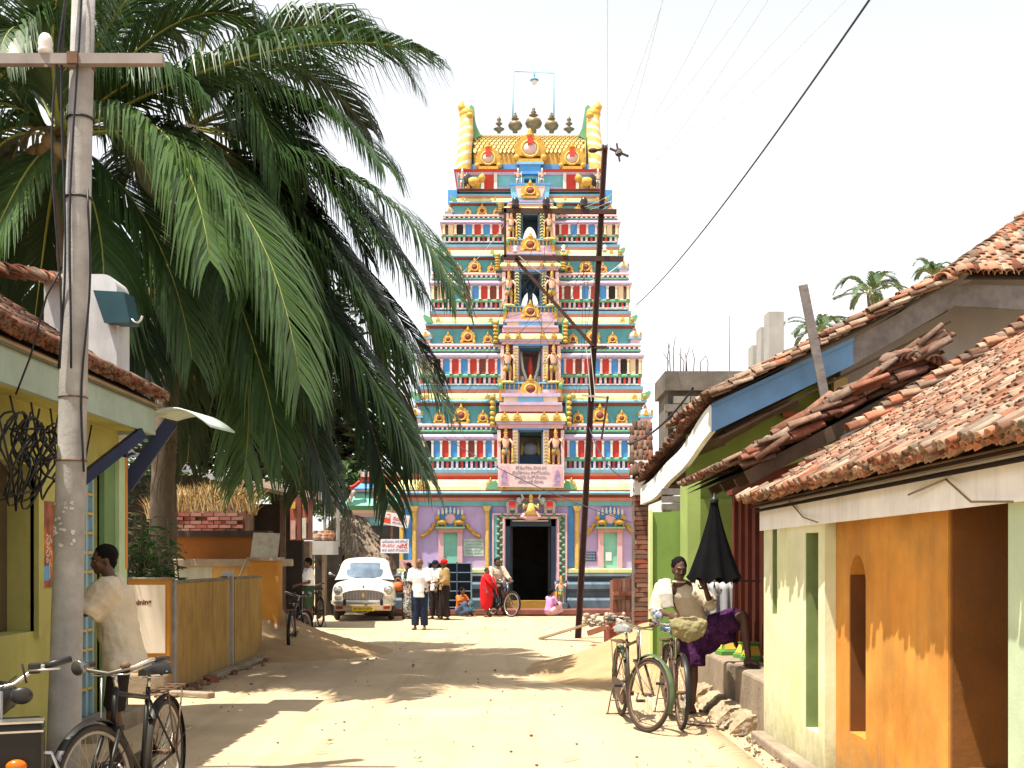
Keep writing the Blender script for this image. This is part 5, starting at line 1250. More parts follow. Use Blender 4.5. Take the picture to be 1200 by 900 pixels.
# ------------------------------------------------------------------ left house with tiled roof
YLW = M('limewash_yellow', (0.40, 0.38, 0.12), 0.9, 0.15, 1.5, dirt=0.3, streak=0.2, bump=0.15, bscale=25)
GRNP = M('pale_green_paint', (0.26, 0.38, 0.22), 0.8, 0.12, 3, dirt=0.2)
GRNP2 = M('grey_green_board', (0.30, 0.38, 0.32), 0.85, 0.12, 2, dirt=0.25, streak=0.2)
NAVY = M('navy_paint', (0.012, 0.02, 0.06), 0.5, 0.2, 4)
BDOOR = M('blue_grey_door', (0.16, 0.28, 0.34), 0.6, 0.12, 3, dirt=0.2)
lh = wthing('yellow_house', 'yellow limewashed house with grey green roof board and dark clay tile roof', 'house', (-5.0, 8.5, 0))
def left_house():
    xw = -3.90; yE = 11.0; xe = -3.54; zt = 2.86
    # wall with window and door openings
    w0, w1, wz0, wz1 = 8.15, 9.05, 1.01, 2.36; d0, d1, dz = 10.02, 10.48, 2.42
    b = MB()
    b.box(xw - 0.3, xw, 3.0, w0, -0.05, zt); b.box(xw - 0.3, xw, w1, d0, -0.05, zt); b.box(xw - 0.3, xw, d1, yE, -0.05, zt)
    b.box(xw - 0.3, xw, w0, w1, -0.05, wz0); b.box(xw - 0.3, xw, w0, w1, wz1, zt); b.box(xw - 0.3, xw, d0, d1, dz, zt)
    w = b.build('wall', YLW, lh)
    b = MB(); b.box(xw - 0.28, xw - 0.22, w0 - 0.02, w1 + 0.02, wz0 - 0.02, wz1 + 0.02); b.build('window_shutter', M('brown_shutter', (0.09, 0.065, 0.03), 0.8, 0.2, 4, streak=0.2), lh)
    b = MB(); b.box(xw - 0.03, xw + 0.04, w1, w1 + 0.10, wz0 - 0.05, wz1 + 0.05); b.build('window_trim', YLW, lh)
    # side wall facing away and end wall
    b = MB(); b.box(-6.5, xw - 0.3, yE - 0.2, yE - 0.005, -0.05, zt); b.build('end_wall', YLW, lh)
    # door leaf with small yellow bolts and grille strips
    b = MB(); b.box(xw - 0.10, xw - 0.05, d0, d1, 0.1, dz); dr = b.build('door', BDOOR, lh)
    for y in (d0 + 0.06, d0 + 0.22, d0 + 0.38): MB().box(xw - 0.055, xw - 0.025, y - 0.02, y + 0.02, 0.15, dz - 0.05).build('stile', M('door_stile', (0.26, 0.40, 0.46), 0.6, 0.1), dr)
    ybolt = M('yellow_rod', (0.50, 0.33, 0.05), 0.6, 0.1)
    for i in range(11):
        z = 0.4 + i * 0.18
        for y in (d0 + 0.14, d0 + 0.30): MB().box(xw - 0.05, xw - 0.02, y - 0.06, y + 0.06, z - 0.012, z + 0.012).build('rod', ybolt, dr)
    b = MB(); b.box(xw - 0.02, xw + 0.05, d1, d1 + 0.28, -0.05, 2.55); b.build('pilaster', M('mid_green_paint', (0.13, 0.22, 0.09), 0.8, 0.15, 3, dirt=0.25), lh)
    b = MB(); b.box(xw - 0.02, xw + 0.09, d1 + 0.28, yE - 0.02, -0.05, 2.60); b.build('corner_post', M('pale_lime_paint', (0.38, 0.50, 0.30), 0.8, 0.12, 3, dirt=0.25), lh)
    b = MB(); b.box(xw + 0.0, xw + 0.095, yE - 0.075, yE - 0.015, 1.5, 2.6); b.build('orange_stripe', M('orange_paint', (0.50, 0.20, 0.04), 0.8, 0.15, 4), lh)
    b = MB(); b.box(xw - 0.01, xw + 0.30, 9.6, yE, -0.05, 0.16); b.build('door_step', CEM, lh, 0.02)
    b = MB(); b.box(xw + 0.0, xw + 0.07, yE + 0.0, yE + 0.07, 0.0, 2.75); b.build('navy_post', NAVY, lh)
    b = MB(); b.bar((xw + 0.03, 9.95, 2.30), (xe + 0.02, 10.55, 2.80), 0.07, 0.10); b.build('navy_brace', NAVY, lh)
    b = MB(); b.bar((xw + 0.03, yE + 0.1, 2.32), (xe + 0.10, yE + 0.2, 2.98), 0.08, 0.14); b.build('navy_brace', NAVY, lh)
    # fascia
    b = MB(); b.box(xe - 0.05, xe, 3.0, yE + 0.02, 2.83, 3.11); b.build('fascia_board', GRNP2, lh)
    b = MB(); b.box(-6.4, xe - 0.05, yE - 0.03, yE + 0.02, 2.83, 3.05); b.build('end_board', GRNP2, lh)
    b = MB(); b.box(-6.4, xe - 0.052, 3.0, yE - 0.03, 2.862, 2.89); b.build('soffit', YLW, lh)
    b = MB(); b.tube([(xe + 0.03, 3.0, 3.115), (xe + 0.03, yE + 0.05, 3.115)], 0.018, 6); rf = b.build('roof', MATS['eave_pole'], lh)
    sl = V((-1, 0, 0.64)).normalized()
    tile_roof(rf, (xe + 0.06, 3.2, 3.135), (0, 1, 0), sl, yE - 3.15, 3.0, 0.08, 0.085, TILED, 300, 0.17, 0.045, 0.036, 0.022, 5, 41)
    b = MB(); b.prism([(xe - 0.05, 3.05), (-6.3, 3.05), (-6.3, 4.75)], yE - 0.15, yE - 0.02); b.build('gable', YLW, lh)
    # ridge tiles and rusty cap seen against the palms
    ridge_row(rf, P(-40, 312, 9.4), P(70, 330, 11.2), 16, 0.11, TILE, 44, 0.1)
    # white end parapet with rounded top
    xa, xb = PX(66, 11.35), PX(149, 11.35); z1 = PZ(330, 11.35)
    b = MB(); n = 6; arc = [(xb - 0.14 + 0.14 * sin(pi / 2 * i / n), z1 - 0.14 + 0.14 * cos(pi / 2 * i / n)) for i in range(n + 1)]
    b.prism([(xa, 2.8), (xa, z1)] + arc + [(xb, 2.8)], 11.05, 11.42); b.build('white_parapet', M('parapet_white', (0.55, 0.54, 0.55), 0.9, 0.1, 3, dirt=0.25, streak=0.3), lh)
    # blue sheet box on the parapet
    b = MB(); a = [P(109, 340, 10.9), P(145, 342, 10.9), P(152, 378, 10.9), P(122, 378, 10.9)]
    o = b.av(a + [p + V((0, 0.3, 0.02)) for p in a]); b.af([(0, 1, 2, 3), (7, 6, 5, 4), (0, 4, 5, 1), (1, 5, 6, 2), (2, 6, 7, 3), (3, 7, 4, 0)], o); b.build('sheet_hood', M('dark_teal_sheet', (0.018, 0.06, 0.075), 0.45, 0.15, 4), lh)
    b = MB(); p = P(155, 374, 10.9); b.tube(bez(p, p + V((.02, 0, -.05)), p + V((.08, 0, -.05)), p + V((.1, 0, 0.03)), 5), [(0.03, 0.006)] * 6, 6); b.build('lamp_reflector', M('white_enamel', (0.7, 0.7, 0.7), 0.3, 0.05), lh)
    # curved white sheet over the corner
    b = MB(); n = 8; pts = []
    for i in range(n + 1):
        t = i / n; x = xe - 0.08 + 0.62 * t; z = 3.06 + 0.13 * sin(t * pi * 0.9) - 0.17 * t
        pts += [(x, 11.02, z), (x, 12.0, z + 0.05), (x, 12.0, z + 0.03), (x, 11.02, z - 0.02)]
    o = b.av(pts); b.smooth = True
    for i in range(n):
        for j in range(4): b.af([(i * 4 + j, i * 4 + (j + 1) % 4, i * 4 + 4 + (j + 1) % 4, i * 4 + 4 + j)], o)
    b.smooth = False; b.af([(0, 1, 2, 3), (n * 4 + 3, n * 4 + 2, n * 4 + 1, n * 4)], o); b.build('curved_sheet', M('pale_aqua_sheet', (0.46, 0.55, 0.50), 0.6, 0.12, 3, dirt=0.25), lh)
left_house()
# posters on the house wall
ps = thing('wall_poster', 'torn orange and brown film poster pasted on the yellow house wall', 'poster', (-3.893, 9.35, 1.72))
MB().box(-0.002, 0.006, -0.20, 0.20, -0.36, 0.36).build('sheet', M('poster_print', (0.20, 0.06, 0.05), 0.7, 0.5, 7, col2=(0.45, 0.14, 0.03), scale2=4), ps)
MB().box(0.007, 0.010, 0.09, 0.19, -0.33, 0.34).build('orange_strip', M('poster_orange', (0.55, 0.15, 0.015), 0.7, 0.2, 8), ps)
text_mesh('సినిమా', 0.14, M('poster_white', (0.6, 0.5, 0.4), 0.7, 0.1), 'lettering', ps, (0.008, -0.05, -0.1), (pi / 2, pi / 2, pi / 2))
MB().box(0.007, 0.010, -0.16, -0.04, -0.30, -0.18).build('blue_patch', M('poster_blue', (0.1, 0.3, 0.5), 0.7, 0.2, 8), ps)
# tangle of black cable under the eave
cb = MB(); rr = random.Random(21)
for k in range(15):
    c = V((-3.60 + rr.uniform(-0.1, 0.06), 8.35 + rr.uniform(-0.35, 0.55), 2.62)); R_ = rr.uniform(0.12, 0.30); ph = rr.uniform(0, 6)
    pts = [c + V((0.04 * sin(3 * t + ph), R_ * 0.8 * sin(t + ph * 0.1) + 0.03 * sin(5 * t), -R_ + R_ * cos(t) * (1.0 + 0.2 * sin(2 * t + ph)))) for t in [i * 2 * pi / 22 for i in range(23)]]
    cb.tube(pts, 0.009, 5)
for k in range(4):
    y0 = 8.0 + 0.35 * k; cb.tube([(-3.62, y0, 2.78), (-3.6, y0 + 0.1, 2.5 - 0.1 * k), (-3.62, y0 + 0.3, 2.3), (-3.62, y0 + 0.5, 2.75)], 0.008, 5)
cb.tube([(-3.6, 7.7, 2.75), (-3.58, 7.95, 2.2), (-3.6, 8.05, 1.95), (-3.6, 8.12, 2.3), (-3.6, 8.3, 2.7)], 0.008, 5)
o = cb.build('cable_tangle', M('black_cable', (0.012, 0.012, 0.014), 0.5, 0.1)); tag(o, 'tangled coil of black cable hanging under the grey green eave', 'cable')

# ------------------------------------------------------------------ concrete street pole
CPOLE = M('pole_concrete', (0.27, 0.26, 0.25), 0.9, 0.2, 3, dirt=0.35, streak=0.25, bump=0.3, bscale=50, col2=(0.36, 0.35, 0.34), scale2=4)
cp = wthing('street_pole', 'thick round concrete electricity pole in front of the yellow house', 'pole', (PX(74, 7.7), 7.7, 0))
def cpole():
    d = 7.7; a = V((PX(73, d), d, -0.1)); t = P(99, -40, d); n = 16
    def at(z): return a + (t - a) * ((z - a.z) / (t.z - a.z))
    b = MB(); zs = [-0.1, 0.4, 1.0, 1.6, 2.25, 2.27]; b.tube([at(z) for z in zs], [0.116, 0.112, 0.106, 0.102, 0.100, 0.100], 20); b.build('lower_shaft', CPOLE, cp)
    b = MB(); zs = [2.27, 2.29, 2.7, 2.72, 3.6, 4.6, 5.8]; b.tube([at(z) for z in zs], [0.100, 0.095, 0.093, 0.093, 0.088, 0.081, 0.075], 20); b.build('upper_shaft', CPOLE, cp)
    b = MB(); b.torus(at(2.72), 0.094, 0.006, 'z', 20, 5); b.torus(at(2.28), 0.100, 0.008, 'z', 20, 5); b.build('joint_ring', M('rusty_iron', (0.14, 0.075, 0.045), 0.85, 0.3, 8), cp)
    z = PZ(80, d); c = at(z); b = MB()
    b.box(c.x - 1.2, PX(198, d), d - 0.15, d - 0.09, z - 0.032, z + 0.032); b.box(c.x - 1.2, PX(198, d), d - 0.15, d - 0.144 + 0.03, z + 0.032, z + 0.038); b.build('cross_arm', M('primed_steel', (0.24, 0.21, 0.20), 0.7, 0.15, 6, dirt=0.3), cp)
    b = MB(); b.torus(c, 0.086, 0.008, 'z', 16, 5); b.cbox(c + V((0, -0.16, 0)), (0.07, 0.03, 0.08)); b.build('clamp', MATS['rusty_iron'], cp)
    b = MB(); q = V((PX(62, d), d - 0.12, z + 0.04)); b.lathe([(0.012, -0.08), (0.012, 0), (0.045, 0.0), (0.05, 0.03), (0.043, 0.05), (0.05, 0.07), (0.04, 0.12), (0.025, 0.14), (0.001, 0.145)], 14, q); b.build('insulator', M('porcelain', (0.62, 0.60, 0.57), 0.25, 0.05), cp)
    # cables clipped along the pole
    b = MB()
    for k, (dx, s) in enumerate(((-0.06, 0.03), (-0.09, 0.05), (0.02, 0.02))):
        pts = [at(zz) + V((dx + s * sin(zz * 2.2 + k), -0.12 - 0.01 * k, 0)) for zz in [2.9 + 0.2 * i for i in range(15)]]; b.tube(pts, 0.008, 5)
    pts = [at(zz) + V((0.10 + 0.02 * sin(zz * 4), -0.06, 0)) for zz in [2.2 + 0.15 * i for i in range(14)]]; b.tube(pts, 0.008, 5)
    pts = [at(3.6) + V((-0.05, -0.12, 0)), at(3.4) + V((-0.16, -0.1, 0)), at(3.0) + V((-0.28, -0.05, 0)), at(2.75) + V((-0.42, 0.05, 0))]; b.tube(pts, 0.007, 5)
    for zz in (4.1, 4.65): b.torus(at(zz) + V((0, 0, 0)), 0.092, 0.009, 'z', 16, 5)
    b.build('cable', MATS['black_cable'], cp)
    # flaked white paint mark
    b = MB(); rr = random.Random(3)
    for i in range(26):
        zz = PZ(rr.uniform(588, 640), d); aa = rr.uniform(-0.9, 0.7); p = at(zz) + V((sin(aa) * 0.1045, -cos(aa) * 0.1045, 0)); b.cbox(p, (rr.uniform(.006, .03), 0.004, rr.uniform(.006, .025)), Matrix.Rotation(aa, 3, 'Z') @ Matrix.Rotation(rr.uniform(-.6, .6), 3, 'Y'))
    b.build('paint_flakes', M('flaked_white', (0.5, 0.48, 0.47), 0.9, 0.2, 8), cp)['kind'] = 'stuff'
cpole()

# ------------------------------------------------------------------ yellow compound wall
OCH = M('ochre_wall', (0.40, 0.24, 0.06), 0.9, 0.18, 2, mud=0.5, streak=0.75, dirt=0.35, bump=0.2, bscale=25)
OCHO = M('ochre_orange_wall', (0.42, 0.19, 0.03), 0.9, 0.15, 2, streak=0.15, dirt=0.2, bump=0.2, bscale=25)
CAPM = M('mossy_coping', (0.20, 0.17, 0.12), 0.95, 0.3, 4, dirt=0.4, bump=0.3)
cw = wthing('compound_wall', 'low stained yellow compound wall with grey coping along the lane', 'wall', (-4.1, 15.5, 0))
def comp_wall():
    x = -4.06; h = 1.33
    for a, c in ((13.3, 15.9), (16.25, 18.0)):
        b = MB(); b.box(x - 0.12, x, a, c, -0.05, h - 0.03); b.build('panel', OCH, cw)
        b = MB(); b.box(x - 0.14, x + 0.015, a, c, h - 0.03, h + 0.005); b.build('coping', CAPM, cw, 0.012)
    b = MB(); b.box(x - 0.14, x - 0.02, 15.9, 16.25, -0.05, h + 0.02); b.build('grey_post', CEM, cw)
    for y in (15.93, 16.2):
        b = MB(); b.box(x - 0.10, x - 0.01, y - 0.03, y + 0.03, -0.05, h + 0.10); b.build('thin_post', cc, cw)
    b = MB(); b.box(x - 0.02, x + 0.035, 13.23, 13.32, -0.05, h); b.build('drain_pipe', M('grey_pipe', (0.22, 0.22, 0.22), 0.7, 0.3, 6), cw)
    b = MB(); b.box(-6.2, x, 13.15, 13.28, -0.05, h + 0.02); b.build('front_panel', OCHO, cw)
    b = MB(); b.box(-6.2, x + 0.02, 13.13, 13.30, h + 0.02, h + 0.05); b.build('coping', CAPM, cw, 0.012)
    b = MB(); b.box(-4.75, x + 0.01, 13.0, 13.15, -0.05, 0.25); b.build('footing', CEM, cw, 0.03)
comp_wall()
po = thing('white_notice', 'white notice with a line of brown lettering pasted on the orange wall', 'poster', ((PX(172, 13.13)), 13.145, PZ(725, 13.13)))
MB().box(-0.37, 0.215, -0.004, 0.003, -0.41, 0.40).build('sheet', M('paper_white', (0.62, 0.55, 0.46), 0.8, 0.06, 3), po)
text_mesh('Training', 0.085, M('brown_ink', (0.13, 0.035, 0.02), 0.7, 0.1), 'lettering', po, (-0.09, -0.006, 0.19), (pi / 2, radians(-4), 0), bold=0.003)
# broken kerb: bricks, planks, rubble along the wall foot
rr = random.Random(31); ke = MB(); ke.box(-0.11, 0.11, -0.055, 0.055, -0.035, 0.035); kme = ke.mesh('loose_brick', BRK)
for i, y in enumerate((13.6, 14.4, 15.3, 17.2)):
    o = link('loose_brick', kme); o.location = (-3.88 + rr.uniform(-.04, .06), y, 0.03); o.rotation_euler = (rr.uniform(-.2, .2), rr.uniform(-.2, .2), rr.uniform(0, 3)); tag(o, ('loose brick at the near corner of the yellow wall by the grey slab', 'loose brick beside the near end of the long kerb stone', 'loose brick by the grey post of the yellow wall', 'loose brick near the sand heap end of the yellow wall')[i], 'brick', 'loose bricks along the yellow wall')
for i, (a, c) in enumerate((((-3.95, 14.6, 0.05), (-3.9, 17.8, 0.06)), ((-4.1, 13.0, 0.03), (-3.45, 12.75, 0.03)))):
    b = MB(); b.bar(a, c, 0.14, 0.07); o = b.build('kerb_stone', CEM, None, 0.015); tag(o, ('long rough kerb stone along the foot of the yellow wall', 'short grey stone slab lying across the corner of the yellow wall')[i], 'kerb')
b = MB()
for i in range(150):
    y = rr.uniform(12.6, 18.3); b.ell((-3.95 + rr.gauss(0, 0.10), y, 0.02), (rr.uniform(.015, .05), rr.uniform(.015, .05), rr.uniform(.01, .03)), 6, 4)
tag(b.build('wall_foot_debris', M('debris', (0.22, 0.15, 0.09), 0.95, 0.3, 6, rnd=0.4)), 'loose rubble and dirt along the foot of the yellow wall', 'rubble', kind='stuff')

# ------------------------------------------------------------------ yard walls, water tank and ruin behind
tk = wthing('cement_tank', 'pale cement water tank with thick grey rim behind the yellow wall', 'tank', (-5.2, 19.2, 0))
b = MB(); d = 19.0; b.box(PX(205, d), PX(292, d), d, d + 1.1, -0.05, PZ(664, d)); b.build('body', M('pale_cement', (0.36, 0.38, 0.30), 0.9, 0.15, 2, streak=0.4, dirt=0.3), tk)
b = MB(); b.box(PX(204, d), PX(328, d), d - 0.08, d + 1.2, PZ(664, d), PZ(655, d)); b.build('rim', CEM, tk, 0.02)
b = MB(); b.box(PX(249, d), PX(292, d), d - 0.02, d + 0.02, PZ(690, d), PZ(664, d)); b.build('side_panel', OCH, tk)
ow2 = wthing('orange_yard_wall', 'orange yard wall and pillar with dark coping behind the cement tank', 'wall', (-5.3, 20.5, 0))
d = 20.4; b = MB(); b.box(PX(203, d), PX(318, d), d, d + 0.2, -0.05, PZ(629, d)); b.build('wall', M('burnt_orange_wall', (0.27, 0.095, 0.02), 0.9, 0.15, 2, streak=0.4, dirt=0.3), ow2)
b = MB(); b.box(PX(200, d), PX(316, d), d - 0.1, d + 0.3, PZ(629, d), PZ(622, d)); b.build('coping', M('black_coping', (0.06, 0.045, 0.035), 0.95, 0.3, 4), ow2)
d = 18.6; b = MB(); b.box(PX(292, d), PX(326, d), d, d + 0.35, -0.05, PZ(657, d)); b.build('pillar', OCHO, ow2); b = MB(); b.box(PX(290, d), PX(328, d), d - 0.05, d + 0.4, PZ(657, d), PZ(653, d)); b.build('pillar_cap', CEM, ow2)
b = MB(); d = 18.8; a = [P(293, 655, d), P(325, 655, d), P(328, 625, d + 0.25), P(297, 624, d + 0.25)]; o = b.av(a + [p + V((0, 0.02, 0)) for p in a]); b.af([(0, 1, 2, 3), (7, 6, 5, 4), (0, 4, 5, 1), (1, 5, 6, 2), (2, 6, 7, 3), (3, 7, 4, 0)], o); o = b.build('tin_sheet', M('rusted_tin', (0.45, 0.40, 0.30), 0.5, 0.25, 8, dirt=0.4, metal=0.3)); tag(o, 'square of stained tin sheet propped on the orange pillar', 'tin sheet')
b = MB(); b.tube([P(281, 676, 18.4), P(290, 655, 18.5)], 0.02, 6); b.build('stick', WD, ow2)
ru = wthing('ruined_brick_wall', 'crumbling old brick wall with dry grass growing on top', 'wall', (-5.8, 22.0, 0))
def ruin():
    d = 22.0; rr = random.Random(14); bb = MB(); bb.box(-0.11, 0.11, -0.05, 0.05, -0.033, 0.033); me = bb.mesh('brick', M('pink_brick', (0.22, 0.07, 0.05), 0.9, 0.25, 6, rnd=0.35, dirt=0.4))
    x0, x1 = PX(196, d), PX(287, d); z0, z1 = PZ(640, d), PZ(597, d)
    b = MB(); n = 24; pts = []
    top = [(x0 + (x1 - x0) * i / n, z1 - 0.05 + 0.16 * noise.noise(V((i * 0.6, 0, 0)))) for i in range(n + 1)]
    b.prism([(x0, -0.05)] + top + [(x1, -0.05)], d + 0.02, d + 0.4); b.build('core', M('ruin_mortar', (0.15, 0.075, 0.055), 0.95, 0.3, 4, dirt=0.4), ru)
    for j in range(9):
        for i in range(7):
            x = x0 + 0.11 + i * 0.235 + (0.11 if j % 2 else 0); z = z0 + j * 0.078
            if x < x1 - 0.08 and rr.random() > 0.14: inst('brick', me, ru, (x, d + rr.uniform(-0.03, 0.01), z), (0, rr.uniform(-.04, .04), rr.uniform(-.05, .05)))
ruin()
def dry_grass():
    b = MB(); rr = random.Random(18); d = 22.1
    for i in range(1500):
        px = rr.uniform(172, 294); x = PX(px, d); y = d + rr.uniform(0, 0.5); z0 = PZ(600 + (8 if px < 200 else 0), d) - 0.05; h = rr.uniform(0.25, 0.85) * (0.8 + 0.5 * noise.noise(V((px * 0.06, 0, 0)))); lx = rr.gauss(0, 0.18); w = 0.012
        o = b.av([(x - w, y, z0), (x + w, y, z0), (x + lx * 0.45 + w * .7, y, z0 + h * 0.65), (x + lx * 0.45 - w * .7, y, z0 + h * 0.65), (x + lx, y + rr.gauss(0, .1), z0 + h)]); b.af([(0, 1, 2, 3), (3, 2, 4)], o)
    tag(b.build('dry_grass', M('dry_grass', (0.34, 0.23, 0.09), 0.9, 0.2, 3, rnd=0.35), None, fix=False), 'tall dry straw coloured grass on top of the ruined brick wall', 'grass', kind='stuff')
dry_grass()
# white sheet roofed shed
sh = wthing('sheet_roofed_shed', 'dark shed under a bright white corrugated sheet roof behind the dry grass', 'shed', (-7.4, 25.0, 0))
d = 25.0; b = MB(); n = 26; pts = []
for i in range(n + 1):
    t = i / n; x = PX(120, d) + (PX(258, d) - PX(120, d)) * t; z = PZ(520 + 38 * t, d) + (0.02 if i % 2 else -0.02)
    pts += [(x, d, z - 0.12), (x, d + 2.5, z + 0.75)]
o = b.av(pts); b.af([(2 * i, 2 * i + 1, 2 * i + 3, 2 * i + 2) for i in range(n)], o); b.build('sheet_roof', M('white_sheet', (0.62, 0.60, 0.56), 0.7, 0.1, 2), sh, fix=False)
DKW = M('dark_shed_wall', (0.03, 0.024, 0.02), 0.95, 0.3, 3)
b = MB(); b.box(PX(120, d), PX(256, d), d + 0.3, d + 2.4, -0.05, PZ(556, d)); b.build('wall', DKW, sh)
# dark open shed with boards
ds = wthing('open_timber_shed', 'dark open timber shed with sloping plank roof behind the tin sheet', 'shed', (-5.0, 26.0, 0))
d = 26.0
b = MB(); b.bar(P(285, 568, d - 0.6), P(392, 592, d - 0.6), 0.5, 0.08); b.build('roof_edge', MATS['old_timber'], ds)
b = MB(); o = b.av([P(285, 568, d - .8), P(392, 592, d - .8), P(392, 580, d + 1.8), P(285, 556, d + 1.8)]); b.af([(0, 1, 2, 3)], o); b.build('roof', M('plank_roof', (0.14, 0.10, 0.075), 0.9, 0.3, 4), ds, fix=False)
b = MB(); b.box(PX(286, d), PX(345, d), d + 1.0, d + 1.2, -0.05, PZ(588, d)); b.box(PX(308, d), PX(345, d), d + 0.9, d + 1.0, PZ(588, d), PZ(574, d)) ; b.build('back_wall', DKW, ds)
for px in (296, 333): MB().box(PX(px, d) - 0.06, PX(px, d) + 0.06, d - 0.2, d - 0.08, -0.05, PZ(575, d)).build('post', MATS['old_timber'], ds)
sg = wthing('painted_shop_boards', 'row of faded red and pink painted boards hung on the open shed', 'sign', (-4.6, 24.6, 2.2))
d = 24.6
for i, (a, c, m) in enumerate(((340, 347.5, (0.34, 0.09, 0.06)), (348, 353, (0.16, 0.05, 0.035)), (353.5, 360.5, (0.36, 0.12, 0.07)), (361, 366, (0.14, 0.05, 0.035)))):
    b = MB(); b.box(PX(a, d), PX(c, d), d - 0.03 * (i % 2), d + 0.05, PZ(633, d), PZ(582 + 1.0 * i, d)); b.build('board', M('faded_board_%d' % i, m, 0.85, 0.25, 4, streak=0.3), sg)
for a, c, y0, y1, m in ((341, 346.5, 632, 610, (0.40, 0.26, 0.22)), (354.5, 359, 631, 607, (0.42, 0.44, 0.38)), (342, 346.5, 588, 596, (0.45, 0.28, 0.05)), (355, 359.5, 587, 594, (0.45, 0.30, 0.05))):
    MB().box(PX(a, d), PX(c, d), d - 0.045, d - 0.02, PZ(max(y0, y1), d), PZ(min(y0, y1), d)).build('painted_patch', M('patch_%d' % a, m, 0.8, 0.2, 6), sg)
# painted wall stub with red and white
pw_ = wthing('painted_wall_stub', 'yellow wall stub with white and red painted advertisement behind the sand heap', 'wall', (-5.6, 27.2, 0))
d = 27.2
MB().box(PX(326, d), PX(343, d), d, d + 0.3, -0.05, PZ(643, d)).build('wall', M('bright_yellow_wall', (0.52, 0.31, 0.03), 0.85, 0.15, 3, dirt=0.2), pw_)
MB().box(PX(326, d), PX(337, d), d - 0.01, d + 0.02, PZ(677, d), PZ(650, d)).build('white_field', M('dull_white_field', (0.42, 0.40, 0.38), 0.85, 0.1, 3), pw_)
MB().box(PX(326.5, d), PX(336.5, d), d - 0.01, d + 0.02, PZ(716, d), PZ(677.5, d)).build('red_field', M('red_field', (0.46, 0.09, 0.05), 0.85, 0.15, 3), pw_)
text_mesh('అంబ', 0.17, MATS['dull_white_field'], 'lettering', pw_, (PX(331.5, d), d - 0.014, PZ(700, d)), (pi / 2, pi / 2, 0))
MB().box(PX(343.5, d), PX(353, d), d + 0.1, d + 0.5, -0.05, PZ(640, d)).build('brown_post', M('brown_post', (0.12, 0.05, 0.035), 0.9, 0.2, 3), pw_)
MB().box(PX(353.5, d), PX(361, d), d + 0.2, d + 0.6, -0.05, PZ(634, d)).build('plaster_post', CEM, pw_)
cl = wthing('concrete_lintel_kiosk', 'small stall with thick concrete lintel and clay pots heaped on it', 'stall', (-5.4, 31.0, 0))
d = 31.0
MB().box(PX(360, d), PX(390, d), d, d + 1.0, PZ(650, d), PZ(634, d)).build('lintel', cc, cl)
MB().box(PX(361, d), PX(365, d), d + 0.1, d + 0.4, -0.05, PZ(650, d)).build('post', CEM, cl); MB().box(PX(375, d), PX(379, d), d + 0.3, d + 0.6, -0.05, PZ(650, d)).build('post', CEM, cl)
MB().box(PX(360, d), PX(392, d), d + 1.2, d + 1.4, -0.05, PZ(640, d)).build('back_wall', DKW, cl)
rr = random.Random(27); pt_ = MB(); pt_.lathe([(0.05, 0), (0.10, 0.05), (0.11, 0.11), (0.06, 0.16), (0.075, 0.19)], 10); pme = pt_.mesh('clay_pot', TILE)
for i in range(16):
    o = link('clay_pot', pme); o.location = (PX(367 + (i % 8) * 2.7, d), d + 0.25 + 0.2 * (i // 8) + rr.uniform(-.05, .05), PZ(634, d) + 0.01 + (0.10 if i >= 8 else 0)); o.rotation_euler = (rr.uniform(-.1, .1), rr.uniform(-.1, .1), 0); tag(o, 'small clay pot in the %s row heaped on the concrete lintel of the stall' % ('upper' if i >= 8 else 'lower'), 'pot', 'clay pots on the stall lintel, %s row' % ('upper' if i >= 8 else 'lower'))
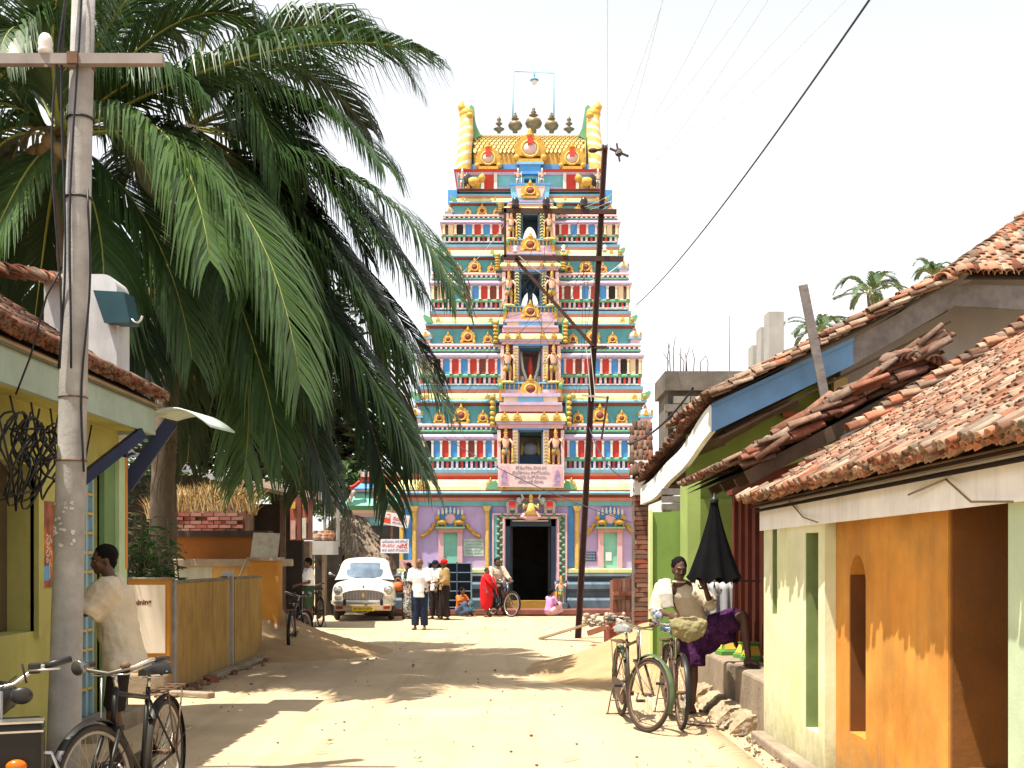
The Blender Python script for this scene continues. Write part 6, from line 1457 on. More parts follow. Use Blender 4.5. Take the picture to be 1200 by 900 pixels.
# thatched hut
th_ = wthing('thatched_hut', 'hut with shaggy grey brown palm thatch behind the white car', 'hut', (-4.9, 34.5, 0))
def thatch():
    d = 33.6; rr = random.Random(33)
    prof = [(372, 598), (392, 588), (412, 590), (430, 600), (441, 625), (446, 655)]
    b = MB(); n = 16
    # mound shaped thatch body
    pts = []; nx, ny = 18, 10; x0, x1 = PX(372, d), PX(446, d)
    def hz(u, v): return PZ(650, d) + (PZ(589, d) - PZ(650, d)) * (max(0, 1 - abs(2 * u - 0.9) ** 2.6)) * (1 - max(0, (abs(v - 0.5) * 2)) ** 2.2) 
    for j in range(ny + 1):
        for i in range(nx + 1):
            u = i / nx; v = j / ny; pts.append((x0 + (x1 - x0) * u, d + 3.2 * v, hz(u, v)))
    o = b.av(pts); b.smooth = True
    for j in range(ny):
        for i in range(nx): b.af([(j * (nx + 1) + i, j * (nx + 1) + i + 1, (j + 1) * (nx + 1) + i + 1, (j + 1) * (nx + 1) + i)], o)
    TH = M('palm_thatch', (0.20, 0.155, 0.11), 0.95, 0.3, 5, rnd=0.45, dirt=0.3)
    rf = b.build('roof', TH, th_)
    s = MB()
    for i in range(2200):
        u = rr.random(); v = rr.random() * 0.7; x = x0 + (x1 - x0) * u; y = d + 3.2 * v; z = hz(u, v) + 0.03
        L = rr.uniform(0.25, 0.6); w = rr.uniform(0.008, 0.03); dx = (u - 0.45) * 0.8 * L + rr.gauss(0, 0.08); dy = -L * 0.35; 
        z2 = z - L * (0.55 + 0.5 * abs(u - 0.45))
        o = s.av([(x - w, y, z), (x + w, y, z + 0.01), (x + dx + w, y + dy - 0.05, z2), (x + dx - w, y + dy - 0.05, z2 - 0.04)]); s.af([(0, 1, 2, 3)], o)
    ob = s.build('thatch_strands', TH, rf, fix=False); ob['kind'] = 'stuff'
    MB().box(x0 + 0.2, x1 - 0.1, d + 1.5, d + 3, -0.05, PZ(650, d)).build('wall', DKW, th_)
    for px in (383, 405, 428): MB().tube([(PX(px, d), d + 0.5, 0), (PX(px, d) + 0.05, d + 0.5, PZ(645, d))], 0.05, 7).build('post', MATS['old_timber'], th_)
    # dappled dry fronds hanging at the back
thatch()
# thin poles by the thatch
for px, y0, y1, r, lab in ((380.5, 690, 545, 0.05, 'slim grey metal pole with a collar rising through the thatch'), (396, 640, 555, 0.06, 'thin pale wooden pole standing beside the thatch')):
    d = 32.6; b = MB(); b.tube([(0, 0, 0), (0, 0, PZ(590, d)), (0, 0, PZ(588, d)), (0.02, 0, PZ(y1, d))], [r, r * 0.9, r * 0.8, r * 0.7], 8); 
    if px < 390: b.torus((0, 0, PZ(606, d)), r * 1.2, 0.02, 'z', 12, 5)
    o = b.build('thin_pole', cc); o.location = (PX(px, d), d, 0); tag(o, lab, 'pole')
# small shrine building beside the tower
shn = wthing('small_shrine', 'small shrine with mint and blue moulded roof beside the temple tower', 'shrine', (-5.0, 35.5, 0))
def shrine():
    d = 34.5; x0, x1 = PX(412, d), PX(470, d)
    def slab(name, a, c, y0, y1, mat, o0=0, o1=0):
        b = MB(); za, zb = PZ(y0, d), PZ(y1, d); xa, xb = PX(a, d), PX(c, d)
        o = b.av([(xa - o0, d - o0, za), (xb, d - o0, za), (xb, d + 3, za), (xa - o0, d + 3, za), (xa - o1, d - o1, zb), (xb, d - o1, zb), (xb, d + 3, zb), (xa - o1, d + 3, zb)])
        b.af([(0, 3, 2, 1), (4, 5, 6, 7), (0, 1, 5, 4), (1, 2, 6, 5), (2, 3, 7, 6), (3, 0, 4, 7)], o); return b.build(name, mat, shn)
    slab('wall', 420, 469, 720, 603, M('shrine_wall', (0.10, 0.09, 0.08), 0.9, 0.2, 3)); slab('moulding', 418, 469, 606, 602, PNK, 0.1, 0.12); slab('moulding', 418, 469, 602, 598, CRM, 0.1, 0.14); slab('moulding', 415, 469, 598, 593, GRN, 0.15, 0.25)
    slab('cornice', 414, 469, 593, 577, MINT, 0.30, 0.0); slab('moulding', 417, 469, 576.5, 573, LAVL, 0.12, 0.14); slab('upper_cornice', 421, 469, 573, 565, BLU, 0.2, 0.0); slab('moulding', 425, 469, 565, 559, RED, 0.05, 0.05); slab('ledge', 427, 469, 559, 553, PNKL, 0.1, 0.1)
    b = MB(); b.tube(bez(P(408, 587, d - .3), P(412, 588, d - .3), P(411, 577, d - .3), P(416, 575, d - .3), 6), 0.06, 7); b.build('corner_scroll', PNKL, shn)
    b = MB(); b.tube(bez(P(409, 571, d - .3), P(415, 572, d - .3), P(418, 567, d - .3), P(422, 564, d - .3), 6), 0.06, 7); b.build('corner_scroll', RED, shn)
    # demon mask
    c = P(444, 580, d - 0.35); b = MB(); b.mi = 0; b.ell(c, (0.18, 0.12, 0.22), 10, 8); b.ell(c + V((0, -.1, -.12)), (0.11, 0.08, 0.09), 8, 6); b.mi = 1
    for s in (-1, 1): b.tube([c + V((s * .14, 0, .1)), c + V((s * .26, 0, .16)), c + V((s * .22, 0, .36))], [0.07, 0.05, 0.01], 7); b.ell(c + V((s * .07, -.11, .05)), 0.035, 6, 5)
    b.build('demon_mask', [MAR, GLD], shn)
    MB().box(PX(420, d), PX(462, d), d - 0.05, d + 0.02, PZ(616, d), PZ(606, d)).build('painted_panel', M('aqua_panel', (0.22, 0.52, 0.50), 0.8, 0.3, 6), shn)
shrine()
# small shop signs on a post left of the tower
d = 32.3
sp = wthing('sign_post', 'dark iron post carrying two boards beside the temple', 'post', (PX(459, d), d, 0))
MB().tube([(PX(458, d), d, -0.05), (PX(460, d), d, PZ(545, d))], 0.04, 8).build('post', MATS['rusty_iron'], sp)
s1 = thing('notice_board', 'white board with rows of blue and red lettering below a poster board', 'sign', (PX(463, d), d - 0.08, PZ(640, d)))
hw_, hh_ = (479.5 - 446.5) / 2 / FPX * d, 8.2 / FPX * d
MB().box(-hw_, hw_, -0.01, 0.015, -hh_, hh_).build('panel', M('board_white', (0.62, 0.60, 0.64), 0.6, 0.05), s1)
bi = M('ink_navy', (0.06, 0.05, 0.2), 0.7, 0.05); ri = M('ink_red', (0.55, 0.03, 0.03), 0.7, 0.05)
text_mesh('అన్నవరపు వారి హోటల్', 0.095, bi, 'lettering', s1, (0, -0.012, hh_ * 0.60), width=hw_ * 1.8); text_mesh('శ్రీలక్ష్మి', 0.10, ri, 'lettering', s1, (-hw_ * 0.45, -0.012, 0), width=hw_ * 0.9); text_mesh('గణేష్', 0.15, ri, 'lettering', s1, (hw_ * 0.5, -0.012, -0.01), width=hw_ * 0.8, bold=0.004); text_mesh('కాఫీ టిఫిన్ దొరుకును', 0.095, bi, 'lettering', s1, (0, -0.012, -hh_ * 0.62), width=hw_ * 1.8)
s2 = thing('poster_board', 'tilted white and red printed board on the iron post above another board', 'sign', (PX(463, d), d - 0.1, PZ(609, d))); s2.rotation_euler = (0, radians(10), 0)
hw_, hh_ = 0.42, 0.185
MB().box(-hw_, hw_, -0.01, 0.015, -hh_, hh_).build('panel', M('board_offwhite', (0.58, 0.54, 0.55), 0.6, 0.1, 6), s2)
b = MB(); b.mi = 0; b.prism([(-0.33, -0.14), (-0.10, -0.14), (-0.12, 0.0), (-0.17, 0.05), (-0.24, 0.04), (-0.30, -0.02)], -0.014, -0.009); b.ell((-0.19, -0.011, 0.09), (0.06, 0.006, 0.05), 10, 6); b.build('red_portrait', M('print_red', (0.55, 0.06, 0.03), 0.7, 0.2, 8), s2)
MB().ell((-0.19, -0.016, 0.04), (0.05, 0.006, 0.06), 10, 6).build('pale_face', M('print_pale', (0.5, 0.42, 0.4), 0.7, 0.1), s2)
text_mesh('సిమెంట్', 0.13, ri, 'lettering', s2, (0.12, -0.014, 0.02), width=0.36, bold=0.003); text_mesh('ఇక్కడ లభించును', 0.07, bi, 'lettering', s2, (0.12, -0.014, -0.09), width=0.36)
s3 = thing('hoarding_sheet', 'small pink and white printed sheet hung low beside the gold pilaster', 'poster', (PX(477, 30.5), 30.5, PZ(661, 30.5)))
MB().box(-0.2, 0.2, -0.01, 0.01, -0.11, 0.11).build('panel', M('pink_sheet', (0.60, 0.36, 0.36), 0.7, 0.3, 9), s3); text_mesh('ఓం', 0.16, ri, 'lettering', s3, (0, -0.012, 0))
# wall notices on the temple
n1 = thing('wall_notice', 'pale green painted notice panel on the lilac wall beside the niche', 'notice', (PX(555, 33) , 32.985, PZ(642, 33)))
MB().box(-0.30, 0.30, -0.01, 0.005, -0.25, 0.26).build('panel', M('notice_green', (0.45, 0.56, 0.50), 0.8, 0.2, 8), n1)
for i in range(5): text_mesh('విరాళములు ఇచ్చినవారు', 0.07, M('notice_ink', (0.12, 0.3, 0.28), 0.8, 0.1), 'lettering', n1, (0, -0.012, 0.19 - 0.09 * i), width=0.5 - 0.03 * (i % 2))
n2 = thing('name_plate', 'dark blue plate with white lettering on the lilac wall behind the iron pole', 'sign', (PX(687, 33), 32.985, PZ(652, 33)))
MB().box(-0.30, 0.30, -0.015, 0.005, -0.14, 0.14).build('panel', M('plate_blue', (0.03, 0.07, 0.14), 0.6, 0.1), n2)
for i in range(3): text_mesh('దేవాదాయ ధర్మాదాయ శాఖ', 0.07, M('plate_white', (0.5, 0.5, 0.52), 0.6, 0.05), 'lettering', n2, (0, -0.017, 0.085 - 0.085 * i), width=0.52)
MB().box(-0.09, 0.09, -0.01, 0.003, -0.13, 0.13).build('paper_notice', M('paper_notice', (0.66, 0.66, 0.64), 0.8, 0.03)).location = (PX(713, 33), 32.955, PZ(652, 33))
tag(bpy.data.objects['paper_notice'], 'small white paper stuck on the mint niche panel', 'notice')
# slotted steel shoe rack in front of the tower
rk = thing('shoe_rack', 'tall dark blue steel shoe rack with open shelves in front of the temple', 'rack', (PX(527, 31.9), 31.9, 0.145))
MBm = M('rack_blue', (0.05, 0.085, 0.13), 0.5, 0.15, 4, dirt=0.2); MBl = M('rack_frame', (0.16, 0.24, 0.32), 0.5, 0.1, 4)
hw_ = 0.62; H_ = PZ(660, 31.9) - 0.145
MB().box(-hw_, hw_, 0.38, 0.4, 0, H_).build('back_panel', MBm, rk)
for i in range(6): MB().box(-hw_, hw_, 0, 0.38, H_ * i / 5 - 0.012 if i else 0.05, H_ * i / 5 + 0.012 if i else 0.075).build('shelf', MBl, rk)
for x in (-hw_, -hw_ / 3, hw_ / 3, hw_): MB().box(x - 0.018, x + 0.018, -0.005, 0.38, 0, H_ + 0.03).build('upright', MBl if abs(x) == hw_ else MBm, rk)
# ------------------------------------------------------------------ palms
def leafmat(name, col, rnd=0.3, rough=0.45, trans=0.25):
    m = M(name, col, rough, 0.15, 3, rnd=rnd, spec=0.4)
    nt = m.node_tree; b = nt.nodes['Principled BSDF']; out = [n for n in nt.nodes if n.type == 'OUTPUT_MATERIAL'][0]
    tr = nt.nodes.new('ShaderNodeBsdfTranslucent'); mx = nt.nodes.new('ShaderNodeMixShader'); mx.inputs[0].default_value = trans
    src = b.inputs['Base Color'].links[0].from_socket; nt.links.new(src, tr.inputs[0])
    nt.links.new(b.outputs[0], mx.inputs[1]); nt.links.new(tr.outputs[0], mx.inputs[2]); nt.links.new(mx.outputs[0], out.inputs[0])
    return m
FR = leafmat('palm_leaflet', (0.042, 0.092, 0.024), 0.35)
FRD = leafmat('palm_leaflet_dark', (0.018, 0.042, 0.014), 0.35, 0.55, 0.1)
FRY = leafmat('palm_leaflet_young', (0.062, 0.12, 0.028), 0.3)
FRB = leafmat('palm_leaflet_dry', (0.15, 0.095, 0.045), 0.4, 0.8, 0.1)
RAC = M('palm_midrib', (0.24, 0.26, 0.06), 0.6, 0.15, 3)
RACD = M('palm_midrib_dry', (0.16, 0.12, 0.05), 0.8, 0.2, 3)
def frond(parent, c, n=75, L=0.85, droop=0.75, mat=FR, rac=RAC, seed=0, w=0.017, r0=0.035, spread=0.6, seg=3, t0=0.14):
    rr = random.Random(seed); pts = bez(c[0], c[1], c[2], c[3], 18); mb = MB()
    mb.mi = 1; mb.tube(pts, [(r0 * (1 - 0.85 * i / 18), r0 * 0.6 * (1 - 0.8 * i / 18)) for i in range(19)], 5); mb.mi = 0
    down = V((0, 0, -1))
    for i in range(n):
        t = t0 + (1.0 - t0) * (i + rr.random() * 0.5) / n; k = t * 18; a = min(int(k), 17); p = pts[a].lerp(pts[a + 1], k - a); T = (pts[a + 1] - pts[a]).normalized()
        S = T.cross(V((0, 0, 1))); S = S.normalized() if S.length > 0.05 else V((1, 0, 0)); N = S.cross(T).normalized()
        ln = L * (0.45 + 0.55 * sin(pi * min(1, (t - t0) / (1 - t0) * 0.85 + 0.12)) ** 0.7) * (1.0 if t < 0.85 else 1 - (t - 0.85) * 2.2) * rr.uniform(0.85, 1.1)
        for s in (-1, 1):
            if rr.random() < 0.05: continue
            dr = (S * (s * spread * rr.uniform(0.85, 1.1)) + T * (0.55 + 0.5 * t) + N * 0.15).normalized(); g = droop * rr.uniform(0.8, 1.15)
            q = p.copy(); prev = []; wd = w * rr.uniform(0.8, 1.2)
            rows = []
            for j in range(seg + 1):
                f = j / seg; dd = (dr * (1 - g * min(1, f * 1.3)) + down * (g * f * 1.5)).normalized()
                W = dd.cross(N); W = W.normalized() if W.length > 0.05 else S
                ww = wd * (1.0 if j in (0,) else (1.25 if j == 1 else (0.9 if j < seg else 0.12)))
                rows += [q - W * ww, q + W * ww]; q = q + dd * (ln / seg)
            o = mb.av(rows); mb.af([(2 * j, 2 * j + 1, 2 * j + 3, 2 * j + 2) for j in range(seg)], o)
    return mb.build('frond', [mat, rac], parent, fix=False)
PT = M('palm_trunk', (0.13, 0.105, 0.085), 0.95, 0.25, 4, dirt=0.3, bump=0.5, bscale=20)
def trunk(parent, a, b_, r0, r1, bend, n=34):
    pts = []; rad = []; a = V(a); b_ = V(b_)
    for i in range(n + 1):
        t = i / n; pts.append(a.lerp(b_, t) + V((bend * sin(t * pi), 0, 0))); rad.append((r0 + (r1 - r0) * t) * (1.0 + (0.05 if i % 2 else -0.02)) * (1 + 0.5 * max(0, 0.06 - t) / 0.06))
    return MB().tube(pts, rad, 12).build('trunk', PT, parent)
def palmA():
    d = 13.7; root = wthing('coconut_palm', 'tall coconut palm with long arching fronds and nuts behind the yellow house', 'palm tree', (-5.8, d, 0), 'coconut palms over the lane')
    C = P(72, 165, d); trunk(root, (-5.8, d, -0.1), C, 0.19, 0.14, 0.25)
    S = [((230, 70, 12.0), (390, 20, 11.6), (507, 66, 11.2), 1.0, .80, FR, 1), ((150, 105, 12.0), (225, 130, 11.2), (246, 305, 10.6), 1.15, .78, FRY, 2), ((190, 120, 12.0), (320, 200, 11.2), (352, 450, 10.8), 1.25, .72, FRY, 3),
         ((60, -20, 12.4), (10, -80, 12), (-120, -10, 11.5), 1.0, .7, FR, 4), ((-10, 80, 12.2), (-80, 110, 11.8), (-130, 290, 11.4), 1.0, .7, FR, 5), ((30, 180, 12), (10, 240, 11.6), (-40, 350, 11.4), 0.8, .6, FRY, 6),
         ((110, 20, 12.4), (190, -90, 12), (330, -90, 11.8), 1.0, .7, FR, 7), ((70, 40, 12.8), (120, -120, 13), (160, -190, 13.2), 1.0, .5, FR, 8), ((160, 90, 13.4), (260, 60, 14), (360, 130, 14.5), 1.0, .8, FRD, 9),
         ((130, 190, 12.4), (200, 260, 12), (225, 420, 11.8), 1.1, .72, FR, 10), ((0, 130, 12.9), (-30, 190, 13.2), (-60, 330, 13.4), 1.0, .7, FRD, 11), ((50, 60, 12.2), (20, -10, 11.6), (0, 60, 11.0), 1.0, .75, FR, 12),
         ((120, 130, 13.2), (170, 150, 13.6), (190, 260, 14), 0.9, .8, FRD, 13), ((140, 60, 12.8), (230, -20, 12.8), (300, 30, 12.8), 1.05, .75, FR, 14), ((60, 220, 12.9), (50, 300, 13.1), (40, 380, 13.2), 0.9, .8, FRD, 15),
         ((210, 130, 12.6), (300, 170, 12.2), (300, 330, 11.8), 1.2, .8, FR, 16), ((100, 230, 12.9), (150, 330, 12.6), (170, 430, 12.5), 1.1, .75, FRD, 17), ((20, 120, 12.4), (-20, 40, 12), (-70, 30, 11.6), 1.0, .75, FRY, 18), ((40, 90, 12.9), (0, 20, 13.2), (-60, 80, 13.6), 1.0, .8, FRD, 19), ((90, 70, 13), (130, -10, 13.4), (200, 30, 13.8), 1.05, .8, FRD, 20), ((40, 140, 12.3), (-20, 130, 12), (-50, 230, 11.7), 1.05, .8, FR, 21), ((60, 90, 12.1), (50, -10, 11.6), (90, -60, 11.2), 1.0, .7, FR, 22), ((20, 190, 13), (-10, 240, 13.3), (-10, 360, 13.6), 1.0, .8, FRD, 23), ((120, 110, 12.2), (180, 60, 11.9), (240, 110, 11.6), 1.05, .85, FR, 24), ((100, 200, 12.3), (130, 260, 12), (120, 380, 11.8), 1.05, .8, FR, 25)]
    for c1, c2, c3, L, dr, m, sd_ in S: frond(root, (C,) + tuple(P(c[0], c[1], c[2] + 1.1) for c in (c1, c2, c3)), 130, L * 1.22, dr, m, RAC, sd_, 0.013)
    nut = MB(); nut.ell((0, 0, 0), (0.10, 0.10, 0.13), 10, 7); me = nut.mesh('coconut', M('coconut_husk', (0.16, 0.11, 0.045), 0.7, 0.25, 5, rnd=0.3)); rr = random.Random(2)
    for px, py, dd in ((40, 182, -.3), (52, 178, -.35), (34, 190, -.25), (62, 190, -.4), (45, 198, -.4), (70, 178, -.4), (58, 168, -.35), (80, 188, -.35)): inst('coconut', me, root, P(px, py, d + dd), (rr.uniform(-.6, .6), rr.uniform(-.6, .6), 0))
    b = MB()
    for k in range(7): b.tube(bez(C + V((0, -.05, 0)), C + V((rr.uniform(-.2, .2), -.3, .2)), C + V((rr.uniform(-.4, .2), -.4, 0)), C + V((rr.uniform(-.5, .3), -.35, -.5)), 6), [.03, .03, .025, .02, .015, .01, .005], 5)
    b.build('flower_stalks', RACD, root)['kind'] = 'stuff'
palmA()
def palmB():
    d = 16.0; root = wthing('coconut_palm', 'coconut palm with ringed trunk behind the yellow compound wall', 'palm tree', (PX(188, d), d, 0), 'coconut palms over the lane')
    C = P(225, 150, d); trunk(root, (PX(186, d), d, -0.1), C, 0.18, 0.15, -0.12, 44)
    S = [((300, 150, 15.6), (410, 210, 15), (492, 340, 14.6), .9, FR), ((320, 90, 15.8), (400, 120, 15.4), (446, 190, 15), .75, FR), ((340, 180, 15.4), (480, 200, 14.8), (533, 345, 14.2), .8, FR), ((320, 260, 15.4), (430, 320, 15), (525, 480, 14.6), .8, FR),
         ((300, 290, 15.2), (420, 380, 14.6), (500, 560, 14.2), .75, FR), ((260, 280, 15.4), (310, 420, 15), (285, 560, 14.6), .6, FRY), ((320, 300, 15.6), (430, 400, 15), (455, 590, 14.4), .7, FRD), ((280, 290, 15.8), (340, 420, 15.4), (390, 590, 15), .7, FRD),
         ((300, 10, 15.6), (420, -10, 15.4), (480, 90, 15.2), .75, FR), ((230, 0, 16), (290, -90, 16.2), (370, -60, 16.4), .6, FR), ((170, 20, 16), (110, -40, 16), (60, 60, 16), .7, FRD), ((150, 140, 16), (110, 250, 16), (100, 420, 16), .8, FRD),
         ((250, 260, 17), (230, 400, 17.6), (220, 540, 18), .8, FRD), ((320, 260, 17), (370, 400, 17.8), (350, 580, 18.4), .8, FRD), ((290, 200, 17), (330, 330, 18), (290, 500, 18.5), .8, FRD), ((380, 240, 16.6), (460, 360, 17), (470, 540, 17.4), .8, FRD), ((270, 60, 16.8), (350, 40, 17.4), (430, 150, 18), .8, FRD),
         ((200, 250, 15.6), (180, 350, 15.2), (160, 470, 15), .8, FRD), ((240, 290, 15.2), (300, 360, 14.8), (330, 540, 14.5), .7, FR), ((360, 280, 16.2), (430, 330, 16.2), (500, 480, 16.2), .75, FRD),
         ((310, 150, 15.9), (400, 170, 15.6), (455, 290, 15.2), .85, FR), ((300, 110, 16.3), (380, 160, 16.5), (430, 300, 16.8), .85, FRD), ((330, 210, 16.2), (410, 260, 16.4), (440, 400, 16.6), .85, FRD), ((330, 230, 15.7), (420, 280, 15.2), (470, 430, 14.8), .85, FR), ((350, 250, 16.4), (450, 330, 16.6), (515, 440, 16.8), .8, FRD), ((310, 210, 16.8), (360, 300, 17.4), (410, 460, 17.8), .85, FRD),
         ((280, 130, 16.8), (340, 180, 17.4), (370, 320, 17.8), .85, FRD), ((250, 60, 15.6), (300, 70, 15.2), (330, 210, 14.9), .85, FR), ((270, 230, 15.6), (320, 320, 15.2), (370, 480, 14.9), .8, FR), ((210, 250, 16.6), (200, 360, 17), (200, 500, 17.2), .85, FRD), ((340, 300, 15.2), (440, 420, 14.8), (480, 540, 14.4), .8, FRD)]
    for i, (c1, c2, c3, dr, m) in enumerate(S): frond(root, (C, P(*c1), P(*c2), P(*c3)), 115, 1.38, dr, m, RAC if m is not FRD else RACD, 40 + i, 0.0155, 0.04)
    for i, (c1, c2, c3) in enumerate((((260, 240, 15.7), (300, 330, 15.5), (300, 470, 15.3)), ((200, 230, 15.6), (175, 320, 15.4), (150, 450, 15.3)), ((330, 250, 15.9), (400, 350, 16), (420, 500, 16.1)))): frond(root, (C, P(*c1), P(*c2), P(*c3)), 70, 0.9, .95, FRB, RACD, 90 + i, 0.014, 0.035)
    b = MB(); rr = random.Random(9)     # torn straps hanging on the trunk
    for k in range(5): p = P(186 + 4 * k, 515, d - 0.2); b.tube(bez(p, p + V((rr.uniform(-.4, .5), -.1, -.2)), p + V((rr.uniform(-.3, .6), -.1, -.6)), p + V((rr.uniform(-.3, .4), -.1, -1.1)), 6), [(.016, .004), (.014, .004), (.012, .003), (.010, .003), (.008, .002), (.005, .002), (.002, .001)], 5)
    b.build('hanging_straps', M('dry_strap', (0.12, 0.10, 0.04), 0.8, 0.2), root)['kind'] = 'stuff'
palmB()
def palmC():
    d = 21.0; root = wthing('coconut_palm', 'shaded coconut palm farther back behind the open timber shed', 'palm tree', (PX(330, d), d + 1.5, 0), 'coconut palms over the lane')
    C = P(335, 300, d + 1.5); trunk(root, (PX(325, d), d + 1.5, -0.1), C, 0.18, 0.15, 0.1)
    for i in range(15):
        a = i * 2 * pi / 15 + 0.2; e = V((cos(a), sin(a) * 0.9, 0)); L = 3.3; up = (0.7 if i % 2 else 0.25)
        frond(root, (C, C + e * L * 0.4 + V((0, 0, up)), C + e * L * 0.8 + V((0, 0, up * 0.6 - 0.5)), C + e * L * 0.95 + V((0, 0, -2.0 - 0.7 * (i % 3)))), 75, 1.15, 0.8, FRD, RACD, 80 + i, 0.022, 0.04)
FRH = leafmat('hazed_palm_leaflet', (0.09, 0.15, 0.07), 0.3, 0.6, 0.3)  # distance haze is put into this paler leaflet colour
for k, (px, py, d, R, lab) in enumerate(((1018, 346, 62, 2.0, 'distant palm whose crown rises above the blue gabled roof'), (958, 392, 66, 2.0, 'distant palm half hidden behind the tiles beside a taller palm'), (1094, 326, 74, 1.6, 'distant palm showing only its tip above the ridge tiles'))):
    C = P(px, py, d); root = wthing('distant_palm', lab, 'palm tree', (C.x, d, 0), 'distant palms'); trunk(root, (C.x + 0.6, d, -0.1), C, 0.17, 0.12, 0.3, 12); rr = random.Random(k + 5)
    for i in range(17):
        a = i * 2.4 + rr.uniform(-.3, .3); e = V((cos(a), sin(a), 0)); up = rr.uniform(.3, 1.6); RR = R * rr.uniform(.75, 1.1)
        frond(root, (C, C + e * RR * 0.3 + V((0, 0, up * .8)), C + e * RR * 0.7 + V((0, 0, up)), C + e * RR + V((0, 0, up * 0.75 - rr.uniform(.1, .9)))), 34, 0.55, 0.4, FRH, RAC, 120 + i + 20 * k, 0.028, 0.03, seg=2)

# ------------------------------------------------------------------ broadleaf trees behind
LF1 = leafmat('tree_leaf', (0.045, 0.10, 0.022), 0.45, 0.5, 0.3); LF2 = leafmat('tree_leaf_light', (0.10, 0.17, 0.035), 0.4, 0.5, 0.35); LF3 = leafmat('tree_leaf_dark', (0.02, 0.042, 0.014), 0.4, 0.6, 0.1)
def tree(name, label, base, lobes, nleaf, ls, mat, seed, tr=0.18):
    """trunk and limbs reaching into clumps of small leaf faces; lobes = (centre, radii)"""
    rr = random.Random(seed); root = wthing(name, label, 'tree', base, 'trees behind the left side of the lane'); base = V(base)
    mb = MB(); c0 = sum((V(l[0]) for l in lobes), V()) / len(lobes); fork = V((base.x + .15, base.y, c0.z * .72)); mb.tube([base + V((0, 0, -.1)), base.lerp(fork, .5) + V((.05, 0, 0)), fork], [tr * 1.2, tr, tr * .8], 8)
    for c, r in lobes: mb.tube(bez(fork, fork.lerp(V(c), .3) + V((0, 0, .3)), fork.lerp(V(c), .7), V(c) + V((0, 0, r[2] * .4)), 6), [tr * .6, tr * .5, tr * .4, tr * .3, tr * .2, tr * .12, tr * .05], 6)
    mb.build('trunk', PT, root)
    b = MB(); tot = sum(l[1][0] * l[1][2] for l in lobes)
    for c, r in lobes:
        k = int(nleaf * r[0] * r[2] / tot); nclump = max(6, k // 60); cl = []
        for _ in range(nclump):
            v = V((rr.gauss(0, 1), rr.gauss(0, 1), rr.gauss(0, 1))).normalized() * rr.uniform(0.55, 1.0); cl.append(V(c) + V((v.x * r[0], v.y * r[1], v.z * r[2])))
        for _ in range(k):
            cc_ = rr.choice(cl); q = cc_ + V((rr.gauss(0, .17) * r[0], rr.gauss(0, .17) * r[1], rr.gauss(0, .15) * r[2])); s = ls * rr.uniform(.6, 1.3)
            R = Euler((rr.uniform(-.9, .9), rr.uniform(-.9, .9), rr.uniform(0, 6.28))).to_matrix()
            o = b.av([q + R @ V(p) for p in ((0, -s, 0), (s * .45, -s * .1, s * .12), (0, s, 0), (-s * .45, -s * .1, s * .12))]); b.af([(0, 1, 2), (0, 2, 3)], o)
    b.build('crown', mat, root, fix=False)
def lob(px, py, d, rx, ry, rz): return (P(px, py, d), (rx, ry, rz))
tree('broadleaf_tree', 'dense dark tree added as shade backing behind the palm fronds', (PX(187, 19.2), 19.2, 0), [lob(230, 430, 19, 1.3, 1.0, 1.4), lob(310, 440, 19, 1.4, 1.0, 1.4), lob(375, 470, 19.3, 1.1, 1.0, 1.2), lob(260, 350, 19.3, 1.2, 1.0, 1.2), lob(335, 365, 19.3, 1.2, 1.0, 1.2), lob(180, 380, 19, 1.1, 1.0, 1.3), lob(320, 510, 19.2, 1.2, 0.9, 0.8), lob(250, 500, 19.2, 1.0, 0.8, 0.8)], 17000, 0.11, LF3, 1)  # tree added as dark backing; shade among the fronds is in its leaf colour
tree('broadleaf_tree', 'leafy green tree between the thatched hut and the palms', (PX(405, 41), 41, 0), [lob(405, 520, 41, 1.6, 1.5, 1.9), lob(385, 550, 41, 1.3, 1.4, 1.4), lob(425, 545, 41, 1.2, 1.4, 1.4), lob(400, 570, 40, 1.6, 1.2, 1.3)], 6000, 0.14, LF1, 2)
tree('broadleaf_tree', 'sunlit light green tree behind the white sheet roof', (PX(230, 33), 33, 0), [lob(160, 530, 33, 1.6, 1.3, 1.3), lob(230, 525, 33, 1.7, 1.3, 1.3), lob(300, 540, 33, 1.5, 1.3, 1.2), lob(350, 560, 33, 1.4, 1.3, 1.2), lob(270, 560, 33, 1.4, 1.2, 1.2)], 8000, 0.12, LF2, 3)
tree('broadleaf_tree', 'dark green tree behind the yellow house gable', (PX(60, 24), 24, 0), [lob(40, 330, 24, 1.8, 1.5, 2.2), lob(110, 400, 24, 1.7, 1.5, 1.9), lob(150, 500, 24, 1.5, 1.3, 1.8), lob(-30, 420, 24, 1.7, 1.4, 2.2)], 8000, 0.13, LF3, 4)
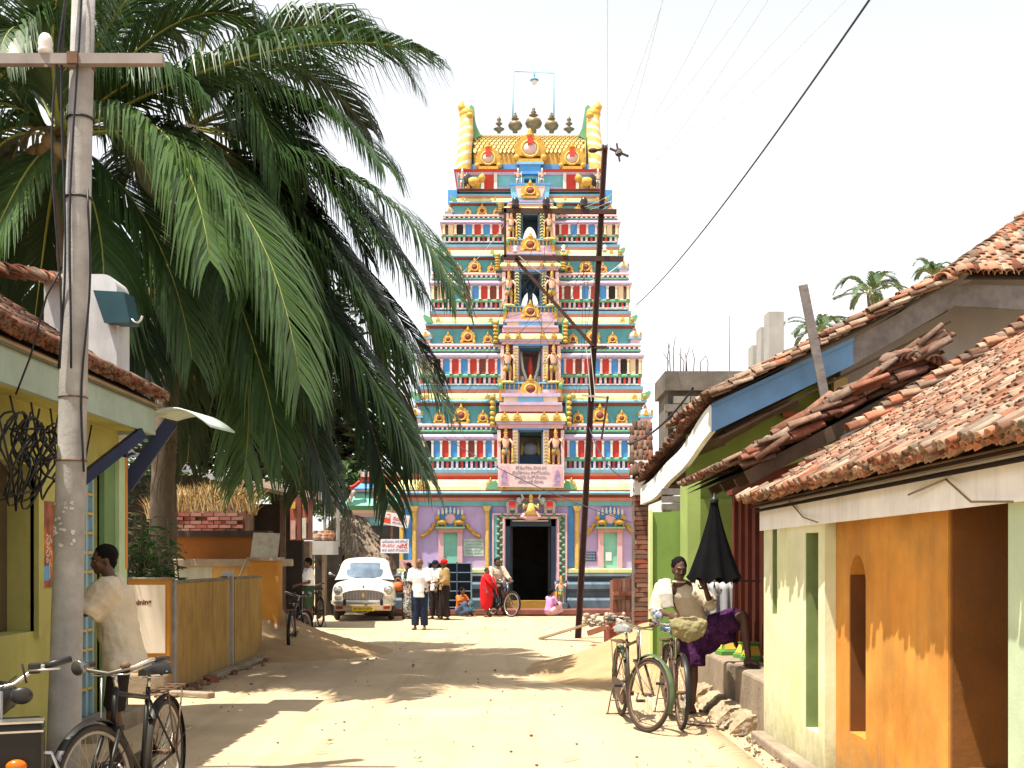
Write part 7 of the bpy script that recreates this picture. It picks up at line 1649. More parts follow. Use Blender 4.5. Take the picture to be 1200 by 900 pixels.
# broad leaved shrub behind the compound wall
def shrub():
    root = wthing('broad_leaved_shrub', 'glossy broad leaved green shrub behind the orange wall', 'shrub', (PX(170, 14.0), 14.0, 0)); rr = random.Random(6)
    lm = leafmat('glossy_leaf', (0.05, 0.14, 0.035), 0.35, 0.3, 0.25); b = MB(); n = 6; L = 0.17; pts = []
    prof = [0.15, 0.5, 0.85, 1.0, 0.8, 0.35, 0.02]
    for i in range(n + 1):
        t = i / n; wd = 0.048 * prof[i]; z = -0.05 * t * t; pts += [(-wd, L * t, z + 0.012), (0, L * t, z), (wd, L * t, z + 0.012)]
    o = b.av(pts); b.smooth = True
    for i in range(n): b.af([(3 * i, 3 * i + 1, 3 * i + 4, 3 * i + 3), (3 * i + 1, 3 * i + 2, 3 * i + 5, 3 * i + 4)], o)
    me = b.mesh('leaf', lm); st = MB()
    for k in range(26):
        x = PX(rr.uniform(140, 205), 14); y = 13.75 + rr.uniform(-.2, .6); h = PZ(rr.uniform(598, 660), 14); base = V((x + rr.uniform(-.2, .2), y, 0.2)); top = V((x, y, h)); pts = [base, base.lerp(top, .5) + V((rr.uniform(-.08, .08), 0, 0)), top]; st.tube(pts, [.015, .012, .007], 5)
        for j in range(12):
            t = 0.45 + 0.55 * j / 11; p = base.lerp(top, t); o = inst('leaf', me, root, p, (rr.uniform(-0.3, 0.7), rr.uniform(-.4, .4), j * 2.4 + rr.uniform(-.3, .3)), rr.uniform(.75, 1.25) )
    st.build('stems', M('shrub_stem', (0.12, 0.10, 0.05), 0.8), root)
shrub()
# ------------------------------------------------------------------ iron pole with arms, and overhead wires
IRON = M('dark_iron', (0.055, 0.025, 0.02), 0.75, 0.3, 6, dirt=0.2)
ipd = 22.4; ipx = PX(677, ipd)
ip = wthing('iron_pole', 'slim leaning dark iron electricity pole with frame arms in front of the temple', 'pole', (ipx, ipd, 0))
def iron_pole():
    a = V((ipx, ipd, -0.1)); t = P(709, 170, ipd)
    b = MB(); s = 0.075
    def at(py):
        z = PZ(py, ipd); return a + (t - a) * ((z - a.z) / (t.z - a.z))
    for dx in (-0.055, 0.055): b.bar(a + V((dx, 0, 0)), t + V((dx * .8, 0, 0)), 0.018, 0.12, (0, 1, 0))
    b.bar(a, t, 0.11, 0.016, (0, 1, 0)); b.build('shaft', IRON, ip)
    y1, y2, y3 = 248, 303, 408
    for y, x0, x1 in ((y1, 588, 722), (y2, 588, 730)):
        z = PZ(y, ipd); b = MB(); b.bar((PX(x0, ipd), ipd - 0.08, z), (PX(x1, ipd), ipd - 0.08, z - 0.03), 0.05, 0.10); b.build('cross_arm', IRON, ip)
    MB().bar((PX(592, ipd), ipd - 0.08, PZ(y1 - 2, ipd)), (PX(592, ipd), ipd - 0.08, PZ(y2, ipd)), 0.05, 0.05).build('hanger', IRON, ip)
    MB().bar((PX(604, ipd), ipd - 0.08, PZ(y2 + 2, ipd)), at(y3) + V((0, -.08, 0)), 0.05, 0.06).build('brace', IRON, ip)
    MB().bar(at(y3) + V((-.12, -.08, 0)), at(y3) + V((.25, -.08, 0)), 0.05, 0.05).build('step_bar', IRON, ip)
    MB().bar(at(465) + V((-.2, -.08, 0.02)), at(465) + V((.35, -.08, -0.03)), 0.02, 0.04).build('small_arm', M('pale_iron', (0.4, 0.36, 0.28), 0.7, 0.1), ip)
    MB().bar(at(465) + V((.33, -.08, 0)), at(515) + V((.25, -.08, 0)), 0.04, 0.04).build('drop_rod', IRON, ip)
    ins = MB(); ins.lathe([(0.02, -0.06), (0.02, 0), (0.07, 0.0), (0.08, 0.05), (0.06, 0.08), (0.075, 0.11), (0.05, 0.18), (0.001, 0.2)], 10); me = ins.mesh('insulator', M('dark_porcelain', (0.04, 0.03, 0.03), 0.3, 0.1))
    for px in (604, 640, 684): inst('insulator', me, ip, (PX(px, ipd), ipd - 0.08, PZ(y1 - 3, ipd)), None, 1.1)
    ins = MB(); ins.lathe([(0.05, 0), (0.06, 0.05), (0.03, 0.08), (0.055, 0.12), (0.02, 0.16)], 10); mw = ins.mesh('insulator', M('white_porcelain', (0.6, 0.58, 0.55), 0.3, 0.05))
    for px, py in ((660, 298), (708, 298), (604, 299)): inst('insulator', mw, ip, (PX(px, ipd), ipd - 0.16, PZ(py, ipd)), None, 0.9)
    # top clutter: shackles
    b = MB(); p = at(174)
    b.bar(p + V((-.30, 0, -.06)), p + V((.06, 0, 0.0)), 0.03, 0.04); b.bar(p + V((.10, 0, 0)), p + V((.48, 0, -.16)), 0.03, 0.04); b.bar(p + V((.24, 0, .10)), p + V((.30, 0, -.26)), 0.03, 0.05); b.ell(p + V((-.24, 0, -.04)), (.10, .05, .05), 8, 5); b.ell(p + V((.28, 0, -.08)), (.08, .05, .09), 8, 5); b.ell(p, .07, 8, 5)
    b.build('shackle', IRON, ip)
iron_pole()
def wire(name, label, a, c, sag, r, mat, group=None, n=20):
    a = V(a); c = V(c); pts = [a.lerp(c, i / n) + V((0, 0, -sag * 4 * (i / n) * (1 - i / n))) for i in range(n + 1)]
    o = MB().tube([p - a for p in pts], r, 5, False).build(name, mat, None, fix=False); o.location = a
    return tag(o, label, 'wire', group)
WB = M('wire_dark', (0.03, 0.035, 0.06), 0.6, 0.05); WL = M('wire_pale', (0.62, 0.72, 0.80), 0.4, 0.03); WW = M('wire_white', (0.55, 0.52, 0.48), 0.6, 0.05)
wire('service_cable', 'thick dark cable sagging across the open sky down behind the tower', P(1060, -60, 9.0), P(745, 358, 30.0), 0.25, 0.012, WB)
for i, (px, py) in enumerate(((712, -20), (790, -40), (786, -40), (858, -40), (905, -40), (925, -40), (985, -40), (1030, -40))):
    e = (P(712, 180, ipd), P(700, 172, ipd), P(718, 184, ipd), P(722, 180, ipd), P(712, 182, ipd), P(705, 246, ipd), P(684, 243, ipd), P(690, 246, ipd))[i]
    wire('overhead_wire', 'thin pale overhead line wire fixed to the %s of the iron pole' % ('top shackle' if i < 5 else 'upper arm'), P(px, py, 8.5), e, 0.3, 0.0028, WL, 'line wires at the %s' % ('top shackle' if i < 5 else 'upper arm'))
wire('overhead_wire', 'slack line wire looping from the upper arm of the iron pole to the tower', P(604, 243, ipd), P(520, 330, 33.4), 0.3, 0.006, WW)
wire('overhead_wire', 'loose line wire crossing the lilac wall above the doorway', P(520, 512, 26), P(740, 612, 20.5), 0.15, 0.010, WB)
wire('overhead_wire', 'white wire drooping between the lower arm and the right edge of the tower', P(608, 300, ipd - .2), P(735, 302, ipd + 1.5), 0.55, 0.010, WW)
wire('overhead_wire', 'white wire drooping past the gold kudus to the tower corner', P(690, 360, ipd), P(1150, 180, 33.5).lerp(P(800, 325, 33), 0.9), 0.4, 0.009, WW)
wire('overhead_wire', 'black service wire from the iron pole to the brick pier roof', P(690, 500, ipd), P(742, 560, 18.3), 0.3, 0.012, WB)
wire('overhead_wire', 'black wire bundle from the blue house eave past the brick pier', P(735, 520, 18), P(812, 455, 14.5), 0.15, 0.016, WB)
b = MB(); rr = random.Random(13)   # web of slack wires around the arms
for k in range(16):
    a = P(rr.choice((604, 640, 684, 700)), rr.choice((246, 302, 302)), ipd); c = P(rr.uniform(500, 760), rr.uniform(330, 520), 32.9); n = 12; sg_ = rr.uniform(.2, .9)
    b.tube([a.lerp(c, i / n) + V((0, 0, -sg_ * 4 * (i / n) * (1 - i / n))) for i in range(n + 1)], 0.005, 4, False)
tag(b.build('slack_wires', WB, fix=False), 'web of slack service wires fanning from the iron pole across the tower', 'wires', kind='stuff')
for px in (693, 698): MB().bar(P(px - 6, 408, ipd - .1), P(px, 470, ipd - .1), 0.015, 0.015).build('stay', WW, ip)
# ------------------------------------------------------------------ bicycles
TYRE = M('tyre_rubber', (0.035, 0.03, 0.026), 0.85, 0.2, 8, dirt=0.35); CHROME = M('dull_chrome', (0.48, 0.47, 0.45), 0.3, 0.15, 8, metal=0.9, dirt=0.25)
BLKP = M('black_enamel', (0.008, 0.0075, 0.0075), 0.45, 0.2, 6, dirt=0.06); RUST = M('rusty_steel', (0.13, 0.075, 0.045), 0.7, 0.35, 10); SADL = M('saddle_leather', (0.022, 0.02, 0.02), 0.4, 0.2, 6); SADB = M('saddle_blue', (0.10, 0.24, 0.42), 0.5, 0.2, 6)
WR = 0.345
def wheel(parent, name, c, T=None, guard=True, gm=BLKP, detail=True, rimm=None):
    """wheel in the local y-z plane round c; T optional steering matrix"""
    def mk(n, mat, par, fn):
        b = MB(); b.at(T); fn(b); return b.build(n, mat, par)
    w = mk(name, RUST, parent, lambda b: (b.tube([V(c) + V((-.05, 0, 0)), V(c) + V((.05, 0, 0))], .018, 8), b.tube([V(c) + V((-.085, 0, 0)), V(c) + V((.085, 0, 0))], .006, 6)))
    mk('tyre', TYRE, w, lambda b: b.torus(c, WR - .018, .019, 'x', 40, 8)); mk('rim', rimm or CHROME, w, lambda b: b.torus(c, WR - .044, .012, 'x', 40, 6))
    def sp(b):
        for i in range(32):
            a = 2 * pi * i / 32; a2 = a + (0.5 if i % 4 < 2 else -0.5); x = .028 if i % 2 else -.028
            b.tube([V(c) + V((x, .018 * cos(a2), .018 * sin(a2))), V(c) + V((0, (WR - .045) * cos(a), (WR - .045) * sin(a)))], .0013, 3, False)
    if detail: o = mk('spokes', CHROME, w, sp); o['kind'] = 'stuff'
    return w
def guard_arc(b, c, a0, a1, R=WR + .03, wd=.028, n=18):
    rows = []
    for i in range(n + 1):
        a = a0 + (a1 - a0) * i / n
        for x, dr in ((-wd, -.012), (0, .006), (wd, -.012)): rows.append(V(c) + V((x, (R + dr) * cos(a), (R + dr) * sin(a))))
    o = b.av(rows); b.smooth = True
    for i in range(n): b.af([(3 * i, 3 * i + 1, 3 * i + 4, 3 * i + 3), (3 * i + 1, 3 * i + 2, 3 * i + 5, 3 * i + 4)], o)
    b.smooth = False
def bicycle(label, loc, fwd, steer=0.0, group=None, paint=BLKP, saddle=SADL, guardm=BLKP, carrier=True, stand=True, lamp=False, lean=0.0, rim=None, detail=True, pedal=0.6):
    root = thing('bicycle', label, 'bicycle', loc, atan2(-fwd[0], fwd[1]), group); root.rotation_euler = (0, lean, root.rotation_euler[2])
    fw = V((0, .56, WR)); rw = V((0, -.56, WR)); bb = V((0, -.10, .28)); st_top = V((0, -.25, .80)); hd_lo = V((0, .36, .66)); hd_hi = V((0, .31, .86))
    ax = (hd_hi - hd_lo).normalized(); T = Matrix.Translation(hd_lo) @ Matrix.Rotation(steer, 4, ax) @ Matrix.Translation(-hd_lo)
    b = MB(); r = .015
    b.tube([bb, st_top], r, 8); b.tube([st_top + V((0, .02, -.06)), hd_hi + V((0, 0, -.03))], r, 8); b.tube([bb, hd_lo + V((0, 0, .03))], r * 1.05, 8); b.tube([hd_lo, hd_hi], .019, 8)
    for s in (-1, 1):
        b.tube([bb + V((s * .03, 0, 0)), rw + V((s * .06, 0, 0))], .010, 6); b.tube([st_top + V((s * .015, .01, -.08)), rw + V((s * .06, 0, 0))], .008, 6)
    b.tube([bb + V((-.04, 0, 0)), bb + V((.04, 0, 0))], .024, 8); b.build('frame', paint, root)
    b = MB(); b.at(T)
    for s in (-1, 1): b.tube([hd_lo + V((s * .05, .01, -.02)), hd_lo.lerp(fw, .6) + V((s * .055, .0, 0)), fw + V((s * .06, 0, 0))], [.014, .012, .009], 7)
    b.cbox(hd_lo + V((0, .01, -.02)), (.13, .035, .03)); b.build('fork', paint, root)
    wheel(root, 'front_wheel', fw, T, detail=detail, rimm=rim); wheel(root, 'rear_wheel', rw, None, detail=detail, rimm=rim)
    b = MB(); b.at(T); guard_arc(b, fw, -.35, 2.2)
    for s in (-1, 1): b.tube([fw + V((s * .06, 0, 0)), fw + V((s * .03, -.28, .20))], .004, 4)
    b.build('front_mudguard', guardm, root)
    b = MB(); guard_arc(b, rw, .75, 3.75)
    for s in (-1, 1): b.tube([rw + V((s * .06, 0, 0)), rw + V((s * .03, -.35, .08))], .004, 4); b.tube([rw + V((s * .06, 0, 0)), rw + V((s * .03, -.25, .26))], .004, 4)
    b.build('rear_mudguard', guardm, root)
    # handlebar, rods, grips
    b = MB(); b.at(T); q = hd_hi + V((0, 0, .07)); hz = .05
    b.tube([hd_hi, q], .013, 8); b.tube([q, q + V((0, .05, .02))], .013, 8); q = q + V((0, .05, .02))
    b.tube([q + V((-.25, -.17, .05)), q + V((-.24, -.06, .06)), q + V((-.17, -.01, .03)), q, q + V((.17, -.01, .03)), q + V((.24, -.06, .06)), q + V((.25, -.17, .05))], .0105, 8); hb = b.build('handlebar', CHROME, root)
    for s in (-1, 1):
        b = MB(); b.at(T); b.tube([q + V((s * .25, -.09, .055)), q + V((s * .252, -.21, .047))], .017, 8); b.build('grip', SADL, hb)
    b = MB(); b.at(T); b.tube([q + V((-.20, -.12, .03)), q + V((-.12, -.0, -.01)), q + V((.12, 0, -.01)), q + V((.20, -.12, .03))], .005, 5); b.tube([q + V((.03, .03, -.02)), hd_lo + V((.04, .06, 0)), hd_lo + V((.05, .05, -.06))], .004, 5); b.build('brake_rod', CHROME, hb)
    if lamp:
        b = MB(); b.at(T); b.lathe([(.001, -.03), (.03, -.02), (.042, .03), (.044, .05), (.04, .055), (.001, .05)], 14, q + V((.13, .05, .05)), Matrix.Rotation(-pi / 2, 3, 'X')); b.build('lamp', M('lamp_chrome', (.22, .22, .22), .3, .1, metal=.9), root)
    b = MB(); b.at(T); b.lathe([(.028, 0), (.03, .012), (.02, .028), (.001, .033)], 12, q + V((-.11, .0, .03))); b.build('bell', RUST, root)
    # saddle
    b = MB(); sz = st_top + V((0, -.04, .10)); b.tube([st_top, st_top + V((0, -.03, .07))], .012, 8)
    for s in (-1, 1): b.torus(sz + V((s * .055, -.10, -.035)), .022, .005, 'z', 10, 5); b.torus(sz + V((s * .055, -.10, -.015)), .022, .005, 'z', 10, 5); b.tube([sz + V((s * .055, -.1, -.05)), sz + V((s * .02, .12, -.03))], .006, 5)
    b.build('seat_post', CHROME, root)
    b = MB(); rows = []; n = 10
    for i in range(n + 1):
        t = i / n; y = .16 - .32 * t; w_ = .022 + .09 * max(0, (t - .25) / .75) ** 1.3 * (1 if t < .92 else .8); zt = .022 + .012 * t - .02 * max(0, .2 - t)
        for x, z in ((-1.0, -.035 * (1 + t)), (-.85, -.004), (-.4, .012), (0, .014), (.4, .012), (.85, -.004), (1.0, -.035 * (1 + t))): rows.append(sz + V((x * w_, y, zt + z)))
    o = b.av(rows); b.smooth = True
    for i in range(n):
        for j in range(6): b.af([(7 * i + j, 7 * i + j + 1, 7 * i + 8 + j, 7 * i + 7 + j)], o)
    b.smooth = False; b.af([tuple(range(7)), tuple(7 * n + j for j in range(6, -1, -1))], o); b.build('saddle', saddle, root)
    # drive
    b = MB(); b.torus(bb + V((.055, 0, 0)), .085, .006, 'x', 24, 5); 
    for i in range(5): b.tube([bb + V((.055, 0, 0)), bb + V((.055, .085 * cos(i * 1.257), .085 * sin(i * 1.257)))], .006, 4)
    b.build('chainring', RUST, root)
    b = MB(); R_ = Matrix.Rotation(atan2(rw.z - bb.z, rw.y - bb.y), 3, 'X')
    pts = [(x, z) for x, z in [(-.02 + bb.y + .115 * cos(a), bb.z + .115 * sin(a)) for a in [pi / 2 - i * pi / 8 for i in range(9)]]] + [(rw.y + .055 * cos(a), rw.z + .055 * sin(a)) for a in [-pi / 2 - i * pi / 6 for i in range(7)]]
    b.prism(pts, .066, .082, 'x'); b.build('chain_cover', paint, root)
    b = MB()
    for s in (-1, 1):
        a = pedal + (0 if s > 0 else pi); e = bb + V((s * .09, .165 * cos(a), .165 * sin(a))); b.tube([bb + V((s * .07, 0, 0)), bb + V((s * .09, 0, 0)), e], .008, 6)
    b.build('crank', CHROME, root)
    for s in (-1, 1):
        a = pedal + (0 if s > 0 else pi); e = bb + V((s * .14, .165 * cos(a), .165 * sin(a))); b = MB(); b.cbox(e, (.085, .055, .026)); b.build('pedal', SADL, root, .004)
    if carrier:
        b = MB(); z = .755
        for x in (-.06, 0, .06): b.tube([(x, -.34, z), (x, -.82, z)], .006, 5)
        for y in (-.36, -.52, -.68, -.82): b.tube([(-.065, y, z), (.065, y, z)], .006, 5)
        for s in (-1, 1): b.tube([(s * .06, -.76, z), rw + V((s * .07, -.01, .0))], .006, 5); b.tube([(s * .06, -.45, z), rw + V((s * .07, .01, .0))], .006, 5)
        b.build('carrier', RUST, root)
    if stand:
        b = MB()
        for s in (-1, 1): b.tube([rw + V((s * .075, 0, 0)), V((s * .13, -.60, .012))], .007, 5)
        b.tube([(-.15, -.60, .012), (.15, -.60, .012)], .008, 5); b.tube([(-.10, -.57, .15), (.10, -.57, .15)], .006, 5); b.build('stand', RUST, root)
    return root
gp = M('faded_green_enamel', (0.06, 0.10, 0.05), 0.45, 0.3, 8, dirt=0.35); gpb = M('worn_brown_enamel', (0.07, 0.04, 0.028), 0.5, 0.3, 8, dirt=0.35)
bikeL = bicycle('black roadster bicycle with headlamp parked in front of the boy in the cream shirt', (-2.25, 6.66, 0), (0.0, -1), -0.28, 'bicycles parked along the lane', BLKP, SADL, BLKP, True, True, True, 0.02, M('rim_dull', (0.3, 0.28, 0.25), .5, .2, metal=.5))
bikeM = bicycle('black bicycle on its stand beside the left sand heap', (PX(346, 18.9), 18.95, 0), (-0.06, 1), -0.35, 'bicycles parked along the lane', BLKP, SADL, BLKP, True, True, True, 0.0)
bikeN = bicycle('dark bicycle standing behind the man in green shorts', (PX(369, 26.6), 26.6, 0), (-0.42, 1), 0.1, 'bicycles parked along the lane', BLKP, SADL, BLKP, True, True, False, 0.0)
bikeR = bicycle('rusty brown bicycle with grey saddle parked alone left of the umbrella', (1.165, 10.8, 0), (0.09, -1), 0.42, 'bicycles parked along the lane', gpb, M('saddle_grey', (0.22, 0.23, 0.23), .5, .15), gp, True, True, False, 0.0, RUST)
bikeS = bicycle('bicycle with blue saddle that the man by the umbrella leans on', (1.60, 10.95, 0), (-0.03, -1), 0.05, 'bicycles parked along the lane', gpb, SADB, BLKP, True, True, False, 0.0, RUST)
bikeT = bicycle('bicycle held by the rider in front of the temple doorway', (PX(588, 31.0), 31.0, 0), (0.45, -0.9), 0.25, None, BLKP, SADL, BLKP, False, False, False, 0.0, M('rim_bright', (.6, .6, .58), .3, .1, metal=.7))
# cloth bundle hanging on the handlebar of the near bicycle
b = MB(); c = P(806, 733, 10.45); b.tube([c + V((-.17, 0, .03)), c + V((-.10, -.02, -.02)), c + V((0, -.03, -.06)), c + V((.10, -.02, -.03)), c + V((.17, 0, .03))], [(.04, .03), (.05, .09), (.055, .11), (.05, .09), (.035, .03)], 16, flat=(0, 0, 1)); b.tube([c + V((-.17, 0, .03)), c + V((-.08, .01, .07)), c + V((.08, .01, .07)), c + V((.17, 0, .03))], [(.03, .02), (.02, .012), (.02, .012), (.03, .02)], 8)
b.v = [tuple(V(p) - c) for p in b.v]
o = b.build('cloth_bundle', M('khaki_cloth', (0.21, 0.18, 0.09), 0.9, 0.2, 8, bump=.4, bscale=18), None, fix=False); o.location = c; tag(o, 'khaki cloth bundle hanging from the handlebar of the bicycle by the umbrella', 'bag')
m_ = o.modifiers.new('remesh', 'REMESH'); m_.mode = 'VOXEL'; m_.voxel_size = .009; m_.use_smooth_shade = True; ct_ = bpy.data.textures.new('bundle_folds', 'CLOUDS'); ct_.noise_scale = .06; ct_.noise_depth = 2; m_ = o.modifiers.new('folds', 'DISPLACE'); m_.texture = ct_; m_.strength = .045
b = MB(); c = P(771, 722, 10.6); b.ell(c, (.05, .04, .05), 14, 9); b.ell(c + V((-.03, 0, .04)), (.03, .025, .03), 10, 7); o = b.build('plastic_bag', M('plastic_white_blue', (0.45, 0.50, 0.58), 0.4, 0.3, 14, col2=(.04, .05, .1), scale2=20)); tag(o, 'small white and blue plastic bag tied to the bicycle with the blue saddle', 'bag')

# ------------------------------------------------------------------ motorcycle (mostly outside the picture)
def motorcycle():
    r = thing('motorcycle', 'black motorcycle with chrome trim standing beside the concrete pole', 'motorcycle', (-2.85, 6.02, 0), atan2(-.35, -.94))
    fw = V((0, .66, .30)); rw = V((0, -.62, .30))
    for c, n in ((fw, 'front_wheel'), (rw, 'rear_wheel')):
        b = MB(); b.torus(c, .245, .055, 'x', 32, 8); w = b.build(n, TYRE, r); b = MB(); b.torus(c, .19, .022, 'x', 28, 6); b.tube([c + V((-.07, 0, 0)), c + V((.07, 0, 0))], .05, 10); b.build('rim', CHROME, w)
        b = MB()
        for i in range(28): a = i * 2 * pi / 28; b.tube([c + V((.03 * (-1) ** i, .05 * cos(a + .4), .05 * sin(a + .4))), c + V((0, .19 * cos(a), .19 * sin(a)))], .002, 3, False)
        b.build('spokes', CHROME, w)['kind'] = 'stuff'
    b = MB(); 
    for s in (-1, 1): b.tube([fw + V((s * .09, 0, 0)), V((s * .09, .50, .62)), V((s * .09, .40, .92))], [.026, .024, .02], 10)
    b.build('fork', CHROME, r)
    b = MB(); guard_arc(b, fw, .2, 2.6, .33, .07); b.build('front_mudguard', BLKP, r)
    b = MB(); guard_arc(b, rw, .9, 3.6, .34, .08); b.build('rear_mudguard', BLKP, r)
    b = MB(); b.tube([(0, .34, .82), (0, .20, .86), (0, -.02, .84), (0, -.16, .76)], [(.09, .06), (.15, .11), (.15, .11), (.09, .06)], 14); b.build('fuel_tank', BLKP, r)
    b = MB(); b.tube([(0, -.12, .78), (0, -.35, .77), (0, -.62, .80), (0, -.80, .82)], [(.10, .045), (.13, .05), (.13, .05), (.09, .035)], 12); b.build('seat', SADL, r)
    b = MB(); b.cbox((0, .06, .40), (.26, .34, .30)); b.tube([(0, .12, .50), (0, .24, .72)], [.10, .08], 10)
    for i in range(6): b.cbox((0, .14 + .018 * i, .55 + .03 * i), (.22, .16, .010), Matrix.Rotation(.5, 3, 'X'))
    b.build('engine', M('cast_alloy', (.16, .16, .16), .45, .2, metal=.7), r)
    b = MB(); b.tube([(0, .38, .88), (0, .1, .25), (0, -.25, .28), (0, -.3, .70)], .022, 8); b.tube([(0, .36, .80), (0, -.8, .76)], .02, 8); b.build('frame', BLKP, r)
    b = MB(); b.tube([(-.10, .15, .30), (-.14, -.3, .26), (-.14, -.9, .34)], [.022, .04, .045], 10); b.build('exhaust', CHROME, r)
    # head lamp cowl with chrome rails
    b = MB(); b.cbox((.0, .52, .64), (.62, .26, .30)); b.build('cowl', BLKP, r, .03)
    for z in (.79, .745): MB().box(-.312, .312, .53, .656, z - .005, z + .005).build('chrome_trim', CHROME, r)
    b = MB(); b.lathe([(.001, 0), (.07, .01), (.09, .0), (.095, -.02)], 16, (0.06, .655, .66), Matrix.Rotation(-pi / 2, 3, 'X')); b.build('headlamp', CHROME, r)
    for s in (-1, 1):
        b = MB(); b.ell((s * .19, .68, .58), (.05, .03, .035), 12, 8); b.build('indicator', M('amber_lens', (.55, .12, .005), .25, .1, 5), r)
        b = MB(); b.tube([(s * .22, .40, .96), (s * .20, .42, 1.06)], .006, 5); b.ell((s * .20, .44, .90), (.055, .025, .045), 12, 8); b.build('mirror', SADL, r)
        b = MB(); b.tube([(s * .16, .22, .98), (s * .10, .40, .94)], .005, 5); b.build('cable', SADL, r)
    b = MB(); b.tube([(-.40, .28, 1.06), (-.26, .34, 1.03), (-.16, .36, .95), (0, .38, .92), (.16, .36, .95), (.26, .34, 1.03), (.40, .28, 1.06)], .012, 8); hb = b.build('handlebar', CHROME, r)
    for s in (-1, 1):
        b = MB(); b.tube([(s * .30, .32, 1.038), (s * .43, .27, 1.067)], .018, 10); b.build('grip', SADL, hb); b = MB(); b.cbox((s * .255, .345, 1.03), (.06, .05, .055)); b.build('switch_box', SADL, hb, .008); b = MB(); b.tube([(s * .23, .39, 1.02), (s * .38, .40, 1.03)], .006, 5); b.build('lever', CHROME, hb)
    b = MB(); b.tube([(-.06, .40, .28), (-.34, .46, .34), (-.38, .47, .50), (-.34, .46, .60), (0, .44, .62), (.34, .46, .60), (.38, .47, .50), (.34, .46, .34), (.06, .40, .28)], .013, 8); b.build('crash_guard', CHROME, r)
    b = MB(); b.tube([(.06, .0, .22), (.22, .1, .012)], .012, 6); b.build('side_stand', CHROME, r)
motorcycle()

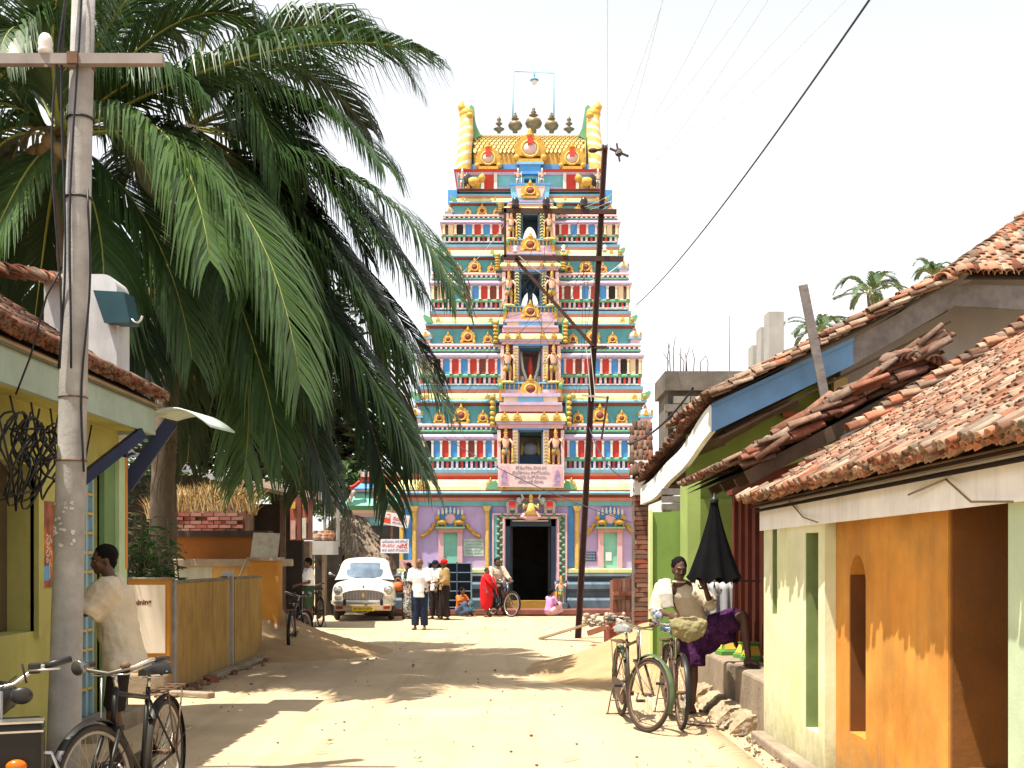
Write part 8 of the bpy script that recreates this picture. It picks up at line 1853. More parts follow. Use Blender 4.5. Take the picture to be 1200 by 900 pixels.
# ------------------------------------------------------------------ white saloon car
def car():
    CW = M('cream_car_paint', (0.66, 0.64, 0.54), 0.22, 0.04, 2, spec=0.5, dirt=0.05); GL = M('car_glass', (0.10, 0.14, 0.19), 0.08, 0.4, 3, spec=0.6); BLKR = M('black_rubber', (.015, .015, .015), .7, .1)
    fx = V((0.10, -1)).normalized(); r = thing('saloon_car', 'rounded cream white vintage saloon car with yellow number plate parked before the temple', 'car', (-4.02, 30.5, 0), atan2(-fx[0], fx[1]))
    # stations along y (front = +2.1): y, half width, bottom z, fender top z, valley z, hood centre z
    st = [(2.12, .60, .42, .70, .72, .76), (2.06, .74, .36, .84, .84, .86), (1.9, .80, .34, .93, .92, .97), (1.6, .83, .32, .97, .95, 1.03), (1.2, .835, .30, .98, .98, 1.08), (.85, .835, .28, .99, 1.03, 1.12), (.4, .84, .26, 1.0, 1.04, 1.10), (-.6, .84, .26, 1.0, 1.04, 1.08), (-1.2, .83, .30, .99, 1.0, 1.08), (-1.6, .80, .34, .95, .97, 1.03), (-1.95, .74, .38, .84, .88, .92), (-2.1, .62, .44, .66, .70, .72)]
    def sec(y, w, zb, zf, zv, zh):
        h = [(0, zb), (w * .75, zb), (w * .97, zb + .05), (w, zb + (zf - zb) * .35), (w * .985, zb + (zf - zb) * .7), (w * .93, zf - .035), (w * .82, zf), (w * .66, zv), (w * .4, zh - .02), (0, zh)]
        return [(x, y, z) for x, z in h] + [(-x, y, z) for x, z in h[-2:0:-1]]
    b = MB(); S = [sec(*s) for s in st]; n = len(S[0]); o = b.av([p for s in S for p in s]); b.smooth = True
    for j in range(len(S) - 1):
        for i in range(n): b.af([(j * n + i, j * n + (i + 1) % n, (j + 1) * n + (i + 1) % n, (j + 1) * n + i)], o)
    b.af([tuple(range(n - 1, -1, -1)), tuple((len(S) - 1) * n + i for i in range(n))], o); body = b.build('body', CW, r); m = body.modifiers.new('sub', 'SUBSURF'); m.levels = 1; m.render_levels = 2
    # greenhouse
    gs = [(.92, .70, 1.04, 1.06), (.74, .70, 1.04, 1.22), (.42, .66, 1.04, 1.54), (.15, .645, 1.04, 1.61), (-.3, .64, 1.04, 1.64), (-.8, .63, 1.04, 1.60), (-1.15, .61, 1.04, 1.46), (-1.5, .58, 1.02, 1.14), (-1.62, .56, 1.0, 1.04)]
    def gsec(y, w, zb, zt):
        k = (zt - zb); wb = w * 1.13; h = [(wb, zb), (wb * .99, zb + k * .25), (w * 1.04, zb + k * .6), (w * .98, zb + k * .85), (w * .82, zb + k * .97), (w * .4, zt + .015), (0, zt + .02)]
        return [(x, y, z) for x, z in h] + [(-x, y, z) for x, z in h[-2::-1]]
    b = MB(); S = [gsec(*s) for s in gs]; n = len(S[0]); o = b.av([p for s in S for p in s]); b.smooth = True
    for j in range(len(S) - 1):
        for i in range(n - 1): b.af([(j * n + i, j * n + i + 1, (j + 1) * n + i + 1, (j + 1) * n + i)], o)
    cab = b.build('cabin', CW, r); m = cab.modifiers.new('sub', 'SUBSURF'); m.levels = 1; m.render_levels = 2
    # windscreen: curved panel
    def panel(name, base, top, nx, mat, out, bow, par=r, corner=.12):
        b = MB(); rows = []; ny = 6
        for j in range(ny + 1):
            t = j / ny
            for i in range(nx + 1):
                u = -1 + 2 * i / nx; w_ = base[0] + (top[0] - base[0]) * t
                kk = 1 - corner * (max(0, abs(t - .5) * 2 - .6) / .4) ** 2
                y = base[1] + (top[1] - base[1]) * t - bow * u * u + out; rows.append((u * w_ * kk, y, base[2] + (top[2] - base[2]) * t - .03 * u * u * (1 if t > .5 else -.3)))
        o = b.av(rows); b.smooth = True
        for j in range(ny):
            for i in range(nx): b.af([(j * (nx + 1) + i, j * (nx + 1) + i + 1, (j + 1) * (nx + 1) + i + 1, (j + 1) * (nx + 1) + i)], o)
        return b.build(name, mat, par, fix=False)
    panel('screen_seal', (.665, .90, 1.10), (.60, .50, 1.50), 12, BLKR, .020, .13, corner=.06); panel('windscreen', (.64, .89, 1.115), (.575, .51, 1.485), 12, GL, .036, .13, corner=.06)
    for s in (-1, 1):   # side glass
        b = MB(); x0, x1 = s * .785, s * .685
        for ya, yb_ in ((.52, -.12), (-.2, -.85)):
            o = b.av([(x0, ya + (.12 if ya > 0 else 0), 1.13), (x0, yb_, 1.13), (x1, yb_ + (.1 if ya < 0 else 0), 1.46), (x1, ya - (.06 if ya > 0 else 0), 1.46)]); b.af([(0, 1, 2, 3)], o)
        b.build('side_glass', GL, r, fix=False)
        b = MB(); b.tube([(s * .80, .7, 1.16), (s * .88, .74, 1.20)], .008, 5); b.ell((s * .92, .74, 1.21), (.05, .02, .035), 10, 6); b.build('mirror', CHROME, r)
        # lamps
        b = MB(); b.torus((s * .635, 2.075, .80), .105, .018, 'y', 24, 6); b.build('lamp_rim', CHROME, r)
        b = MB(); b.lathe([(.11, -.14), (.105, 0), (.08, .03), (.001, .042)], 18, (s * .635, 2.07, .80), Matrix.Rotation(-pi / 2, 3, 'X')); b.build('headlight', M('lamp_lens', (.42, .42, .40), .15, .15, 6, metal=.3), r)
        b = MB(); b.cbox((s * .635, 2.08, .615), (.19, .05, .10)); b.build('side_lamp', M('side_lamp_lens', (.42, .36, .24), .25, .1), r, .012)
        b = MB(); b.cbox((s * .60, 2.12, .355), (.17, .04, .07)); b.build('red_lamp', M('red_lamp_lens', (.22, .02, .015), .3, .1), r, .01)
        b = MB(); b.cbox((s * .47, 2.24, .49), (.075, .06, .15)); b.build('overrider', BLKR, r, .015)
    b = MB(); b.tube([(-.80, 1.95, .49), (-.72, 2.16, .49), (-.4, 2.21, .49), (0, 2.22, .49), (.4, 2.21, .49), (.72, 2.16, .49), (.80, 1.95, .49)], [(.03, .05)] * 7, 10, flat=(0, 0, 1)); b.build('bumper', CHROME, r)
    b = MB(); b.box(-.72, .72, 2.0, 2.12, .27, .44); b.build('front_apron', M('apron_paint', (.42, .32, .22), .5, .15, 3, dirt=.2), r, .03)
    # grille
    b = MB(); n = 12; poly = [(-.50, .56), (.50, .56), (.52, .68)] + [(.50 * cos(a), .70 + .10 * sin(a)) for a in [pi * i / n for i in range(1, n)]] + [(-.52, .68)]
    b.prism(poly, 2.05, 2.125); b.build('grille_back', M('grille_dark', (.035, .04, .05), .6, .1), r)
    b = MB()
    for i in range(9): z = .58 + .026 * i; hw = .49 if z < .72 else .49 * sqrt(max(.05, 1 - ((z - .70) / .11) ** 2)); b.box(-hw, hw, 2.10, 2.135, z - .005, z + .005)
    for i in range(13): x = -.48 + .08 * i; b.box(x - .004, x + .004, 2.105, 2.130, .565, .70 + .08 * sqrt(max(0, 1 - (x / .5) ** 2)))
    b.build('grille_bars', CHROME, r)
    b = MB(); b.tube([(-.53, 2.10, .70)] + [(.52 * cos(a), 2.115, .705 + .11 * sin(a)) for a in [pi - pi * i / 12 for i in range(13)]], .014, 7); b.build('grille_surround', CW, r)
    b = MB(); b.prism([(-.03, .62), (.03, .62), (.035, .69), (0, .74), (-.035, .69)], 2.13, 2.155); b.build('grille_badge', GLD, r)
    b = MB(); b.ell((0, 2.03, .90), (.03, .05, .02), 8, 6); b.tube([(0, 1.98, .92), (0, 1.4, 1.075)], .008, 5); b.build('bonnet_badge', BRZ, r)
    b = MB(); b.box(-.28, .28, 2.235, 2.25, .27, .385); pl_ = b.build('number_plate', M('plate_yellow', (.55, .42, .01), .6, .05), r)
    text_mesh('AP 30 U 3574', .085, BLKR, 'lettering', pl_, (0, 2.253, .327), (pi / 2, 0, pi), width=.48)
    for x, y in ((-.70, 1.32), (.70, 1.32), (-.70, -1.25), (.70, -1.25)):
        b = MB(); c = (x, y, .31); b.torus(c, .225, .085, 'x', 28, 10); w = b.build('wheel', TYRE, r); b = MB(); b.lathe([(.17, -.07), (.17, .07), (.10, .085), (.001, .09)], 18, c, Matrix.Rotation(pi / 2 * (1 if x > 0 else -1), 3, 'Y')); b.build('hubcap', CHROME, w)
    b = MB(); b.tube(bez((-.18, 1.7, .30), (-.14, 1.75, .17), (.2, 1.75, .17), (.26, 1.7, .30), 10), .022, 8); b.build('chrome_pipe', CHROME, r); b = MB(); b.box(-.6, .6, -1.9, 1.6, .24, .34); b.build('underbody', BLKR, r)
    for i, x in enumerate((-.34, .34)):
        b = MB(); b.tube([(x, .2, 1.0), (x, .14, 1.2), (x, .1, 1.34)], [(.18, .05), (.18, .05), (.14, .04)], 10); b.build('front_seat', M('seat_cover', (.4, .4, .44), .8, .1), r)
car()
# orange bag lying beside the car
b = MB(); b.ell((0, 0, .14), (.14, .11, .14), 10, 8); b.tube(bez((-.08, 0, .25), (-.06, 0, .42), (.06, 0, .42), (.08, 0, .25), 8), .012, 6); o = b.build('orange_bag', M('orange_cloth', (.48, .12, .03), .85, .2, 8)); o.location = P(466.5, 694, 29.6); tag(o, 'orange cloth bag on a stool between the car and the woman', 'bag')
b = MB(); zz = o.location.z
for sx in (-1, 1):
    for sy in (-1, 1): b.tube([(sx * .14, sy * .12, 0), (sx * .12, sy * .10, zz)], .018, 6)
b.box(-.17, .17, -.15, .15, zz - .04, zz - .002); q = b.build('stool', MATS['old_timber']); q.location = (o.location.x, o.location.y, 0); tag(q, 'low dark stool under the orange bag beside the car', 'stool')
# ------------------------------------------------------------------ people
SK1 = M('skin_dark', (0.085, 0.04, 0.024), 0.5, 0.12, 6, spec=0.35); SK2 = M('skin_brown', (0.15, 0.072, 0.042), 0.5, 0.12, 6, spec=0.35); HAIR = M('black_hair', (0.006, 0.005, 0.005), 0.7, 0.2, 20, bump=0.6, bscale=120, spec=0.08)
EYEW = M('eye_white', (0.22, 0.20, 0.18), 0.6, 0.02, spec=0.1); EYEB = M('eye_dark', (0.012, 0.008, 0.006), 0.5, 0.02); LIP = M('lip', (0.11, 0.04, 0.03), 0.5, 0.1)
CT = bpy.data.textures.new('cloth_folds', 'CLOUDS'); CT.noise_scale = 0.09; CT.noise_depth = 2
def cloth(name, col, **k): return M(name, col, 0.9, k.pop('var', 0.12), k.pop('scale', 5), bump=0.2, bscale=200, spec=0.1, **k)
def remesh(o, vox, smooth=4, disp=0.0):
    m = o.modifiers.new('remesh', 'REMESH'); m.mode = 'VOXEL'; m.voxel_size = vox; m.use_smooth_shade = True
    s = o.modifiers.new('smooth', 'SMOOTH'); s.factor = 0.5; s.iterations = smooth
    if disp > 0:
        d = o.modifiers.new('folds', 'DISPLACE'); d.texture = CT; d.strength = disp; d.mid_level = 0.5; d.texture_coords = 'GLOBAL'
def lerp(a, b, t): return V(a).lerp(V(b), t)
def hand(b, w, d, nrm, s=1.0, curl=0.5, mirror=1, fr=0.0085):
    """palm and five bent fingers from wrist w along d; nrm = back of the hand"""
    d = V(d).normalized(); nrm = V(nrm); nrm = (nrm - d * nrm.dot(d)).normalized(); x = d.cross(nrm).normalized() * mirror; w = V(w)
    pts = [w - d * .01, w + d * .03 * s, w + d * .075 * s, w + d * .09 * s]
    b.tube(pts, [(.026 * s, .02 * s), (.036 * s, .016 * s), (.040 * s, .014 * s), (.034 * s, .011 * s)], 10, flat=nrm)
    for i, (o, L) in enumerate(((-.030, .060), (-.010, .072), (.010, .068), (.029, .052))):
        p = w + d * (.082 * s) + x * (o * s); a = d; q = [p]
        for k in range(3):
            an = curl * (0.5 + 0.5 * k); a = (a * cos(an) - nrm * sin(an)).normalized(); q.append(q[-1] + a * (L * s * (.42, .33, .25)[k]))
        b.tube(q, [fr * s * 1.05, fr * s, fr * s * .95, fr * s * .75], 7)
    p = w + d * (.028 * s) - x * (.030 * s); t = (d * .55 - x * .75 - nrm * .25).normalized(); q = [p, p + t * .035 * s, p + (t * .6 + d * .6).normalized() * .065 * s - nrm * .008, p + (t * .35 + d * .8).normalized() * .088 * s - nrm * .02 * curl]
    b.tube(q, [.013 * s, .012 * s, .010 * s, .007 * s], 7)
def head(b, c, R, s=1.0):
    """skull, jaw, nose, ears, brow; R turns from facing -y"""
    def e(p, r): b.ell(V(c) + R @ (V(p) * s), tuple(k * s for k in r), 14, 10, R)
    e((0, .01, .02), (.074, .093, .098)); e((0, -.028, -.045), (.056, .064, .062)); e((0, -.055, -.085), (.032, .03, .026)); e((0, -.088, -.018), (.013, .017, .026)); e((0, -.098, -.032), (.017, .013, .011)); e((0, -.080, .022), (.05, .014, .011))
    for q in (-1, 1): e((q * .075, .01, -.012), (.010, .02, .03)); e((q * .042, -.062, -.03), (.022, .02, .022))
    e((0, -.083, -.058), (.022, .012, .009))
def face_bits(o, c, R, s, mou=False):
    for q in (-1, 1):
        MB().ell(V(c) + R @ (V((q * .031, -.076, .002)) * s), (.0125 * s, .009 * s, .0055 * s), 10, 6, R).build('eye', EYEW, o); MB().ell(V(c) + R @ (V((q * .031, -.0835, .002)) * s), (.0055 * s,) * 3, 8, 6, R).build('pupil', EYEB, o)
        MB().tube([V(c) + R @ (V(p) * s) for p in ((q * .014, -.088, .020), (q * .032, -.088, .026), (q * .052, -.074, .020))], [.003 * s, .0048 * s, .002 * s], 6).build('eyebrow', HAIR, o)
    MB().tube([V(c) + R @ (V(p) * s) for p in ((-.023, -.083, -.058), (0, -.095, -.056), (.023, -.083, -.058))], [.003 * s, .006 * s, .003 * s], 6).build('lips', LIP, o)
    if mou: MB().tube([V(c) + R @ (V(p) * s) for p in ((-.030, -.084, -.050), (-.012, -.097, -.043), (0, -.098, -.045), (.012, -.097, -.043), (.030, -.084, -.050))], [.003 * s, .006 * s, .0045 * s, .006 * s, .003 * s], 6).build('moustache', HAIR, o)
def hair_cap(o, c, R, s=1.0, mat=HAIR, kind='short'):
    b = MB(); C = V(c) + R @ (V((0, .030, .042)) * s); r = V((.083, .098, .092)) * s
    b.ell(C, tuple(r), 20, 14, R)
    if kind == 'short': b.ell(V(c) + R @ (V((0, .055, -.01)) * s), (.07 * s, .055 * s, .075 * s), 14, 10, R)
    if kind == 'bun': b.ell(V(c) + R @ (V((0, .11, -.02)) * s), (.045 * s, .04 * s, .045 * s), 12, 8, R); b.ell(V(c) + R @ (V((0, .05, -.02)) * s), (.075 * s, .06 * s, .08 * s), 12, 8, R)
    for v in range(len(b.v)): p = V(b.v[v]); b.v[v] = tuple(p + (p - C).normalized() * (.007 * noise.noise(p * 60) + .004 * noise.noise(p * 140)))
    return b.build('hair', mat, o)
def person(label, loc, J, skin, vox=0.014, s=1.0, face=0.0, tilt=0.0, rz=0.0, curl=(.5, .5), feet=True, turn=0.0, hd=True, toes=None, hn=((0, -1, .2), (0, -1, .2)), fr=0.0085, barefeet=True):
    """J: joints in metres relative to loc; body is one remeshed surface"""
    b = MB(); J = {k: V(v) for k, v in J.items()}
    pel, ch, nk, hc = J['pel'], J['chest'], J['neck'], J['head']
    b.tube([pel + V((0, 0, -.06 * s)), pel, lerp(pel, ch, .45), ch, lerp(ch, nk, .7), nk], [(.12 * s, .10 * s), (.15 * s, .11 * s), (.135 * s, .10 * s), (.165 * s, .115 * s), (.13 * s, .08 * s), (.055 * s, .055 * s)], 12)
    b.tube([nk - V((0, 0, .04 * s)), lerp(nk, hc, .6)], [.058 * s, .05 * s], 10)
    for k in 'LR':
        sh, el, wr, hi, kn, an = (J[n + k] for n in ('sh', 'el', 'wr', 'hi', 'kn', 'an'))
        b.ell(sh, .062 * s, 10, 7); b.tube([sh, lerp(sh, el, .4), el, lerp(el, wr, .3), wr], [.052 * s, .046 * s, .036 * s, .037 * s, .025 * s], 10); b.ell(el, .038 * s, 8, 6)
        b.ell(hi, .092 * s, 10, 7); b.tube([hi, lerp(hi, kn, .4), kn], [.092 * s, .078 * s, .054 * s], 10); b.ell(kn, .055 * s, 10, 7); b.tube([kn, lerp(kn, an, .3), lerp(kn, an, .7), an], [.052 * s, .057 * s, .040 * s, .033 * s], 10)
        if feet:
            t = V((toes or {}).get(k, (0.12 * (1 if k == 'L' else -1), -1, 0))).normalized(); h0 = an - V((0, 0, .045 * s)); Rf = Matrix.Rotation(atan2(t.x, -t.y), 3, 'Z')
            b.ell(h0 + t * .055 * s, (.040 * s, .115 * s, .032 * s), 10, 7, Rf); b.ell(h0 - t * .03 * s, (.032 * s, .045 * s, .04 * s), 8, 6, Rf); b.ell(h0 + t * .135 * s - V((0, 0, .008)), (.042 * s, .04 * s, .02 * s), 10, 6, Rf)
        hand(b, wr, (wr - el), hn[0 if k == 'L' else 1], s, curl[0 if k == 'L' else 1], 1 if k == 'L' else -1, fr)
    R = Euler((tilt, 0, turn), 'XYZ').to_matrix()
    R = Matrix.Rotation(turn, 3, 'Z') @ Matrix.Rotation(tilt, 3, 'X')
    head(b, hc, R, s)
    o = b.build('person', skin, None, fix=False); o.location = loc; o.rotation_euler = (0, 0, rz); remesh(o, vox, 3)
    tag(o, label, 'person'); o['_'] = 0; del o['_']
    return o, R
def stand(h=1.66, arms=((.06, -.10), (.06, -.10)), lean=(0, 0), step=.0, hw=1.0):
    """standing joints; arms = per side (outward, forward) offset of the wrist"""
    k = h / 1.68; J = dict(pel=(0, 0, .93), chest=(lean[0] * .5, lean[1] * .5, 1.24), neck=(lean[0], lean[1], 1.42), head=(lean[0] * 1.1, lean[1] * 1.1 - .02, 1.555))
    for n, s in (('L', 1), ('R', -1)):
        o, f = arms[0 if n == 'L' else 1]; J['sh' + n] = (lean[0] * .9 + s * .185 * hw, lean[1] * .9, 1.37); J['el' + n] = (lean[0] * .7 + s * (.215 + o * .5), .03 + f * .2, 1.09)
        J['wr' + n] = (lean[0] * .5 + s * (.19 + o), f, .86 + max(0, -f - .1) * .9)
        J['hi' + n] = (s * .085, 0, .88); J['kn' + n] = (s * .095, -.02 + s * step * .5, .47); J['an' + n] = (s * .10, s * step, .075)
    return {q: V(v) * k for q, v in J.items()}, k
def shirt(o, J, s, mat, sleeve=.75, hem=-.10, loose=.02, vox=.013, disp=.018, collar=True, name='shirt', flare=1.0):
    b = MB(); pel, ch, nk = J['pel'], J['chest'], J['neck']; l = loose
    low = pel + (pel - ch).normalized() * (-hem * s)
    b.tube([low, lerp(low, pel, .6), lerp(pel, ch, .45), ch, lerp(ch, nk, .45), lerp(ch, nk, .85)], [((.155 * s + l) * flare, (.125 * s + l) * flare), ((.155 * s + l), (.12 * s + l)), (.145 * s + l, .11 * s + l), (.172 * s + l, .122 * s + l), (.155 * s + l, .10 * s + l), (.075 * s, .07 * s)], 16)
    for k in 'LR':
        sh, el, wr = J['sh' + k], J['el' + k], J['wr' + k]; b.ell(sh, .068 * s + l * .5, 10, 7); b.tube([lerp(sh, ch, .35), sh, lerp(sh, el, min(1, sleeve))], [.07 * s + l, .064 * s + l, .058 * s + l * 1.4], 12)
        if sleeve > 1: b.tube([sh, el, lerp(el, wr, sleeve - 1)], [.06 * s + l, .05 * s + l, .042 * s + l * .7], 12); b.ell(el, .05 * s + l, 8, 6)
    q = b.build(name, mat, o, fix=False); remesh(q, vox, 3, disp)
    if collar: MB().torus(lerp(ch, nk, .95) + V((0, -.01, .005)), .062 * s, .014 * s, 'z', 16, 6).build('collar', mat, o)
    return q
def trousers(o, J, s, mat, length=1.0, loose=.018, vox=.014, disp=.015, name='trousers'):
    b = MB(); pel = J['pel']; l = loose; b.tube([pel + V((0, 0, -.07 * s)), pel, lerp(pel, J['chest'], .3)], [(.135 * s + l, .11 * s + l), (.155 * s + l, .12 * s + l), (.14 * s + l, .108 * s + l)], 14)
    for k in 'LR':
        hi, kn, an = J['hi' + k], J['kn' + k], J['an' + k]; b.ell(hi, .095 * s + l, 10, 7)
        if length <= 1: e = lerp(hi, kn, length) if length < 1 else kn; b.tube([hi, lerp(hi, e, .5), e], [.097 * s + l, .088 * s + l, .078 * s + l], 12)
        else: e = lerp(kn, an, length - 1); b.tube([hi, lerp(hi, kn, .5), kn, lerp(kn, e, .5), e], [.097 * s + l, .08 * s + l, .064 * s + l, .062 * s + l, .055 * s + l * 1.2], 12)
    q = b.build(name, mat, o, fix=False); remesh(q, vox, 3, disp); return q
def sandals(o, J, s, mat, toes=None):
    for k in 'LR':
        an = J['an' + k]; t = V((toes or {}).get(k, (0.12 * (1 if k == 'L' else -1), -1, 0))).normalized(); Rf = Matrix.Rotation(atan2(t.x, -t.y), 4, 'Z'); b = MB(); b.at(Matrix.Translation(an - V((0, 0, .082 * s))) @ Rf); b.ell((0, -.05 * s, 0), (.048 * s, .145 * s, .012), 12, 6); b.torus((0, -.085 * s, .012), .044 * s, .008, 'y', 12, 5, (0, pi)); b.build('sandal', mat, o)

WSH = cloth('white_shirt', (0.66, 0.66, 0.68)); CRS = cloth('cream_shirt', (0.50, 0.43, 0.32)); TAN = cloth('tan_shirt', (0.30, 0.20, 0.09)); BGE = cloth('beige_shirt', (0.45, 0.38, 0.30), var=.25, scale=20); NVY = cloth('navy_trousers', (0.02, 0.028, 0.055)); DRK = cloth('dark_trousers', (0.025, 0.018, 0.018)); GRS = cloth('green_shorts', (0.035, 0.06, 0.035)); PUR = cloth('purple_lungi', (0.035, 0.009, 0.040), var=.4, scale=14, col2=(.065, .02, .072), scale2=30); REDC = cloth('red_cloth', (0.55, 0.018, 0.025)); SND = M('sandal_brown', (.06, .035, .025), .7, .2)
# man in white shirt walking
def p_white():
    d = 25.1; J, k = stand(1.62, ((.05, -.22), (.03, -.16)), (0, 0.0), .05); o, R = person('heavy set man in white half sleeve shirt and navy trousers walking in the open lane', (PX(492, d), d, 0), J, SK2, .013, k, tilt=.05, turn=-.5, rz=-.2)
    # fuller belly
    b = MB(); shirt(o, J, k, WSH, .85, -.17, .035, .013, .014); trousers(o, J, k, NVY, 1.93, .03); sandals(o, J, k, SND); face_bits(o, J['head'], R, k)
    b = MB(); b.ell(J['head'] + V((0, .05, .0)) * k, (.078 * k, .055 * k, .06 * k), 14, 8); b.build('hair', HAIR, o)
    MB().cbox(J['wrL'] + V((-.02, -.06, -.03)), (.05, .02, .09)).build('spectacle_case', DRK, o, .005)
p_white()
def p_sari(label, loc, rz, h, mats, blouse, seed=0, hood=False):
    J, k = stand(h, ((.02, -.2), (.0, -.12)), (0, 0), 0.0, .88); o, R = person(label, loc, J, SK2, .014, k * .95, rz=rz, tilt=.1)
    shirt(o, J, k * .93, blouse, .6, .10, .012, .014, .008, False, 'blouse')
    b = MB(); b.tube([V((0, 0, .03)), V((0, 0, .35)), V((0, 0, .7)), V((0, 0, .98 * k)), V((0, 0, 1.06 * k))], [(.21, .19), (.19, .17), (.18, .155), (.165, .135), (.15, .12)], 20)
    for v in range(len(b.v)): p = V(b.v[v]); a = atan2(p.y, p.x); r = 1 + .05 * sin(a * 9 + p.z * 2) * max(0, 1 - p.z); b.v[v] = (p.x * r, p.y * r, p.z)
    q = b.build('sari', mats, o); q.modifiers.new('sub', 'SUBSURF').render_levels = 1
    b = MB(); pts = [V((.12, -.10, 1.02 * k)), V((-.02, -.16, 1.16 * k)), V((-.14, -.10, 1.36 * k)), V((-.15, .03, 1.42 * k)), V((-.10, .16, 1.25 * k)), V((-.02, .19, .95 * k)), V((0, .2, .7 * k))]
    b.tube(pts, [(.10, .02), (.10, .022), (.09, .03), (.085, .03), (.10, .025), (.12, .02), (.13, .015)], 10, flat=(0, 1, 0)); b.build('pallu', mats, o)
    hair_cap(o, J['head'], R, k, HAIR, 'bun'); return o
SARI = M('printed_sari', (0.08, 0.08, 0.085), 0.85, 0.1, 5, col2=(.45, .45, .44), scale2=26, mix2=.5, sharp=.03)
p_sari('woman in black and white printed sari standing beside the white car', (PX(478.5, 29.6), 29.6, 0), -1.0, 1.50, SARI, cloth('green_blouse', (.02, .05, .035)))
def p_pair():
    d = 29.3; J, k = stand(1.58, ((.03, -.12), (.03, -.3)), (0, 0), .04); o, R = person('man in white shirt and dark cap standing behind the man in white', (PX(510.5, d), d, 0), J, SK1, .014, k, rz=-.9, tilt=.1); shirt(o, J, k, WSH, .8, -.12, .02); trousers(o, J, k, DRK, 1.93); sandals(o, J, k, SND)
    b = MB(); b.ell(J['head'] + V((0, .01, .045)) * k, (.088 * k, .102 * k, .075 * k), 16, 8); b.ell(J['head'] + V((0, -.09, .03)) * k, (.06 * k, .06 * k, .012 * k), 12, 6); b.build('cap', cloth('navy_cap', (.012, .018, .05)), o)
    d = 29.0; J, k = stand(1.60, ((.03, -.25), (.03, -.28)), (0, 0), .06); o, R = person('man in tan shirt and red cap facing the man in white', (PX(521, d), d, 0), J, SK1, .014, k, rz=-1.25, tilt=.12); shirt(o, J, k, TAN, 1.7, -.10, .03); trousers(o, J, k, DRK, 1.95, .03); sandals(o, J, k, DRK)
    b = MB(); b.ell(J['head'] + V((0, .01, .05)) * k, (.09 * k, .104 * k, .078 * k), 16, 8); b.ell(J['head'] + V((0, -.09, .03)) * k, (.06 * k, .06 * k, .012 * k), 12, 6); b.build('cap', cloth('red_cap', (.6, .015, .015)), o)
p_pair()
def p_red():
    d = 30.55; J, k = stand(1.36, ((.0, -.2), (.0, -.15)), (.02, 0), .04, .9); o, R = person('person wrapped in a bright red robe standing beside the bicycle rider', (PX(570, d), d, 0), J, SK2, .014, k, rz=.9, tilt=.15)
    b = MB(); b.tube([V((0, 0, .20)), V((0, 0, .45)), V((0, 0, .75)), V((0, 0, 1.0)), V((0, 0, 1.15)), V((0, .0, 1.20))], [(.17, .15), (.19, .16), (.20, .17), (.19, .15), (.17, .12), (.07, .06)], 20)
    for v in range(len(b.v)): p = V(b.v[v]); a = atan2(p.y, p.x); r = 1 + .06 * sin(a * 7 + p.z * 5); b.v[v] = (p.x * r, p.y * r, p.z + (.05 * sin(a + 1) if p.z < .3 else 0))
    q = b.build('robe', REDC, o); q.modifiers.new('sub', 'SUBSURF').render_levels = 1
    b = MB(); b.tube([V((.15, -.1, 1.12)), V((.2, -.16, .9)), V((.22, -.18, .62))], [(.07, .03), (.09, .03), (.08, .02)], 10); b.tube([V((-.14, -.08, 1.1)), V((-.1, -.18, .95)), V((.1, -.18, .85))], [(.07, .03), (.08, .03), (.06, .02)], 10); b.build('robe_fold', REDC, o); hair_cap(o, J['head'], R, k * .96, M('cropped_hair', (.02, .016, .014), .7, .2), 'crop'); sandals(o, J, k, SND)
p_red()
def p_rider():
    d = 31.2; J, k = stand(1.62, ((.12, -.34), (.12, -.34)), (.0, -.06), .0); J['wrL'] = V((.28, -.40, 1.02)); J['wrR'] = V((-.20, -.42, 1.02)); J['elL'] = V((.27, -.16, 1.10)); J['elR'] = V((-.26, -.16, 1.10)); J['knL'] = V((.18, -.10, .48)); J['anL'] = V((.24, -.02, .08)); J['knR'] = V((-.16, -.16, .52)); J['anR'] = V((-.2, -.1, .2))
    o, R = person('rider in beige striped shirt astride a bicycle before the doorway', (PX(582, d) - .02, d + .25, 0), J, SK1, .014, k, rz=.4, tilt=.05); shirt(o, J, k, BGE, 1.8, -.08, .025); trousers(o, J, k, cloth('brown_trousers', (.06, .03, .028)), 1.9, .025); hair_cap(o, J['head'], R, k); sandals(o, J, k, SND)
p_rider()
def p_sit(label, loc, rz, top, low, k, hairk='bun'):
    J = dict(pel=(0, 0, .16), chest=(0, -.08, .46), neck=(0, -.10, .62), head=(0, -.13, .74), shL=(.16, -.09, .57), shR=(-.16, -.09, .57), elL=(.20, -.22, .38), elR=(-.20, -.22, .38), wrL=(.08, -.38, .36), wrR=(-.08, -.38, .36), hiL=(.09, -.02, .13), hiR=(-.09, -.02, .13), knL=(.13, -.34, .36), knR=(-.13, -.34, .36), anL=(.10, -.42, .07), anR=(-.10, -.42, .07))
    J = {q: V(v) * k for q, v in J.items()}; o, R = person(label, loc, J, SK2, .014, k * .9, rz=rz, tilt=.2); shirt(o, J, k * .85, top, .7, -.02, .015, .014, .008, False, 'blouse')
    b = MB()
    for q in 'LR': b.tube([J['hi' + q], J['kn' + q], lerp(J['kn' + q], J['an' + q], .8)], [.12 * k, .10 * k, .11 * k], 10); b.ell(J['kn' + q], .10 * k, 8, 6)
    b.ell(J['pel'] + V((0, -.08, -.02)), (.2 * k, .2 * k, .13 * k), 10, 7); b.tube([V((0, -.1, .1)) * k, V((0, -.36, .15)) * k], [(.19 * k, .1 * k), (.19 * k, .12 * k)], 10); q = b.build('skirt', low, o, fix=False); remesh(q, .015, 3, .012); hair_cap(o, J['head'], R, k * .9, HAIR, hairk)
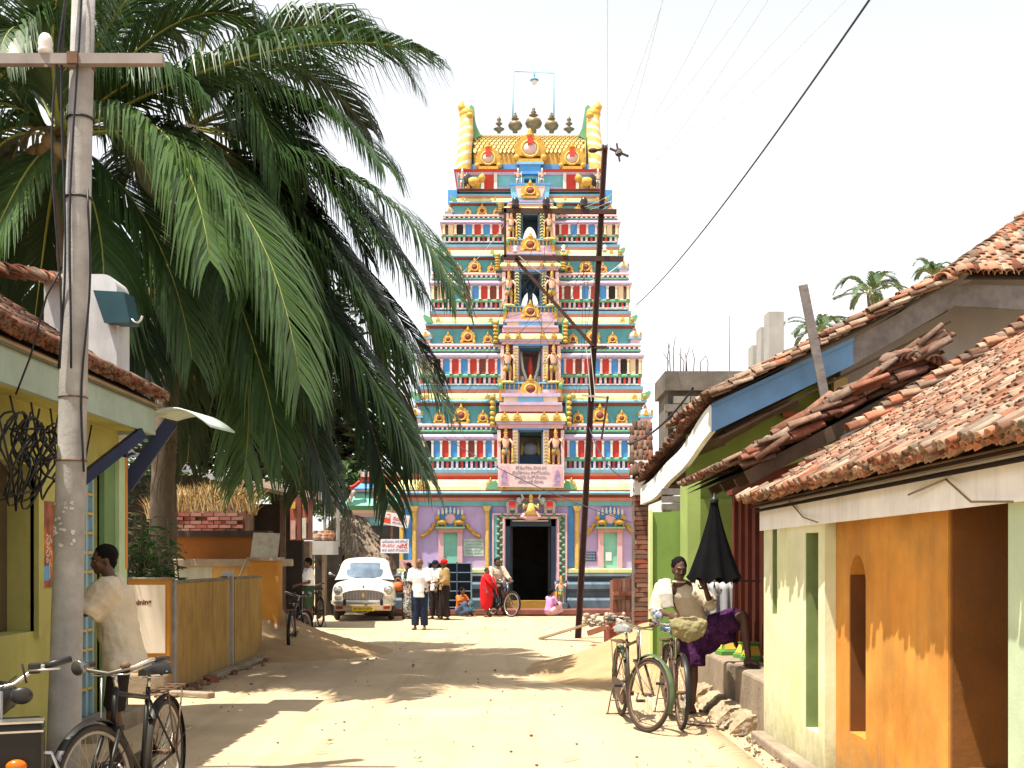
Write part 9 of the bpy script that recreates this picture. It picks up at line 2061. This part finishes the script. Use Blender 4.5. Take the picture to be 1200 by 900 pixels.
p_sit('seated woman in orange and purple sitting on the ground by the shoe rack', (PX(538, 31.0), 31.0, 0), .9, cloth('orange_blouse', (.55, .16, .03)), cloth('violet_sari', (.10, .05, .18), col2=(.03, .16, .16), scale2=3), .95)
p_sit('child in pink dress crouching on the step edge by the doorway', (PX(642.5, 31.1), 31.1, 0), 2.2, cloth('lilac_top', (.55, .25, .55)), cloth('pink_dress', (.62, .36, .38)), .88, 'short')
def p_left():
    d = 26.0; J, k = stand(1.62, ((-.06, -.30), (-.06, -.26)), (0, 0), .03); o, R = person('man in white shirt and dark green shorts standing by the parked bicycles', (PX(361.5, d), d, 0), J, SK1, .013, k, rz=-1.15, tilt=.28); shirt(o, J, k, WSH, .8, -.12, .025, .013); trousers(o, J, k, GRS, .92, .035, name='shorts'); hair_cap(o, J['head'], R, k); face_bits(o, J['head'], R, k); sandals(o, J, k, SND)
p_left()
# boy at the wall
def p_boy():
    d = 8.35; s = .97
    J = dict(pel=(.04, .04, .92), chest=(-.02, -.02, 1.20), neck=(-.05, -.04, 1.385), head=(-.085, -.10, 1.515), shL=(.135, -.03, 1.31), shR=(-.20, -.02, 1.33), elL=(.15, -.20, 1.13), elR=(-.20, -.22, 1.16), wrL=(.10, -.33, 1.20), wrR=(-.14, -.34, 1.24), hiL=(.12, .04, .86), hiR=(-.04, .04, .86), knL=(.13, .00, .46), knR=(-.05, -.03, .46), anL=(.13, .05, .08), anR=(-.06, -.02, .08))
    J = {k: V(v) + V((0, 0, .075 if k[:2] in ('ch', 'ne', 'he', 'sh', 'el', 'wr') else (.04 if k[:2] in ('pe', 'hi') else 0))) for k, v in J.items()}
    o, R = person('boy in loose cream shirt leaning at the house door behind the concrete pole', (PX(136, d), d, 0.0), J, SK1, .0085, s * .93, rz=-1.30, tilt=.10, turn=.35, curl=(.35, .35), fr=.009)
    shirt(o, J, s * .92, CRS, .98, -.22, .05, .009, .036, True, flare=1.12); trousers(o, J, s * .80, DRK, .97, .012, disp=.008, name='shorts'); hair_cap(o, J['head'], R, s * .95); face_bits(o, J['head'], R, s * .93)
p_boy()
# man with one leg up on the ledge
def p_man():
    L0 = V((1.885, 11.55, 0)); Wd = dict(pel=(1.95, 11.62, .90), chest=(1.78, 11.52, 1.20), neck=(1.715, 11.42, 1.37), head=(1.715, 11.36, 1.495), shR=(1.54, 11.46, 1.30), shL=(1.92, 11.50, 1.31), elR=(1.47, 11.34, 1.06), wrR=(1.58, 11.14, 1.04), elL=(2.04, 11.38, 1.13), wrL=(1.95, 11.18, 1.30), hiR=(1.87, 11.62, .85), hiL=(2.03, 11.60, .86), knR=(1.89, 11.56, .47), anR=(1.885, 11.58, .085), knL=(2.36, 11.30, 1.02), anL=(2.395, 11.24, .595))
    J = {k: V(v) - L0 for k, v in Wd.items()}; toes = {'L': (.5, -1, 0), 'R': (-.25, -1, 0)}
    o, R = person('man in cream shirt and purple lungi leaning on a bicycle, one foot on the ledge', L0, J, SK1, .009, .95, tilt=.16, turn=.12, curl=(1.0, .8), toes=toes, fr=.009)
    shirt(o, J, .96, CRS, 1.4, -.04, .018, .009, .022); hair_cap(o, J['head'], R, .96); face_bits(o, J['head'], R, .95, True)
    # lungi tucked up: cloth over hips, thigh and front
    b = MB(); b.tube([J['pel'] + V((0, 0, .10)), J['pel'], J['pel'] + V((-.02, 0, -.12))], [(.165, .135), (.19, .15), (.19, .155)], 14); b.tube([J['hiL'], lerp(J['hiL'], J['knL'], .45), lerp(J['hiL'], J['knL'], .86)], [.135, .135, .12], 12); b.tube([J['hiR'], lerp(J['hiR'], J['knR'], .5), lerp(J['hiR'], J['knR'], .98)], [.14, .135, .13], 12)
    b.tube([lerp(J['hiL'], J['knL'], .2) + V((0, 0, -.08)), lerp(J['hiL'], J['knL'], .7) + V((0, 0, -.12))], [(.10, .13), (.09, .11)], 10); b.ell(lerp(J['hiL'], J['hiR'], .5) + V((.05, -.02, -.1)), (.19, .14, .16), 12, 8)
    q = b.build('lungi', PUR, o, fix=False); remesh(q, .011, 3, .03)
    # towel over the shoulder
    b = MB(); p = J['shR']; b.tube([p + V((.05, -.15, -.20)), p + V((.03, -.13, -.06)), p + V((.03, -.03, .085)), p + V((.03, .12, .0)), p + V((.02, .16, -.22))], [(.07, .010), (.075, .014), (.07, .018), (.07, .014), (.07, .012)], 12, flat=(0, 1, 0)); q = b.build('towel', cloth('towel_white', (.45, .41, .35)), o, fix=False); remesh(q, .008, 2, .012)
    b = MB()
    for v in range(2): pass
    sandals(o, J, .95, SND, toes)
p_man()
# half closed black umbrella held upright
def umbrella():
    d = 11.05; r = thing('black_umbrella', 'half closed black umbrella held point upward beside the maroon shutters', 'umbrella', P(837, 680, d)); H = 95 / FPX * d
    b = MB(); n = 48; rows = []; m = 12
    for j in range(m + 1):
        t = j / m; R0 = .035 + .215 * (t ** 1.25)
        for i in range(n):
            a = 2 * pi * i / n; fold = 1 + (.10 * t + .03) * cos(a * 8) ; sag = -.03 * t * (1 - abs(cos(a * 4))) 
            rows.append((R0 * fold * cos(a), R0 * fold * sin(a) * .85, H * (1 - t) * .97 + .0 + (.035 * cos(a * 8) * t if j == m else 0)))
    o = b.av(rows); b.smooth = True
    for j in range(m):
        for i in range(n): b.af([(j * n + i, j * n + (i + 1) % n, (j + 1) * n + (i + 1) % n, (j + 1) * n + i)], o)
    b.smooth = False; b.af([tuple(range(n))], o); b.build('canopy', M('umbrella_cloth', (.006, .006, .007), .95, .2, 6, spec=0.05), r, fix=False)
    b = MB(); b.lathe([(.036, 0), (.045, .02), (.034, .05), (.012, .06), (.006, .10)], 12, (0, 0, H * .955)); b.build('ferrule', SADL, r)
    b = MB(); b.tube([(0, 0, H), (0, 0, -.06)], .007, 6); b.tube(bez((0, 0, -.05), (0, 0, -.16), (.07, 0, -.16), (.07, 0, -.09), 8), .011, 8); b.build('shaft_handle', CHROME, r)
    for i in range(8): a = 2 * pi * i / 8; MB().tube([(0.02 * cos(a), .02 * sin(a), H * .9), (.20 * cos(a), .17 * sin(a), .03)], .003, 4).build('rib', CHROME, r)
umbrella()
# pale cloth hung over a door leaf behind the man
b = MB(); n = 18; rows = []
for j in range(9):
    for i in range(n + 1): u = i / n; t = j / 8; rows.append((-.19 + .38 * u + .02 * t * sin(i), .025 * sin(u * 22) * (0.4 + t), -.62 * t))
o0 = b.av(rows); b.smooth = True
for j in range(8):
    for i in range(n): b.af([(j * (n + 1) + i, j * (n + 1) + i + 1, (j + 1) * (n + 1) + i + 1, (j + 1) * (n + 1) + i)], o0)
o = b.build('hung_cloth', cloth('grey_white_cloth', (.42, .43, .45)), None, fix=False); o.location = P(838, 682, 11.75); so = o.modifiers.new('thick', 'SOLIDIFY'); so.thickness = .008; tag(o, 'pale grey white cloth hanging under the black umbrella', 'cloth')
b = MB(); b.bar((-.25, 0, 0), (.5, .1, .0), .02, .02); o2 = b.build('cloth_rail', MATS['old_timber']); o2.location = P(838, 682, 11.75) + V((0, 0, .01)); tag(o2, 'thin wooden rail carrying the pale hung cloth', 'rail')
# slippers left on the road
for i, (x, y, a) in enumerate(((1.72, 10.75, .5), (1.86, 10.68, .9))):
    b = MB(); b.ell((0, 0, .012), (.045, .13, .010), 14, 6); b.torus((0, -.03, .018), .04, .007, 'y', 12, 5, (0, pi)); o = b.build('slipper', M('pale_slipper', (.42, .34, .25), .8, .2, 8)); o.location = (x, y, .012); o.rotation_euler = (0, 0, a); tag(o, ('pale slipper nearer the bicycle with the blue saddle', 'pale slipper nearer the gutter beside its twin')[i], 'slipper', 'pair of slippers')
